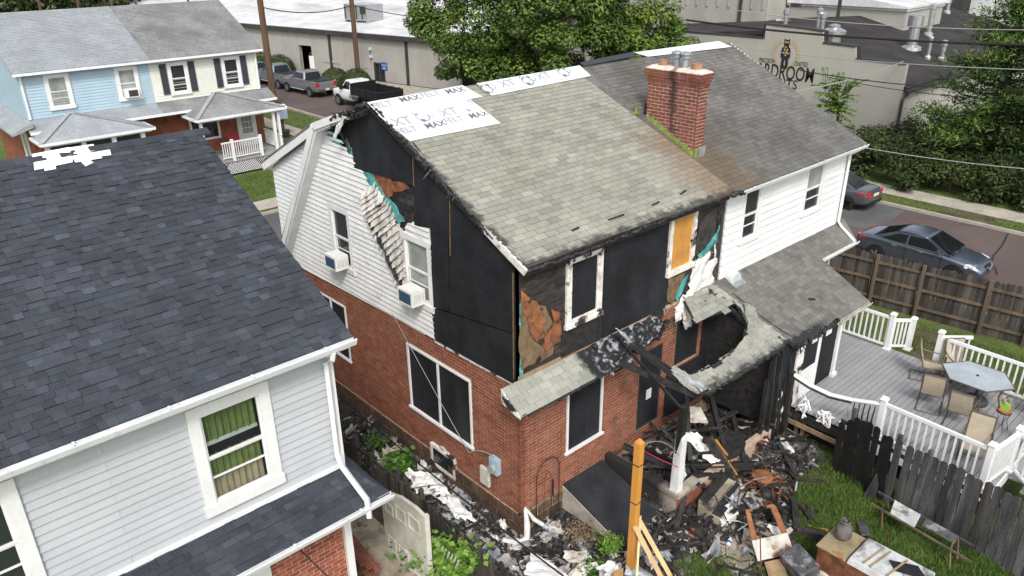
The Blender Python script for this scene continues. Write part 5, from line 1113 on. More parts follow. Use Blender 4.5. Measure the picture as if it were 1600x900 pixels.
# ================================================================== distillery
DX = 40.3
def dxy(px, py): p = X_(px, py, DX); return p.y, p.z
DS = thing('distillery', 'pale painted block building with dark roof and black painted bear sign', 'building', (DX, 9.3, 0))
tops = [dxy(*p) for p in ((1416, 101), (1337, 93), (1337, 74), (1286, 68), (1286, 50), (1262, 46), (1180, 35), (1180, 60), (1080, 45))]
DY0 = tops[0][0]
poly = [(DY0, 0)]+[tops[0]]+tops[1:6]+[(tops[5][0]+3, tops[5][1]+.1), (tops[5][0]+3, tops[5][1]-.8), (34, tops[5][1]-.9), (34, 0)]
pg = [(-y, z) for y, z in poly]
slab(DS, 'front_wall', (DX, 0, 0), GU, GV, GN, [pg], .4, 'distillery_wall')
b = MB()
for a, c in zip(poly[1:-2], poly[2:-1]): b.bar((DX+.2, a[0], a[1]+.05), (DX+.2, c[0], c[1]+.05), .5, .1)
b.build('coping', 'dark_trim', DS)
b = MB(); z = .25
while z < 6.5:
    b.box((DX-.012, DY0+.02, z), (DX-.0, 20, z+.012)); z += .4
b.build('block_joint', 'stone_mortar', DS, kind='stuff') if False else None
E0 = X_(1411, 137, DX+.2); ez = E0.z
ry, rzz = 19.5, 6.0
b = MB(); b.prism([(DX+.3, DY0-.25, ez), (DX+.3, ry, rzz), (DX+.3, ry, rzz-.25), (DX+.3, DY0-.25, ez-.25)], (30, 0, 0)); b.prism([(DX+.3, ry, rzz), (DX+.3, ry, rzz-.25), (DX+.3, 34, 4.5), (DX+.3, 34, 4.7)], (30, 0, 0)); dr_ = b.build('roof', 'distillery_roof', DS)
b = MB(); b.box((DX+.4, DY0, 0), (DX+30, DY0+.3, ez-.1)); b.build('side_wall', 'warehouse_wall', DS)
b = MB(); b.box((DX+.1, DY0-.38, ez-.32), (DX+30, DY0-.24, ez-.12)); b.path([(DX+.5, DY0-.3, ez-.3), (DX+.1, DY0-.15, ez-.7), (DX+.1, DY0-.15, 0)], .09, 6); b.build('gutter', 'dark_trim', DS)
def droof(px, py):
    n = Vector((0, -(rzz-ez), ry-DY0+.25)); o = Vector((DX, ry, rzz)); d = ray(px, py); t = (o-CAM).dot(n)/d.dot(n); return CAM+d*t
def stack(px, py, r, h, hat, m='galvanised', lab=None):
    p = droof(px, py); b = MB(); b.lathe([(r, -.2), (r, h), (r*1.35, h+.02), (r*1.35, h+hat), (r*.9, h+hat+.08), (.02, h+hat+.12)], p, 12); b.lathe([(r*1.9, -.1), (r*1.8, .12), (r, .25)], p, 12); b.build('roof_vent', m, dr_)
stack(1423, 76, .38, 1.5, .75); stack(1450, 55, .2, 1.9, .3); stack(1479, 20, .18, .8, .3); stack(1471, 93, .16, .9, .3); stack(1449, 92, .12, 1.3, .1)
for (px, py, r) in ((1301, 62, .55), (1365, 22, .55)):
    p = droof(px, py); b = MB(); b.lathe([(r, -.3), (r, .35), (r*1.5, .4), (r*1.5, .6), (r*.7, .8), (r*.7, .95), (.1, 1.05)], p, 14); b.build('roof_fan', 'galvanised', dr_)
for (px, py, h) in ((1226, 44, .9), (1278, 44, .9), (1284, 46, .7)):
    p = X_(px, py, DX+2); b = MB(); b.lathe([(.14, -1.5), (.14, h), (.22, h+.02), (.22, h+.3), (.05, h+.4)], p, 10); b.build('roof_vent', 'galvanised', dr_)
# painted sign
def wtext(s, px, py, wpx, size=None, m='black_print', bold=0.):
    y0, z0 = dxy(px, py); o = text(DS, s, (DX-.012, y0, z0), (0, -1, 0), (0, 0, 1), 1., m, bold=bold, ext=.004)
    w = max(v.co.x for v in o.data.vertices)-min(v.co.x for v in o.data.vertices); y1 = dxy(px+wpx, py)[0]; k = abs(y1-y0)/w
    o.matrix_basis = o.matrix_basis @ Matrix.Diagonal((k, (size or k), 1, 1)); return o
wtext('PRECISION', 1186, 96.5, 24, .42, bold=.004); wtext('CRAFTED', 1240, 102.5, 22, .42, bold=.004)
wtext('BOARDROOM', 1158, 115, 113, 1.3, bold=.012); wtext('SPIRITS', 1193, 133, 52, .85, bold=.004)
yb, zb = dxy(1227.5, 85)
def wpt(a, c, n=.012): return (DX-n, yb-a, zb+c)
def blob(pts, m, name, n=.01):
    b = MB(); b.prism([wpt(a, c, n) for a, c in pts], (-.004, 0, 0)); return b.build(name, m, DS)
bear = [(-.34, -.95), (-.3, -1.0), (-.06, -1.0), (-.05, -.4), (.05, -.4), (.06, -1.0), (.3, -1.0), (.33, -.95), (.3, -.3), (.42, -.2), (.44, .1), (.36, .42), (.2, .52), (.24, .7), (.24, .88), (.26, 1.0), (.2, 1.06), (.12, .98), (-.12, .98), (-.2, 1.06), (-.26, 1.0), (-.24, .88), (-.24, .7), (-.2, .52), (-.36, .42), (-.44, .1), (-.42, -.2), (-.3, -.3)]
blob([(a*.82, c*.95) for a, c in bear], 'black_print', 'painted_bear')
b = MB()
for (a, c) in ((-.1, .3), (.1, .3), (-.14, .1), (.14, .08), (0, -.05), (.04, .18), (-.05, .45), (.08, .78), (-.08, .78)): b.prism([wpt(a+.07*math.cos(t), c+.07*math.sin(t), .016) for t in [i*1.05 for i in range(6)]], (-.003, 0, 0))
b.build('bear_waistcoat', 'gold_print', DS)
b = MB()
for s in (-1, 1):
    for k in range(11):
        t = -1.25+k*.235
        for rr in (.86, 1.02):
            c0_ = (s*rr*math.cos(t)*.95, rr*math.sin(t)-.05); an = t+(.7 if rr > .9 else 1.9)
            b.prism([wpt(c0_[0]+s*(.13*math.cos(an)*math.cos(q)-.035*math.sin(an)*math.sin(q)), c0_[1]+.13*math.sin(an)*math.cos(q)+.035*math.cos(an)*math.sin(q), .012) for q in [i*1.05 for i in range(6)]], (-.003, 0, 0))
b.build('painted_wreath', 'gold_print', DS, kind='stuff')
# buildings behind the distillery
def block(name, label, x0, y0, x1, y1, h, wall, roofm, par=.3):
    t = thing(name, label, 'building', (x0, y0, 0)); b = MB(); b.box((x0, y0, 0), (x1, y1, h)); b.build('wall', wall, t)
    b = MB(); b.box((x0-.1, y0-.1, h), (x1+.1, y1+.1, h+par)); b.build('roof', roofm, t); return t
p = X_(1180, 30, 56); 
t = block('factory_block', 'tall pale grey block standing behind the painted distillery wall', 52, 26, 78, 58, 10.5, 'warehouse_wall', 'dark_trim')
for (px, py) in ((1155, 30), (1312, 8)):
    q = X_(px, py, 51.9); b = MB(); b.box((51.8, q.y-.12, 1), (51.95, q.y+.12, 10.4)); b.build('downpipe', 'dark_trim', t)
q = X_(1213, 30, 51.9); q2 = X_(1267, 52, 51.9); b = MB(); b.box((51.85, q2.y, q2.z-.6), (51.95, q.y, q.z)); b.build('loading_door', 'paper', t)
q = X_(1245, 5, 51.9); b = MB(); b.box((51.7, q.y-.4, q.z-.3), (51.95, q.y+.4, q.z)); b.build('wall_lamp', 'dark_trim', t)
b = MB()
for k in range(28): y = 26.3+k*1.1; b.box((51.9, y, 6.3), (51.97, y+.15, 10.4))
b.build('metal_rib', 'warehouse_wall', t)
t = block('lean_to_shed', 'low shed with pale metal roof beside the dark distillery roof', 55, 16, 62, 25.8, 6.5, 'warehouse_wall', 'warehouse_roof')
b = MB(); b.prism([(54.7, 25.8, 8.2), (54.7, 15.8, 6.85), (54.7, 15.8, 6.7), (54.7, 25.8, 6.7)], (8, 0, 0)); b.build('pitched_roof', 'warehouse_roof', t)
block('distant_hall', 'long pale hall with black roof blocks far behind the pines', 88, 10, 130, 36, 7.5, 'membrane', 'distillery_roof')
block('distant_store', 'dark roofed store behind the distillery', 76, 22, 86, 34, 8.2, 'distillery_roof', 'distillery_roof')

t = thing('bird_feeder', 'blue and white box on a dark post above a planter on the far lawn', 'bird feeder', (14.05, 38.4, 0)); b = MB(); b.box((13.97, 38.32, 0), (14.13, 38.48, 1.25)); b.build('post', 'pole_wood', t)
b = MB(); b.box((13.75, 38.1, 1.25), (14.35, 38.7, 1.95)); b.build('box_planter', 'meter_blue', t)
b = MB(); b.hexa([(13.7, 38.05, 1.95), (14.4, 38.05, 1.95), (14.4, 38.75, 1.95), (13.7, 38.75, 1.95)], [(13.75, 38.35, 2.15), (14.35, 38.35, 2.15), (14.35, 38.45, 2.15), (13.75, 38.45, 2.15)]); b.build('roof', 'white_trim', t)
b = MB(); b.lathe([(.3, 0), (.42, .4), (.42, .45), (.3, .42)], (14.05, 38.4, 0), 14); b.build('planter', 'dark_trim', t)
# ================================================================== foliage helpers
def leaf_mesh(name, C, S, N_, mats, parent=None, kind=None, aspect=.55, rnd=None):
    """C centres (n,3), S sizes, N_ rough normals; each leaf a folded pair of triangles"""
    n = len(C); rg = RNG
    nn = N_/np.maximum(np.linalg.norm(N_, axis=1, keepdims=True), 1e-6)
    r = rg.normal(size=(n, 3)); t = np.cross(nn, r); t /= np.maximum(np.linalg.norm(t, axis=1, keepdims=True), 1e-6); q = np.cross(nn, t)
    s = S[:, None]
    tip = C+t*s; base = C-t*s*.7; l = C+q*s*aspect+nn*s*.18; rr = C-q*s*aspect+nn*s*.18
    V = np.stack([base, l, tip, rr], 1).reshape(-1, 3); i = np.arange(n)*4
    T = np.stack([np.stack([i, i+1, i+2], 1), np.stack([i, i+2, i+3], 1)], 1).reshape(-1, 3)
    if rnd is None: rnd = rg.random(n)
    return np_mesh(name, V, T, np.repeat(rnd, 2), mats, parent, kind)
def np_mesh(name, V, T, rnd, mats, parent=None, kind=None):
    me = bpy.data.meshes.new(name); k = T.shape[1]
    me.vertices.add(len(V)); me.vertices.foreach_set('co', np.ascontiguousarray(V, dtype=np.float32).ravel())
    me.loops.add(T.size); me.loops.foreach_set('vertex_index', T.ravel().astype(np.int32))
    me.polygons.add(len(T)); me.polygons.foreach_set('loop_start', (np.arange(len(T))*k).astype(np.int32))
    try: me.polygons.foreach_set('loop_total', np.full(len(T), k, np.int32))
    except Exception: pass
    me.update(calc_edges=True); me.validate()
    a = me.attributes.new('rnd', 'FLOAT', 'FACE'); a.data.foreach_set('value', np.ascontiguousarray(rnd, dtype=np.float32))
    me.materials.append(MATS[mats]); o = bpy.data.objects.new(name, me); COL.objects.link(o); adopt(o, parent)
    if kind: o['kind'] = kind
    return o
def clump_points(centres, radii, per, flat=.75, shell=.55):
    P = []; Nn = []; R = []
    for (c, r) in zip(centres, radii):
        d = RNG.normal(size=(per, 3)); d /= np.linalg.norm(d, axis=1, keepdims=True)
        rad = r*(shell+(1-shell)*RNG.random((per, 1))**.6); p = d*rad*np.array([1, 1, flat])
        P.append(np.array(c)+p); Nn.append(d*.8+np.array([0, 0, .9])+RNG.normal(size=(per, 3))*.35); R.append(np.clip(RNG.random()*.45+RNG.random(per)*.55, 0, .999))
    return np.concatenate(P), np.concatenate(Nn), np.concatenate(R)
def tree(name, label, loc, h, crown_r, crown_z, crown_h, nclump, per, leaf, lm, trunk_r=.25, clump_r=1.0, group=None, cat='tree', limbs=9, flat=.75, shape=1.):
    t = thing(name, label, cat, loc, group); x, y, z = loc
    cs, rs = [], []
    for k in range(nclump):
        d = RNG.normal(size=3); d /= np.linalg.norm(d); f = .35+.65*RNG.random()**.45
        p = d*f*np.array([crown_r, crown_r, crown_h/2]); 
        tt = (p[2]+crown_h/2)/crown_h; p[:2] *= (1-max(0, tt-.3)*.55*shape)
        cs.append((x+p[0], y+p[1], z+crown_z+p[2])); rs.append(clump_r*RNG.uniform(.6, 1.2))
    P, N_, R = clump_points(cs, rs, per, flat)
    leaf_mesh('crown', P, leaf*RNG.uniform(.6, 1.25, len(P)), N_, lm, t, aspect=.5, rnd=R)
    b = MB(); top = Vector((x, y, z+crown_z+crown_h*.25)); b.path([(x, y, z-.1), (x+.1, y, z+crown_z*.5), top], [trunk_r, trunk_r*.75, trunk_r*.2], 8)
    for k in range(limbs):
        c = cs[int(RNG.integers(len(cs)))]; s = Vector((x, y, z+crown_z*RNG.uniform(.45, 1.0))); e = Vector(c); m = s.lerp(e, .5)+Vector((0, 0, .3)); b.path([s, m, e], [trunk_r*.45, trunk_r*.28, trunk_r*.08], 5)
    b.build('trunk', 'bark', t); return t
# the big maple behind the twin, dense shrub belt, pines
tree('maple_tree', 'big dense green maple rising behind the roof ridge', (29.6, 31.2, 0), 14, 8.6, 7.3, 12, 190, 420, .16, 'leaf_maple', .4, 1.25)
tree('maple_tree', 'lower green maple bough beside the chimney pots', (34.5, 24.5, 0), 10, 4.4, 5.2, 5.5, 60, 200, .18, 'leaf_maple', .25, 1.0)
def pine(name, label, loc, h, r0, lm, n=46, leaf=.16):
    t = thing(name, label, 'tree', loc); x, y, z = loc; C, Nn, S, R = [], [], [], []; b = MB()
    b.path([(x, y, z-.1), (x, y, z+h)], [.28, .04], 8)
    for k in range(n):
        f = (k+RNG.random())/n; zz = z+.8+f*(h-1.2); L = r0*(1-f)**.75*RNG.uniform(.65, 1.15)+.35; a = k*2.4+RNG.random()
        e = Vector((x+L*math.cos(a), y+L*math.sin(a), zz+.25*L*RNG.uniform(-.2, 1))); s = Vector((x, y, zz)); b.path([s, s.lerp(e, .6)-Vector((0, 0, .08*L)), e], [.06, .04, .012], 4)
        m = int(330*(.4+L/r0)); tt = RNG.random(m)**.6; base = np.array(s)[None]*(1-tt[:, None])+np.array(e)[None]*tt[:, None]
        C.append(base+RNG.normal(size=(m, 3))*np.array([.34, .34, .16])*(.5+.9*tt[:, None])); Nn.append(RNG.normal(size=(m, 3))*.6+np.array([0, 0, .8])); S.append(leaf*RNG.uniform(.6, 1.4, m)); R.append(np.clip(RNG.random()*.5+RNG.random(m)*.5, 0, .999))
    leaf_mesh('crown', np.concatenate(C), np.concatenate(S), np.concatenate(Nn), lm, t, aspect=.2, rnd=np.concatenate(R)); b.build('trunk', 'bark', t)
pine('pine_tree', 'tall loose pine at the right edge above the hedge', (36.7, 3.0, 0), 10.6, 4.3, 'leaf_pine', 74)
pine('pine_tree', 'dark pine filling the right corner behind the parked car', (35.2, -.9, 0), 9.5, 3.7, 'leaf_dark', 56)

# feathery bright tree in front of the painted wall
t = thing('sumac_tree', 'bright green feathery young tree in front of the painted bear wall', 'tree', (37.5, 11.6, 0))
C, Nn, S, R = [], [], [], []; b = MB(); top = Vector((37.5, 12.2, 3.6)); b.path([(37.5, 11.6, 0), (37.6, 11.9, 1.8), top], [.1, .08, .04], 6)
for k in range(46):
    a = k*2.4; el = RNG.uniform(-.1, 1.35); L = RNG.uniform(1.0, 2.2); s = top+Vector((RNG.normal()*.3, RNG.normal()*.3, -RNG.random()*1.6))
    d = Vector((math.cos(a)*math.cos(el), math.sin(a)*math.cos(el), math.sin(el))); pts = [s+d*L*q+Vector((0, 0, -.35*L*q*q)) for q in (0, .35, .7, 1)]; b.path(pts, [.03, .02, .015, .006], 4)
    for q in np.linspace(.2, 1, 15):
        c = s+d*L*q+Vector((0, 0, -.35*L*q*q)); side = d.cross(Vector((0, 0, 1))).normalized()
        for sg in (-1, 1): C.append(c+side*sg*.14); Nn.append((RNG.normal()*.3, RNG.normal()*.3, 1)); S.append(.17); R.append(RNG.random())
leaf_mesh('crown', np.array([tuple(c) for c in C]), np.array(S), np.array(Nn), 'leaf_bright', t, aspect=.3, rnd=np.array(R)); b.build('trunk', 'bark', t)
# hedge belt along the far pavement: one shrub after another
hk = 0
LBL = ['dark leafy shrub', 'olive leafy shrub', 'loose tall shrub', 'dense low shrub', 'yellowish shrub', 'broad shrub']
for (x, y, r, h) in ((32.6, -6, 1.5, 2.2), (32.5, -3.6, 1.5, 2.2), (32.6, -1.2, 1.5, 2.1), (32.4, 1.0, 1.5, 2.2), (32.5, 3.2, 1.5, 2.3), (32.3, 5.3, 1.4, 2.2), (32.6, 7.3, 1.5, 2.4), (34.4, 8.0, 1.6, 2.1), (35.6, 5.3, 1.6, 1.9), (33.2, 9.6, 1.5, 2.2), (36.6, 8.7, 1.3, 1.8), (34.8, 2.2, 1.6, 2.2), (36.5, 12.8, 1.4, 2.0), (34, 12.0, 1.5, 2.2), (38.8, 8.2, 1.4, 2.2), (39.8, 5.6, 1.6, 2.3), (42.2, 7.4, 1.6, 2.3), (37.6, 6.2, 1.5, 2.2)):
    hk += 1; t = thing('shrub', ('leafy shrub in the overgrown hedge running along the far pavement' if hk <= 7 else 'leafy shrub in the second row, between the hedge and the painted wall'), 'shrub', (x, y, 0), 'hedge shrubs along the pavement' if hk <= 7 else 'shrubs behind the hedge')
    cs = [(x+RNG.normal()*r*.45, y+RNG.normal()*r*.5, RNG.uniform(.3, h-.5)) for _ in range(13)]; rs = [r*RNG.uniform(.32, .55) for _ in cs]
    P, N_, R = clump_points(cs, rs, 190, .85, .4); leaf_mesh('foliage', P, .1*RNG.uniform(.6, 1.4, len(P)), N_, 'leaf_hedge', t, rnd=np.clip(R*.9+RNG.random()*.1, 0, .999))
    b = MB(); b.path([(x, y, -.05), (x, y, h*.6)], [.06, .03], 5); b.build('stem', 'bark', t)
# clipped bushes by the warehouse
for k, (px, py, r, lab) in enumerate(((516, 127, 1.0, 'clipped round bush behind the silver pickup'), (549, 130, 1.05, 'clipped bush in front of the second pole by the dump truck'), (429, 108, 1.15, 'clipped bush behind the grey blue pickup'), (397, 103, 1.2, 'clipped bush at the cream house roof corner'), (605, 128, .0, ''))):
    if not r: continue
    p = Z_(px, py, .4); p = p+wn_*-.6; r *= 1.15
    t = thing('clipped_bush', lab, 'bush', (p.x, p.y, 0), 'clipped bushes along the warehouse wall')
    d = RNG.normal(size=(1500, 3)); d /= np.linalg.norm(d, axis=1, keepdims=True); d[:, 2] = np.abs(d[:, 2])
    P = np.array([p.x, p.y, .1])+d*np.array([r*1.2, r*1.2, r*1.25])*(.9+.12*RNG.random((1500, 1))); leaf_mesh('foliage', P, .11*RNG.uniform(.7, 1.3, 1500), d, 'leaf_hedge', t)
    b = MB(); b.lathe([(r*.6, .0), (r*1.1, .35), (r*1.0, .9), (r*.5, 1.2)], (p.x, p.y, 0), 12); b.build('inner_growth', 'leaf_hedge', t)
# dark far trees, top left
for k, (px, dist, hh, r) in enumerate(((20, 120, 10, 6), (95, 125, 11, 6.5), (160, 120, 10, 5.5), (250, 140, 9, 6), (310, 150, 8, 6), (375, 160, 9, 6))):
    d = ray(px, 20); d.normalize(); p = CAM+d*dist; 
    tree('distant_tree', 'dark tree in the distant row beyond the blue house roof', (p.x, p.y, 0), hh, r, hh*.62, hh*.9, 34, 110, .4, 'leaf_hedge', .25, 2.0, group='distant trees beyond the blue roof', limbs=3)
# ------------------------------------------------ grass and weeds
def grass(name, poly, n, h, w, label=None, mats='grass_blade', clump=0., avoid=None):
    xs = [p[0] for p in poly]; ys = [p[1] for p in poly]; P = RNG.uniform((min(xs), min(ys)), (max(xs), max(ys)), (n*3, 2))
    ins = np.zeros(len(P), bool)
    for i in range(len(poly)):
        (x0, y0), (x1, y1) = poly[i], poly[(i+1) % len(poly)]; c = ((y0 <= P[:, 1]) != (y1 <= P[:, 1])); xx = x0+(P[:, 1]-y0)/((y1-y0) or 1e-9)*(x1-x0); ins ^= c & (P[:, 0] < xx)
    P = P[ins]
    f = .5+.5*np.sin(P[:, 0]*2.1+np.sin(P[:, 1]*1.7)*2)*np.sin(P[:, 1]*2.6+np.sin(P[:, 0]*1.3)*2)
    keep = RNG.random(len(P)) < (.35+.65*f if clump else 1); P, f = P[keep][:n], f[keep][:n]
    if avoid:
        for (x0, y0, x1, y1) in avoid: k = ~((P[:, 0] > x0) & (P[:, 0] < x1) & (P[:, 1] > y0) & (P[:, 1] < y1)); P, f = P[k], f[k]
    m = len(P); H = h*(.45+.75*f)*RNG.uniform(.5, 1.3, m); a = RNG.uniform(0, 6.283, m); lean = RNG.uniform(.15, .9, m)*H; la = RNG.uniform(0, 6.283, m)
    base = np.c_[P, np.full(m, -.02)]; dx = np.c_[np.cos(a), np.sin(a), np.zeros(m)]*w*.5
    mid = base+np.c_[np.cos(la)*lean*.35, np.sin(la)*lean*.35, H*.65]; tip = base+np.c_[np.cos(la)*lean, np.sin(la)*lean, H]
    V = np.stack([base-dx, base+dx, mid+dx*.7, mid-dx*.7, tip], 1).reshape(-1, 3); i = np.arange(m)*5
    T = np.stack([np.c_[i, i+1, i+2], np.c_[i, i+2, i+3], np.c_[i+3, i+2, i+4]], 1).reshape(-1, 3)
    o = np_mesh(name, V, T, np.repeat(np.clip(RNG.random(m)*.6+.4*f*RNG.random(m), 0, .999), 3), mats, None, 'stuff'); o['label'] = label; o['category'] = 'grass'; return o
grass('grass', [(5.0, -3.6), (6.9, -2.9), (6.75, -5), (6.5, -8.2), (3.0, -9), (3.1, -6.2), (4.2, -4.2)], 42000, .17, .012, 'long green grass in the burnt back yard by the grey fence', clump=1, avoid=[(3.55, -6.8, 4.4, -4.95)])
grass('grass', [(1.6, -2.9), (2.4, -3.0), (3.2, -4.4), (3.1, -5.4), (1.5, -4.5)], 9000, .16, .012, 'green grass tuft behind the new timber post', clump=1)
grass('grass', [(6.85, -2.6), (7.3, -2.6), (7.3, -8), (6.7, -8)], 3000, .25, .012, 'grass growing behind the grey board fence')
grass('grass', [(9.9, -1.9), (16.6, -1.9), (16.6, -8), (12.9, -8), (12.9, -4), (9.9, -.5)], 26000, .07, .02, 'short lawn between the deck and the tall fence', 'lawn_blade')
grass('lawn', R4(28.45, -8, 29.95, 12), 9000, .06, .03, 'narrow grass verge along the far kerb', 'lawn_blade')
grass('lawn', [(2, 26.5), (9.6, 26.5), (9.6, 31.5), (2, 31.5)], 14000, .06, .04, 'mown lawn before the cream house porch', 'lawn_blade')
grass('lawn', [(15.95, 30), (18.6, 30), (18.6, 58), (15.95, 58)], 9000, .06, .05, 'grass verge by the road beside the cream house', 'lawn_blade')
def leafy_plant(name, label, loc, r, h, n, leaf, lm, group=None, stems=6, cat='plant', asp=.55):
    t = thing(name, label, cat, loc, group); x, y, z = loc; C = []; Nn = []; b = MB()
    for k in range(stems):
        a = RNG.random()*6.283; e = Vector((x+r*.8*math.cos(a)*RNG.random(), y+r*.8*math.sin(a)*RNG.random(), z+h*RNG.uniform(.6, 1))); b.path([(x, y, z-.02), (Vector((x, y, z))+e)/2+Vector((0, 0, .1*h)), e], [.012, .01, .005], 4)
        m = n//stems; q = RNG.random((m, 1))**.5; C.append(np.array([[x, y, z]])*(1-q)+np.array(e)[None]*q+RNG.normal(size=(m, 3))*np.array([r*.35, r*.35, h*.12])); Nn.append(RNG.normal(size=(m, 3))*.45+np.array([0, 0, 1]))
    C = np.concatenate(C); C[:, 2] = np.maximum(C[:, 2], z+.03); leaf_mesh('foliage', C, leaf*RNG.uniform(.6, 1.3, len(C)), np.concatenate(Nn), lm, t, aspect=asp); b.build('stem', 'bark', t); return t
# ================================================================== vehicles (built along +y = nose, at the origin)
def loft(b, secs, mi=None, caps=True):
    n = len(secs[0]); vs = [p for s in secs for p in s]; fs = []
    for i in range(len(secs)-1):
        for k in range(n): fs.append((i*n+k, (i+1)*n+k, (i+1)*n+(k+1) % n, i*n+(k+1) % n))
    if caps: fs.append(tuple(range(n))); fs.append(tuple((len(secs)-1)*n+k for k in range(n-1, -1, -1)))
    b.mesh(vs, fs, mi)
def bsec(y, z0, z1, w, top=.86, r=.08):      # body cross section, rounded shoulders
    h = z1-z0
    R = [(w*.9, z0), (w*.98, z0+h*.2), (w, z0+h*.5), (w*.985, z1-r*1.2), (w*(top+.07), z1-r*.35), (w*top*.8, z1), ]
    return [(x, y, z) for x, z in R]+[(-x, y, z) for x, z in R[::-1]]
def wheel(parent, x, y, r, w, rim, side):
    b = MB(); b.lathe([(r*.66, -w/2), (r*.95, -w/2), (r, -w*.3), (r, w*.3), (r*.95, w/2), (r*.66, w/2)], (x, y, r), 20, axis='x'); t = b.build('wheel', 'tyre', parent, smooth=False)
    b = MB(); q = x+side*(w/2-.02); b.lathe([(r*.64, -.03), (r*.64, .012), (r*.55, .0), (r*.2, .012), (r*.12, .02)], (q, y, r), 16, axis='x')
    for k in range(5):
        a = k*1.2566; c = Vector((q+side*.02, y, r)); d = Vector((0, math.cos(a), math.sin(a))); b.bar(c+d*r*.1, c+d*r*.6, r*.2, .02, up=(1, 0, 0))
    b.build('rim', rim, t)
def glassq(parent, pts, name='window', m='car_glass', off=.006):
    P = [Vector(p) for p in pts]; n = (P[1]-P[0]).cross(P[2]-P[0]).normalized(); b = MB(); b.prism([p+n*off*.2 for p in P], n*off); return b.build(name, m, parent)
def sedan(name, label, loc, rz, paint, L=4.6, Wd=1.8, H=1.45, hood=.95, rim='rim', grp='parked sedans', coupe=0.):
    t = thing(name, label, 'car', (0, 0, 0), grp, fixed=False); w = Wd/2; h2 = L/2
    b = MB(); st = [(-h2, .42, .78, .82, .8), (-h2+.05, .32, .95, .9, .84), (-h2+.3, .24, 1.03, .97, .86), (-h2+.9, .2, 1.03, 1., .88), (-.4, .2, .99, 1., .9), (.55, .2, .97, 1., .9), (1.0, .22, .96, .99, .88), (h2-.55, .24, .86, .95, .84), (h2-.2, .26, .76, .86, .8), (h2-.03, .3, .66, .72, .76), (h2, .36, .58, .62, .7)]
    loft(b, [bsec(y, z0, z1, w*k, tp) for y, z0, z1, k, tp in st]); o = b.build('body', paint, t, smooth=True); md = o.modifiers.new('sub', 'SUBSURF'); md.levels = 1; md.render_levels = 1
    # cabin: belt outline up to roof outline
    belt = [(-h2+.55, .93), (-h2+.95, .99), (.45, .97), (1.25, .96)]
    yb0, yb1 = -h2+.62, 1.22; yr0, yr1 = -h2+1.55, .3
    zr = H; wb, wr = w*.93, w*.68; zb = .98
    b = MB(); b.hexa([(-wb*.86, yb0, zb), (wb*.86, yb0, zb), (wb*.92, yb1, zb-.04), (-wb*.92, yb1, zb-.04)][::1], [(-wr*.96, yr0, zr-.06), (wr*.96, yr0, zr-.06), (wr, yr1, zr-.03), (-wr, yr1, zr-.03)])
    b.hexa([(-wb*.98, -h2+1.3, zb), (wb*.98, -h2+1.3, zb), (wb*.98, .6, zb), (-wb*.98, .6, zb)], [(-wr*.99, yr0+.1, zr-.04), (wr*.99, yr0+.1, zr-.04), (wr, yr1, zr-.03), (-wr, yr1, zr-.03)])
    b.build('cabin', paint, t)
    b = MB(); G_ = []
    for i in range(9):
        u = i/8; y = yr0+(yr1-yr0)*u; zz = zr-.05+.06*math.sin(math.pi*min(max(u*.85+.12, 0), 1)); G_.append([(wr*1.02*s, y, zz-.05*abs(s)**2.5) for s in (1, .8, .5, 0, -.5, -.8, -1)])
    b.grid(G_); r = b.build('roof', paint, t, smooth=True); md = r.modifiers.new('s', 'SOLIDIFY'); md.thickness = .04
    # glass
    glassq(t, [(wb*.84, yb1-.03, zb), (-wb*.84, yb1-.03, zb), (-wr*.9, yr1+.03, zr-.06), (wr*.9, yr1+.03, zr-.06)], 'windscreen', off=.03)
    glassq(t, [(-wb*.78, yb0+.06, zb+.02), (wb*.78, yb0+.06, zb+.02), (wr*.86, yr0-.03, zr-.09), (-wr*.86, yr0-.03, zr-.09)], 'rear_window', off=.03)
    def sx(y, z):   # half width of the cabin side at y,z
        k = (z-zb)/(zr-zb); return wb*.985*(1-k)+wr*1.0*k
    for s in (1, -1):
        for (a, c, d, e) in (((-h2+1.02, zb+.05), (-.42, zb+.02), (-.42, zr-.1), (-h2+1.6, zr-.13)), ((-.34, zb+.02), (.92, zb+.02), (.3, zr-.09), (-.34, zr-.1))):
            q = [(s*(sx(*p)+.004), p[0], p[1]) for p in (a, c, d, e)]; q = q if s < 0 else q[::-1]
            q = q[::-1]; glassq(t, q, 'side_window', off=.014)
        b = MB(); b.bar((s*(sx(-h2+1.2, zb)+.01), -h2+.95, zb+.02), (s*(sx(.9, zb)+.012), .95, zb-.0), .02, .03); b.build('window_trim', 'chrome', t)
        b = MB()
        for y in (-.9, .1): b.box((s*w*.985, y, .86), (s*(w*1.015), y+.2, .895))
        b.build('door_handle', 'chrome', t)
        b = MB()
        for y in (-.38, .95): b.box((s*w*.96, y, .3), (s*w*1.002, y+.012, .95))
        b.build('door_seam', 'black_plastic', t)
        b = MB(); b.hexa([(s*wb, .78, .98), (s*(wb+.2), .74, 1.0), (s*(wb+.2), .84, 1.0), (s*wb, .86, .98)], [(s*wb, .8, 1.1), (s*(wb+.18), .76, 1.13), (s*(wb+.18), .84, 1.13), (s*wb, .86, 1.1)]); b.build('mirror', paint, t)
        b = MB(); b.hexa([(s*w*.5, h2-.22, .58), (s*w*.84, h2-.3, .6), (s*w*.95, h2-.62, .66), (s*w*.6, h2-.3, .62)], [(s*w*.5, h2-.2, .7), (s*w*.82, h2-.28, .76), (s*w*.93, h2-.62, .83), (s*w*.6, h2-.3, .79)]); bevel(b.build('headlight', 'lamp_clear', t), .015)
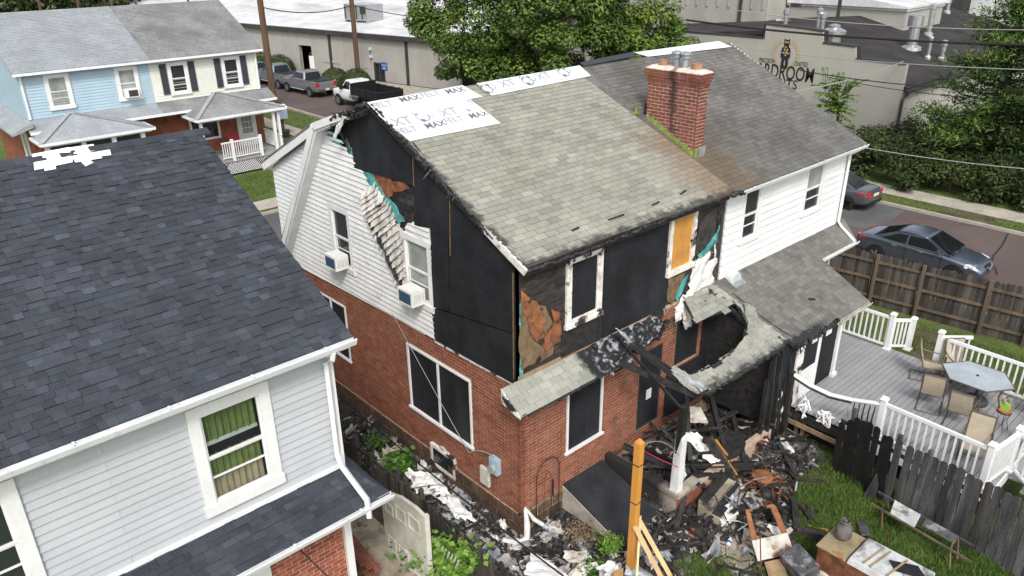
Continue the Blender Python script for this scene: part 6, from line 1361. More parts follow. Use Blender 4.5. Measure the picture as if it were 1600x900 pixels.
        b = MB(); b.hexa([(s*w*.5, -h2-.015, .74), (s*w*.86, -h2+.03, .74), (s*w*.985, -h2+.42, .78), (s*w*.6, -h2+.2, .76)], [(s*w*.52, -h2+.02, .92), (s*w*.86, -h2+.06, .95), (s*w*.97, -h2+.45, .92), (s*w*.6, -h2+.2, .92)]); bevel(b.build('tail_light', 'lamp_red', t), .01)
        for y in (-h2+.92, h2-.93):
            b = MB(); b.lathe([(.37, -.03), (.37, .03)], (s*w*.965, y, .34), 18, axis='x'); b.build('wheel_arch', 'black_plastic', t)
            wheel(t, s*(w-.08), y, .325, .2, rim, s)
    b = MB(); b.prism([(-.32, h2-.04, .5), (.32, h2-.04, .5), (.22, h2-.12, .74), (-.22, h2-.12, .74)], (0, .05, 0)); b.build('grille', 'black_plastic', t)
    b = MB(); b.bar((-.28, h2+.0, .7), (0, h2+.03, .52), .03, .04); b.bar((.28, h2, .7), (0, h2+.03, .52), .03, .04); b.build('grille_trim', 'chrome', t)
    b = MB(); b.box((-.24, -h2-.02, .72), (.24, -h2+.01, .84)); b.build('number_plate', 'plate', t)
    b = MB(); b.box((-.7, -h2-.01, .32), (.7, -h2+.1, .46)); b.build('bumper_insert', 'black_plastic', t)
    b = MB(); b.bar((-.05, 1.28, 1.0), (-.62, 1.1, 1.02), .03, .03); b.bar((.6, 1.28, 1.0), (.05, 1.1, 1.02), .03, .03); b.build('wiper', 'black_plastic', t)
    t.location = loc; t.rotation_euler = (0, 0, rz); return t
sedan('parked_sedan', 'dark blue grey sedan parked behind the tall board fence', (21.75, .25, .005), math.pi, 'car_grey', 4.75, H=1.43)
sedan('parked_sedan', 'dark grey sedan with lit red tail lamps parked by the far kerb', (27.05, 6.75, .005), 0., 'car_dark', 4.4, 1.8, 1.47, rim='rim_dark')
sedan('parked_car', 'black car parked in the street between the houses, mostly hidden', (8.9, 23.2, .005), math.pi/2, 'car_dark', 4.5, grp=None)
sedan('parked_car', 'blue car at the head of the row of parked pickups', (23.3, 61.8, .005), 0., 'car_blue', 4.6, H=1.6, grp=None)
def pickup(label, loc, rz, paint, rim='rim', bed_cover=True, lenb=5.8):
    t = thing('pickup_truck', label, 'pickup', (0, 0, 0), 'pickups parked along the warehouse', fixed=False); w, h2 = 1.0, lenb/2
    b = MB(); st = [(-h2, .62, 1.12, .93, .9), (-h2+.06, .55, 1.3, .99, .94), (-h2+.3, .5, 1.34, 1, .95), (-.7, .48, 1.32, 1, .95), (.9, .48, 1.28, 1, .93), (1.3, .48, 1.27, 1, .9), (h2-.5, .5, 1.22, .97, .86), (h2-.12, .52, 1.12, .9, .84), (h2, .55, .98, .8, .84)]
    loft(b, [bsec(y, z0, z1, w*k, tp, .06) for y, z0, z1, k, tp in st]); o = b.build('body', paint, t, smooth=True); md = o.modifiers.new('e', 'EDGE_SPLIT')
    b = MB(); b.box((-w*.86, -h2+.12, 1.33), (w*.86, -.95, 1.375)); b.build('bed_cover', 'black_plastic', t)
    b = MB(); zr = 1.92; b.hexa([(-.9, -.95, 1.28), (.9, -.95, 1.28), (.9, 1.3, 1.24), (-.9, 1.3, 1.24)], [(-.72, -.72, zr), (.72, -.72, zr), (.7, .5, zr), (-.7, .5, zr)]); o = b.build('cab', paint, t); bevel(o, .05, 2)
    b = MB(); b.hexa([(-.6, -.76, 1.36), (.6, -.76, 1.36), (.6, -.9, 1.36), (-.6, -.9, 1.36)], [(-.6, -.76, 1.82), (.6, -.76, 1.82), (.6, -.76, 1.82), (-.6, -.76, 1.82)])
    glassq(t, [(-.74, -.93, 1.36), (.74, -.93, 1.36), (.62, -.76, 1.84), (-.62, -.76, 1.84)], 'rear_window', off=.03)
    glassq(t, [(.78, 1.22, 1.3), (-.78, 1.22, 1.3), (-.62, .54, 1.86), (.62, .54, 1.86)], 'windscreen', off=.03)
    for s in (1, -1):
        for q in ([(-.72, 1.36), (.12, 1.36), (.12, 1.82), (-.6, 1.82)], [(.18, 1.36), (1.02, 1.36), (.5, 1.82), (.18, 1.82)]):
            P = [(s*(.9-(z-1.28)*.28+.004), y, z) for y, z in q]; P = P if s > 0 else P[::-1]; glassq(t, P, 'side_window', off=.012)
        b = MB(); b.box((s*.9, .92, 1.3), (s*1.16, 1.02, 1.52)); bevel(b.build('mirror', paint, t), .03)
        b = MB(); b.box((s*.7, -h2-.025, .95), (s*.97, -h2+.1, 1.25)); b.build('tail_light', 'lamp_red', t)
        b = MB(); b.box((s*.55, h2-.1, .9), (s*.84, h2-.0, 1.08)); b.build('headlight', 'lamp_clear', t)
        b = MB(); b.tube((s*1.0, -.9, .5), (s*1.0, 1.3, .5), .05); b.build('side_step', 'chrome', t)
        for y in (-h2+1.15, h2-.95):
            b = MB(); b.lathe([(.46, -.03), (.46, .03)], (s*.965, y, .42), 18, axis='x'); b.build('wheel_arch', 'black_plastic', t)
            wheel(t, s*.9, y, .4, .26, rim, s)
    b = MB(); b.box((-.9, -h2-.12, .58), (.9, -h2+.05, .78)); b.build('rear_bumper', 'chrome', t)
    b = MB(); b.box((-.18, -h2-.13, .64), (.18, -h2-.1, .76)); b.build('number_plate', 'plate', t)
    b = MB(); b.box((-.6, h2-.06, .72), (.6, h2+.03, 1.05)); b.build('grille', 'black_plastic', t)
    t.location = loc; t.rotation_euler = (0, 0, rz); return t
def at_road(px, py, z): return Z_(px, py, z)
pickup('silver grey pickup with chrome wheels parked nearest the dump truck', (23.25, 51.7, .005), math.radians(2), 'car_silver')
pickup('grey blue pickup parked ahead of the silver one', (23.2, 57.2, .005), math.radians(2), 'car_bluegrey')
t = thing('dump_truck', 'white cab dump truck with a black steel tipping bed', 'dump truck', (0, 0, 0), None, fixed=False)
b = MB(); loft(b, [bsec(y, z0, z1, 1.0*k, tp, .06) for y, z0, z1, k, tp in [(.25, .55, 1.3, 1, .93), (1.6, .55, 1.34, 1, .9), (2.6, .58, 1.32, .97, .88), (3.1, .6, 1.22, .9, .84), (3.25, .62, 1.0, .82, .84)]]); o = b.build('body', 'car_white', t, smooth=True); o.modifiers.new('e', 'EDGE_SPLIT')
b = MB(); b.hexa([(-.93, .3, 1.25), (.93, .3, 1.25), (.93, 2.0, 1.25), (-.93, 2.0, 1.25)], [(-.76, .35, 2.05), (.76, .35, 2.05), (.74, 1.35, 2.05), (-.74, 1.35, 2.05)]); bevel(b.build('cab', 'car_white', t), .05)
glassq(t, [(.8, 1.95, 1.33), (-.8, 1.95, 1.33), (-.66, 1.4, 1.98), (.66, 1.4, 1.98)], 'windscreen', off=.03)
for s in (1, -1):
    P = [(s*(.93-(z-1.25)*.22+.006), y, z) for y, z in ((.68, 1.38), (1.72, 1.38), (1.28, 1.95), (.72, 1.95))]; P = P if s > 0 else P[::-1]; glassq(t, P, 'side_window', off=.014)
    b = MB(); b.box((s*.95, 1.5, 1.35), (s*1.22, 1.62, 1.7)); b.build('mirror', 'black_plastic', t)
    b = MB(); b.box((s*.5, 3.15, .95), (s*.85, 3.22, 1.15)); b.build('headlight', 'lamp_clear', t)
    for y in (2.3, -1.5):
        b = MB(); b.lathe([(.48, -.03), (.48, .03)], (s*.965, y, .44), 18, axis='x'); b.build('wheel_arch', 'black_plastic', t) if y > 0 else None
        wheel(t, s*.9, y, .42, .3, 'rim', s)
def plate(name, a, c, m='black_plastic'): b = MB(); b.box(a, c); return b.build(name, m, t)
plate('bed_floor', (-1.15, -3.5, 1.0), (1.15, .1, 1.1))
plate('bed_side', (-1.2, -3.5, 1.1), (-1.12, .1, 1.7)); plate('bed_side', (1.12, -3.5, 1.1), (1.2, .1, 1.7)); plate('bed_headboard', (-1.15, .05, 1.1), (1.15, .13, 1.95)); plate('tailgate', (-1.15, -3.56, 1.05), (1.15, -3.48, 1.65)); plate('chassis', (-.5, -3.0, .6), (.5, 2, .95))
b = MB()
for y in (-3.0, -2.1, -1.2, -.3):
    for s in (-1, 1): b.box((s*1.19, y, 1.02), (s*1.25, y+.08, 1.74))
b.build('bed_rib', 'black_plastic', t, kind='stuff')
b = MB(); b.box((-1.28, -1.0, 1.05), (-1.2, -.2, 1.12)); b.box((-1.28, -.2, .85), (-1.2, .2, 1.1)); b.build('tool_box', 'galvanised', t, kind='stuff')
t.location = (23.35, 43.0, .005); t.rotation_euler = (0, 0, math.radians(1))
# ================================================================== poles, wires
def upole(label, base, r, h, lean=(0, 0), arms=True):
    t = thing('utility_pole', label, 'utility pole', tuple(base), 'wooden utility poles'); b = MB(); B0 = Vector(base); B1 = B0+Vector((lean[0], lean[1], h)); b.path([B0-Vector((0, 0, .1)), B1], [r, r*.7], 10); b.build('shaft', 'pole_wood', t)
    if arms: b = MB(); c = B0.lerp(B1, .92); b.bar(c-Vector((1.2, .2, 0)), c+Vector((1.2, .2, 0)), .1, .12); b.build('crossarm', 'pole_wood', t)
    return B1
pA = upole('thick wooden utility pole at the corner by the cream house', (18.55, 48.8, 0), .27, 15)
p = Z_(561, 130, .2); pB = upole('thinner wooden utility pole beside the dump truck and warehouse', (p.x, p.y, 0), .24, 15)
for k, (px, dist) in enumerate(((62, 105), (123, 112), (194, 118), (175, 108), (296, 112))):
    d = ray(px, 20); d.normalize(); q = CAM+d*dist; tp = upole(['far thin pole above the left of the blue roof', 'far leaning pole left of the small chimney', 'far pole behind the roof ridge middle', 'far pole beside the small chimney', 'far twin pole above the cream roof'][k], (q.x, q.y, 0), .16, 13, (random.uniform(-.4, .4), 0), False)
def wire(label, p, q, r, sag, m='cable_black', n=16, name='power_cable'):
    p, q = Vector(p), Vector(q); b = MB(); b.path([p.lerp(q, i/n)-Vector((0, 0, sag*4*(i/n)*(1-i/n))) for i in range(n+1)], r, 5); return b.build(name, m, None, label=label, cat='cable', group='overhead cables')
def far(px, py, dist): d = ray(px, py); d.normalize(); return CAM+d*dist
XW = 29.2
for (lab, a, c, r, m) in (('thick black overhead cable crossing the painted wall', (1072, 31), (1640, 71), .055, 'cable_black'), ('upper thin cable across the dark roof', (1150, 16), (1640, 47), .02, 'cable_grey'), ('pale thin cable passing below the bear emblem', (1100, 66), (1640, 110), .02, 'cable_grey'), ('dark cable passing above the feathery tree', (1250, 110), (1640, 142), .025, 'cable_black'), ('thin dark cable behind the feathery tree', (1290, 120), (1640, 158), .018, 'cable_black')):
    wire(lab, X_(*a, XW), X_(*c, XW), r, .25, m)
wire('grey service cable running above the far hedge', X_(1352, 231, 26), X_(1640, 267, 26), .022, .1, 'cable_grey')
wire('twisted service drop from the wall corner down to the white house', X_(1412, 96, DX-.1), (XR-.2, 5, 6.9), .03, .35, 'cable_grey')
wire('drooping cable along the white warehouse roof', pA+Vector((0, 0, -7.6)), pB+Vector((0, 0, -8.2)), .04, .5)
wire('cable from the second pole towards the maple', pB+Vector((0, 0, -8.2)), (31, 33, 6.3), .035, .4)
wire('thin cable between the poles, higher up', pA+Vector((0, 0, -4.4)), pB+Vector((0, 0, -5.2)), .025, .5)
wire('white service wire slanting down the gable brick wall', X_(612, 488, -.05), X_(733, 708, -.12), .008, .03, 'cable_grey')
wire('long black cable slung over the alley debris to the yard', (-.75, 7.2, 1.05), (-.75, -2.8, .75), .02, .15)
wire('pale cord from the brick wall base to the meter', X_(733, 708, -.12), X_(772, 715, -.12), .014, -.12, 'cable_grey')
wire('thin cable hanging below the grey house gutter', (-5.3, -.4, 3.4), (-3.9, -2.2, .9), .012, .1)
# ================================================================== fences
def picket(b, base, u, n, w, h, th, top='dog'):
    base, u, n = Vector(base), Vector(u), Vector(n); z = Vector((0, 0, 1)); e = w*.28
    pts = [base, base+u*w, base+u*w+z*(h-e), base+u*(w-e)+z*h, base+u*e+z*h, base+z*(h-e)]
    b.prism(pts, n*th)
def picket_mesh(w, h, th, m):
    b = MB(); picket(b, (0, 0, 0), (1, 0, 0), (0, -1, 0), w, h, th); return b.data('picket', m)
def board_fence(name, label, pts, h, w, gap, mats, posts, rails, post_m, flip=1, hj=.03, burnt=None, grp=None):
    P = [Vector(p) for p in pts]; t = thing(name, label, 'fence', tuple(P[0]), grp); cache = {}
    for a, c in zip(P, P[1:]):
        L = (c-a).length; u = (c-a)/L; n = Vector((-u.y, u.x, 0))*flip; k = 0.
        while k < L-w*.5:
            hh = h+random.choice((-2, -1, 0, 1, 2))*hj*.5; pos = a+u*k; m = mats
            if burnt: m, hh, ok = burnt(pos, hh)
            else: ok = True
            if ok:
                key = (round(hh, 2), m)
                if key not in cache: cache[key] = picket_mesh(w, hh, .02, m)
                o = bpy.data.objects.new('picket', cache[key]); COL.objects.link(o); adopt(o, t)
                o.matrix_basis = Matrix.Translation(pos+n*random.uniform(-.004, .004)) @ Matrix((tuple(u), tuple(-n), (0, 0, 1))).transposed().to_4x4() @ Matrix.Rotation(random.uniform(-.008, .008)*(4 if burnt and m == 'fence_burnt' else 1), 4, 'Y')
            k += w+gap
        for z in rails:
            b = MB(); b.bar(a-n*.045+Vector((0, 0, z)), c-n*.045+Vector((0, 0, z)), .04, .09); b.build('rail', post_m, t)
        for q in posts:
            if 0 <= q <= 1.001: b = MB(); p = a+u*L*q-n*.11; b.box((p.x-.045, p.y-.045, p.z-.05), (p.x+.045, p.y+.045, p.z+h+.02)); b.build('post', post_m, t)
    return t
# tall weathered fence in front of the parked sedan (rails face the yard)
fa, fb = Vector((16.6, 2.6, 0)), Vector((17.5, -5.2, 0))
fz = 1.9
board_fence('tall_fence', 'tall weathered brown board fence with rails between lawn and road', [fa, fb, Vector((17.9, -8.5, 0))], fz, .145, .008, 'fence_old', (.02, .33, .52, .77, .93), (.35, 1.0, 1.62), 'fence_post', flip=1)
# grey and burnt fence beside the deck
def bfun(pos, hh):
    y = pos.y
    if y > -4.78: return 'fence_burnt', hh-.05+random.uniform(-.06, .06)-max(0, y+3.95)*.9, True
    return 'fence_grey', hh, True
board_fence('yard_fence', 'grey weathered board fence beside the deck, its far end burnt black', [(7.1, -3.55, 0), (6.72, -5.2, 0), (6.45, -8.2, 0)], 1.82, .165, .015, 'fence_grey', (.15, .85), (.4, 1.4), 'fence_grey', flip=-1, burnt=bfun)
sheet(None, 'broken_picket', [(6.72, -4.55, 0), (6.70, -4.8, 0), (6.70, -4.82, .45), (6.71, -4.72, .75)], .02, (-1, 0, 0), 'fence_grey'); bpy.data.objects['broken_picket']; tag(bpy.data.objects['broken_picket'], 'broken grey picket stub leaning at the burnt fence foot', 'picket')
# low old fence along the alley
def alley(pos, hh): return 'fence_old', hh+random.uniform(-.25, .05), random.random() > .06
board_fence('alley_fence', 'low broken grey board fence beside the alley debris', [(-1.5, 6.6, 0), (-1.5, 2.2, 0), (-1.55, -2.6, 0)], .95, .13, .012, 'fence_old', (.1, .5, .9), (.3, .75), 'fence_old', flip=-1, burnt=alley)
# beige arched vinyl gate panel beside the grey house
GX = -2.45
t = thing('gate_panel', 'beige white vinyl gate panel with arched top beside the grey house', 'gate', (GX, .2, 0))
ga_, gb_ = 1.62, .1
top = [(GX, ga_, 1.42), (GX, ga_-.35, 1.66), (GX, .9, 1.8), (GX, gb_+.3, 1.86), (GX, gb_, 1.84)]
b = MB(); b.prism([(GX, ga_, -.0)]+top+[(GX, gb_, 0)], (.05, 0, 0)); b.build('panel', 'vinyl_dirty', t)
b = MB()
for p, q in zip(top, top[1:]): b.bar(Vector(p)+Vector((.02, 0, .03)), Vector(q)+Vector((.02, 0, .02)), .07, .05)
b.build('top_rail', 'vinyl_dirty', t)
for (y0, y1, z0, z1) in ((1.5, 1.2, 1.15, 1.42), (1.1, .75, 1.2, 1.55), (.65, .25, 1.25, 1.62), (1.5, 1.2, .1, .5), (1.1, .75, .1, .5), (.65, .25, .1, .5)):
    b = MB(); frame_bars(b, (GX, y0, z0), GU, GV, GN, y0-y1, z1-z0, .03, -.01, .018); b.build('moulding', 'vinyl_dirty', t)
b = MB(); b.box((GX-.03, gb_-.08, 0), (GX+.08, gb_, 1.9)); b.build('gate_post', 'vinyl_dirty', t)
b = MB(); LTX = -2.1
lt = thing('lattice_panel', 'broken white lattice piece leaning by the alley fence', 'lattice', (LTX, .15, 0))
for k in range(6):
    for s in (-1, 1):
        y = -.15+k*.1; b.new(); b.bar((LTX+.006*s, y, .1), (LTX+.006*s, y+s*.35, .95), .035, .008, up=(1, 0, 0))
b.build('slat', 'vinyl_dirty', lt, kind='stuff')
for k in range(7):
    b = MB(); x = -3.35+random.random()*.25; b.bar((x, 1.0+random.uniform(-.15, .15), .1+k*.07), (x+random.uniform(-.1, .3), 2.2+random.random()*.3, .12+k*.075), .13, .05); b.build('plank', 'red_planks', None, label='red brown plank in the pile beside the grey house wall', cat='plank', group='red brown plank pile by the grey house')
# ================================================================== deck
DZ = .9
DK = thing('deck', 'grey board deck with white railings behind the white house', 'deck', (10, -4, 0))
DX0, DX1, DYn, DYf = 7.62, 12.45, -6.75, -2.0
v = DYn; 
bm_cache = {}
y = DYn
k = 0
while y < -.05:
    x0 = DX0 if y < -2.02 else 9.9; wdt = .134; key = (round(DX1-x0, 2))
    if key not in bm_cache:
        b = MB(); b.box((0, 0, -.028), (DX1-x0, wdt, 0)); bm_cache[key] = b.data('deck_board', 'deck_grey')
    o = bpy.data.objects.new('deck_board', bm_cache[key]); COL.objects.link(o); adopt(o, DK); o.matrix_basis = Matrix.Translation((x0, y, DZ+random.uniform(-.001, .001))); y += .147
b = MB(); b.box((DX0-.01, DYn, DZ-.32), (DX0+.03, -3.75, DZ-.03)); b.box((DX0, DYn-.03, DZ-.3), (DX1, DYn, DZ-.03)); b.box((DX1, DYn, DZ-.3), (DX1+.03, -.1, DZ-.03)); b.build('skirt_board', 'vinyl_white', DK, kind='stuff')
b = MB(); b.bar((DX0-.02, -2.05, DZ-.2), (DX0-.02, -3.85, DZ-.2), .05, .22); b.build('rim_joist', 'charred_wood', DK)
b = MB(); b.bar((DX0-.05, -2.05, DZ-.42), (DX0-.05, -3.85, DZ-.46), .05, .12); b.build('rim_joist', 'raw_wood', DK)
for yy in (-2.25, -2.42, -3.4, -3.5):
    b = MB(); b.box((DX0+.05, yy-.05, 0), (DX0+.14, yy+.04, DZ-.3)); b.build('support_post', 'raw_wood', DK)
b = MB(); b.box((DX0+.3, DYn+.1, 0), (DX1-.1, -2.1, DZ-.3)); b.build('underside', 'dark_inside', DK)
def rpost(x, y, h=1.12, z=DZ, m='vinyl_white', cap=True):
    b = MB(); b.box((x-.06, y-.06, z-.02), (x+.06, y+.06, z+h)); p = b.build('railing_post', m, DK)
    if cap: b = MB(); b.hexa([(x-.085, y-.085, z+h), (x+.085, y-.085, z+h), (x+.085, y+.085, z+h), (x-.085, y+.085, z+h)], [(x-.06, y-.06, z+h+.06), (x+.06, y-.06, z+h+.06), (x+.06, y+.06, z+h+.06), (x-.06, y+.06, z+h+.06)]); b.build('post_cap', m, p)
    b = MB(); b.box((x-.1, y-.1, z), (x+.1, y+.1, z+.05)); b.build('post_foot', m, p)
RX = 7.68
rpost(RX+.08, -4.2); rpost(RX-.02, -6.55); rpost(8.75, -6.75); rpost(12.35, -2.42); rpost(12.75, -2.85, 1.0); rpost(12.15, -3.8, 1.15); rpost(8.6, -7.6, 1.0) if 0 else None
rail(DK, (RX+.08, -4.2, DZ), (RX-.02, -6.55, DZ), 1.0, 15)
rail(DK, (RX-.02, -6.6, DZ), (8.75, -6.75, DZ), 1.0, 9)
rail(DK, (12.35, -.4, DZ), (12.35, -2.4, DZ), 1.0, 13)
rail(DK, (12.37, -2.45, DZ), (12.73, -2.83, DZ), .95, 5)
rail(DK, (12.15, -3.8, DZ), (12.05, -7.5, DZ), 1.0, 24)
rail(DK, (12.2, -3.85, DZ), (12.75, -4.4, DZ), 1.0, 6)
# stair rails going down at the near right corner
st_ = MB()
rail(DK, (8.75, -6.8, DZ), (8.2, -8.3, DZ-.75), 1.0, 9); rail(DK, (9.9, -6.85, DZ), (9.4, -8.3, DZ-.75), 1.0, 9)
rpost(9.9, -6.8, 1.2)
for kk in range(4):
    b = MB(); b.box((8.75-.1*kk, -7.1-.3*kk, DZ-.2-.18*kk), (9.85-.1*kk, -6.8-.3*kk, DZ-.15-.18*kk)); b.build('stair_tread', 'deck_grey', DK)
# heat-melted rail hanging between the house and the first post
sagp = [Vector((RX-.35, -2.08, 1.98)), Vector((RX-.22, -2.5, 1.78)), Vector((RX-.08, -3.0, 1.66)), Vector((RX+.02, -3.5, 1.70)), Vector((RX+.06, -3.9, 1.80)), Vector((RX+.08, -4.16, 1.86))]
b = MB(); b.path(sagp, .055, 6); b.build('sagging_rail', 'vinyl_white', DK)
b = MB(); b.path([p+Vector((-.03, 0, -.06)) for p in sagp[:4]], .03, 5); b.build('sagging_rail', 'charred_wood', DK)
b = MB(); b.box((RX-.42, -2.15, .3), (RX-.3, -2.03, 2.05)); b.build('scorched_post', 'charred_wood', DK)
for kk in range(6):
    yy = -3.45-kk*.12; b = MB(); c = random.uniform(-.05, .02); b.path([(RX+.02, yy, 1.68+.02*kk), (RX-.06+c, yy-.02, 1.45), (RX+.05+c, yy, 1.2), (RX-.02, yy+.02, .95)], [.014, .02, .016, .012], 5); b.build('melted_baluster', 'galvanised' if kk < 1 else 'cable_black', DK)
for (yc, zc, nn) in ((-2.4, 1.0, 7), (-2.95, .98, 9)):
    for kk in range(nn):
        P = [Vector((RX-.1+random.uniform(-.15, .15), yc+random.uniform(-.22, .22), zc+random.uniform(-.25, .22))) for _ in range(4)]; b = MB(); b.path([P[0], (P[0]+P[1])/2+Vector((0, 0, .12)), P[1], P[2]], [.02, .035, .028, .012], 5); b.build('melted_vinyl', 'vinyl_white', DK)
b = MB(); b.bar((RX, -3.3, DZ+.08), (RX, -4.2, DZ+.08), .06, .06); b.build('bottom_rail', 'vinyl_white', DK)
# ------------------------------------------------ deck furniture
tc = Vector((11.25, -5.1, DZ))
tb = thing('patio_table', 'hexagonal glass topped patio table on the deck', 'table', tuple(tc))
hexp = []
for k in range(6):
    a = math.radians(60*k+30); hexp.append(tc+Vector((.66*math.cos(a)*1.15, .86*math.sin(a), .7)))
b = MB(); b.prism(hexp, (0, 0, .012)); b.build('glass_top', 'table_glass', tb)
b = MB(); b.path(hexp+[hexp[0]], .022, 6); b.build('rim', 'bronze_frame', tb)
for k in (0, 1, 3, 4):
    b = MB(); q = (hexp[k]-tc)*.78; q.z = .7; b.path([tc+q, tc+Vector((q.x*.85, q.y*.85, .35)), tc+Vector((q.x*1.0, q.y*1.0, 0))], .022, 6); b.build('leg', 'bronze_frame', tb)
b = MB(); b.lathe([(.03, .68), (.03, .74)], tc, 8); b.build('umbrella_ring', 'black_plastic', tb)
ub = thing('umbrella_base', 'round dark umbrella base under the glass table', 'umbrella base', tuple(tc))
b = MB(); b.lathe([(.3, 0), (.3, .08), (.25, .13), (.05, .15), (.04, .4)], tc+Vector((-.05, -.1, 0)), 20); b.build('weight', 'umbrella_base', ub)
def chair0(label):
    t = thing('patio_chair', label, 'chair', (0, 0, 0), 'sling patio chairs round the table', fixed=False)
    # faces +y
    b = MB(); G_ = []
    for i in range(7):
        u = i/6; G_.append([(-.24+.48*j/4, -.22+.5*u, .40+.03*u-.03*math.sin(math.pi*u)) for j in range(5)])
    b.grid(G_); o = b.build('seat', 'sling', t); o.modifiers.new('s', 'SOLIDIFY').thickness = .015
    b = MB(); G_ = []
    for i in range(7):
        u = i/6; G_.append([(-.24+.48*j/4, -.24-.16*u-.02*math.sin(math.pi*u), .42+.6*u) for j in range(5)])
    b.grid(G_); o = b.build('backrest', 'sling', t); o.modifiers.new('s', 'SOLIDIFY').thickness = .015
    for s in (-1, 1):
        x = s*.26
        b = MB(); b.path([(x, -.42, 1.04), (x, -.24, .42), (x, .28, .43)], .016, 6); b.build('side_frame', 'bronze_frame', t)
        b = MB(); b.path([(x, -.33, .72), (x*1.12, -.1, .66), (x*1.12, .2, .64), (x*1.1, .3, .58), (x*1.05, .28, .3), (x*1.05, .22, .04), (x*1.05, .1, .016), (x*1.05, -.5, .016)], .016, 6); b.build('arm', 'bronze_frame', t)
    b = MB(); b.path([(-.26, -.42, 1.04), (.26, -.42, 1.04)], .016, 6); b.build('top_bar', 'bronze_frame', t)
    b = MB(); b.path([(-.27, -.5, .016), (.27, -.5, .016)], .016, 6); b.path([(-.26, .1, .2), (.26, .1, .2)], .012, 6); b.build('base_bar', 'bronze_frame', t, kind='stuff')
    return t
cl = ['tan sling chair nearest the house with its back to the camera', 'tan sling chair beside the white railing on the near side of the table', 'tan sling chair at the far left of the table by the big post', 'tan sling chair tipped towards the far railing', 'tan sling chair at the right edge by the flower pot', 'tan sling chair low beside the near railing corner']
c_ = chair0(cl[0])
spots = [((10.25, -4.45), -75), ((9.9, -5.25), -80), ((11.55, -3.95), 200), ((12.0, -4.45), 140), ((11.6, -6.5), 15), ((8.5, -6.05), 100)]
for i, ((x, y), a) in enumerate(spots):
    o = c_ if i == 0 else copy_tree(c_, None, cl[i]); o.location = (x, y, DZ+.003); o.rotation_euler = (0, 0, math.radians(a))
pp = Vector((10.35, -6.05, DZ)); ps = thing('plant_stand', 'black wire plant stand beside the patio table', 'plant stand', tuple(pp)); b = MB()
for k in range(5):
    a = k*1.2566; b.path([pp+Vector((.16*math.cos(a), .16*math.sin(a), .5)), pp+Vector((.1*math.cos(a), .1*math.sin(a), .28)), pp+Vector((.18*math.cos(a), .18*math.sin(a), 0))], .007, 4)
b.lathe([(.17, .49), (.17, .51)], pp, 12); b.build('frame', 'cable_black', ps)
pt = thing('flower_pot', 'lime green square pot with dry plant on the wire stand', 'pot', tuple(pp+Vector((0, 0, .51)))); q = pp+Vector((0, 0, .515))
b = MB(); b.lathe([(.16, 0), (.17, .05)], q, 14); b.build('saucer', 'terracotta', pt)
b = MB(); b.hexa([q+Vector(v_) for v_ in ((-.08, -.08, .03), (.08, -.08, .03), (.08, .08, .03), (-.08, .08, .03))], [q+Vector(v_) for v_ in ((-.1, -.1, .22), (.1, -.1, .22), (.1, .1, .22), (-.1, .1, .22))]); b.build('pot', 'pot_lime', pt)
leaf_mesh('foliage', np.array(q)+RNG.normal(size=(60, 3))*np.array([.06, .06, .04])+np.array([0, 0, .28]), np.full(60, .05), RNG.normal(size=(60, 3)), 'sling', pt)
# ================================================================== yard objects
bh = thing('cellar_bulkhead', 'sloping cellar hatch with black panel top and concrete side by the brick wall', 'cellar hatch', (1.9, -.7, 0))
bx0, bx1, byf = 1.26, 2.62, -1.72
b = MB(); b.prism([(bx0, -.03, 0), (bx0, -.03, .62), (bx0, byf, .08), (bx0, byf, 0)], (.16, 0, 0)); b.prism([(bx1-.16, -.03, 0), (bx1-.16, -.03, .62), (bx1-.16, byf, .08), (bx1-.16, byf, 0)], (.16, 0, 0)); b.build('concrete_cheek', 'concrete', bh, kind='stuff')
b = MB(); b.hexa([(bx0+.02, -.03, .63), (bx1, -.03, .63), (bx1, byf, .09), (bx0+.02, byf, .09)][::-1][::-1], [(bx0+.02, -.03, .66), (bx1, -.03, .66), (bx1, byf-.03, .12), (bx0+.02, byf-.03, .12)]); b.build('black_panel', 'bulk_black', bh)
tr = thing('iron_trellis', 'thin black arched iron trellis against the brick corner', 'trellis', (.6, -.05, 0)); b = MB()
x0, x1 = .42, 1.12
b.path([(x0, -.06, 0), (x0, -.06, 1.3)]+[((x0+x1)/2-(x1-x0)/2*math.cos(t), -.06, 1.3+.35*math.sin(t)) for t in np.linspace(.2, 2.94, 9)]+[(x1, -.06, 1.3), (x1, -.06, 0)], .01, 5)
b.path([(.65, -.06, 0), (.65, -.06, 1.1), (.77, -.06, 1.35), (.89, -.06, 1.1), (.89, -.06, 0)], .006, 4); b.path([(.92, -.07, .55), (.92, -.07, 1.0)], .02, 5); b.build('frame', 'cable_black', tr)
# new timber post with braces
px0, py0 = .79, -2.45; pz0 = Y_(998, 692, -2.45).z; pb0 = Y_(990, 815, -2.45).z
np_ = thing('timber_post', 'new orange brown timber post standing braced in the yard', 'post', (px0, py0, 0))
b = MB(); b.hexa([(px0-.07, py0-.07, -.1), (px0+.07, py0-.07, -.1), (px0+.07, py0+.07, -.1), (px0-.07, py0+.07, -.1)], [(px0-.07, py0-.07, pz0), (px0+.07, py0-.07, pz0), (px0+.07, py0+.07, pz0), (px0-.07, py0+.07, pz0)]); b.hexa([(px0-.07, py0-.07, pz0), (px0+.07, py0-.07, pz0), (px0+.07, py0+.07, pz0), (px0-.07, py0+.07, pz0)], [(px0-.02, py0-.02, pz0+.08), (px0+.02, py0-.02, pz0+.08), (px0+.02, py0+.02, pz0+.08), (px0-.02, py0+.02, pz0+.08)]); b.build('shaft', 'post_wood', np_)
b = MB()
for z in (Y_(995, 731, -2.5).z, Y_(991, 790, -2.5).z): b.box((px0-.075, py0-.075, z), (px0+.075, py0+.075, z+.02))
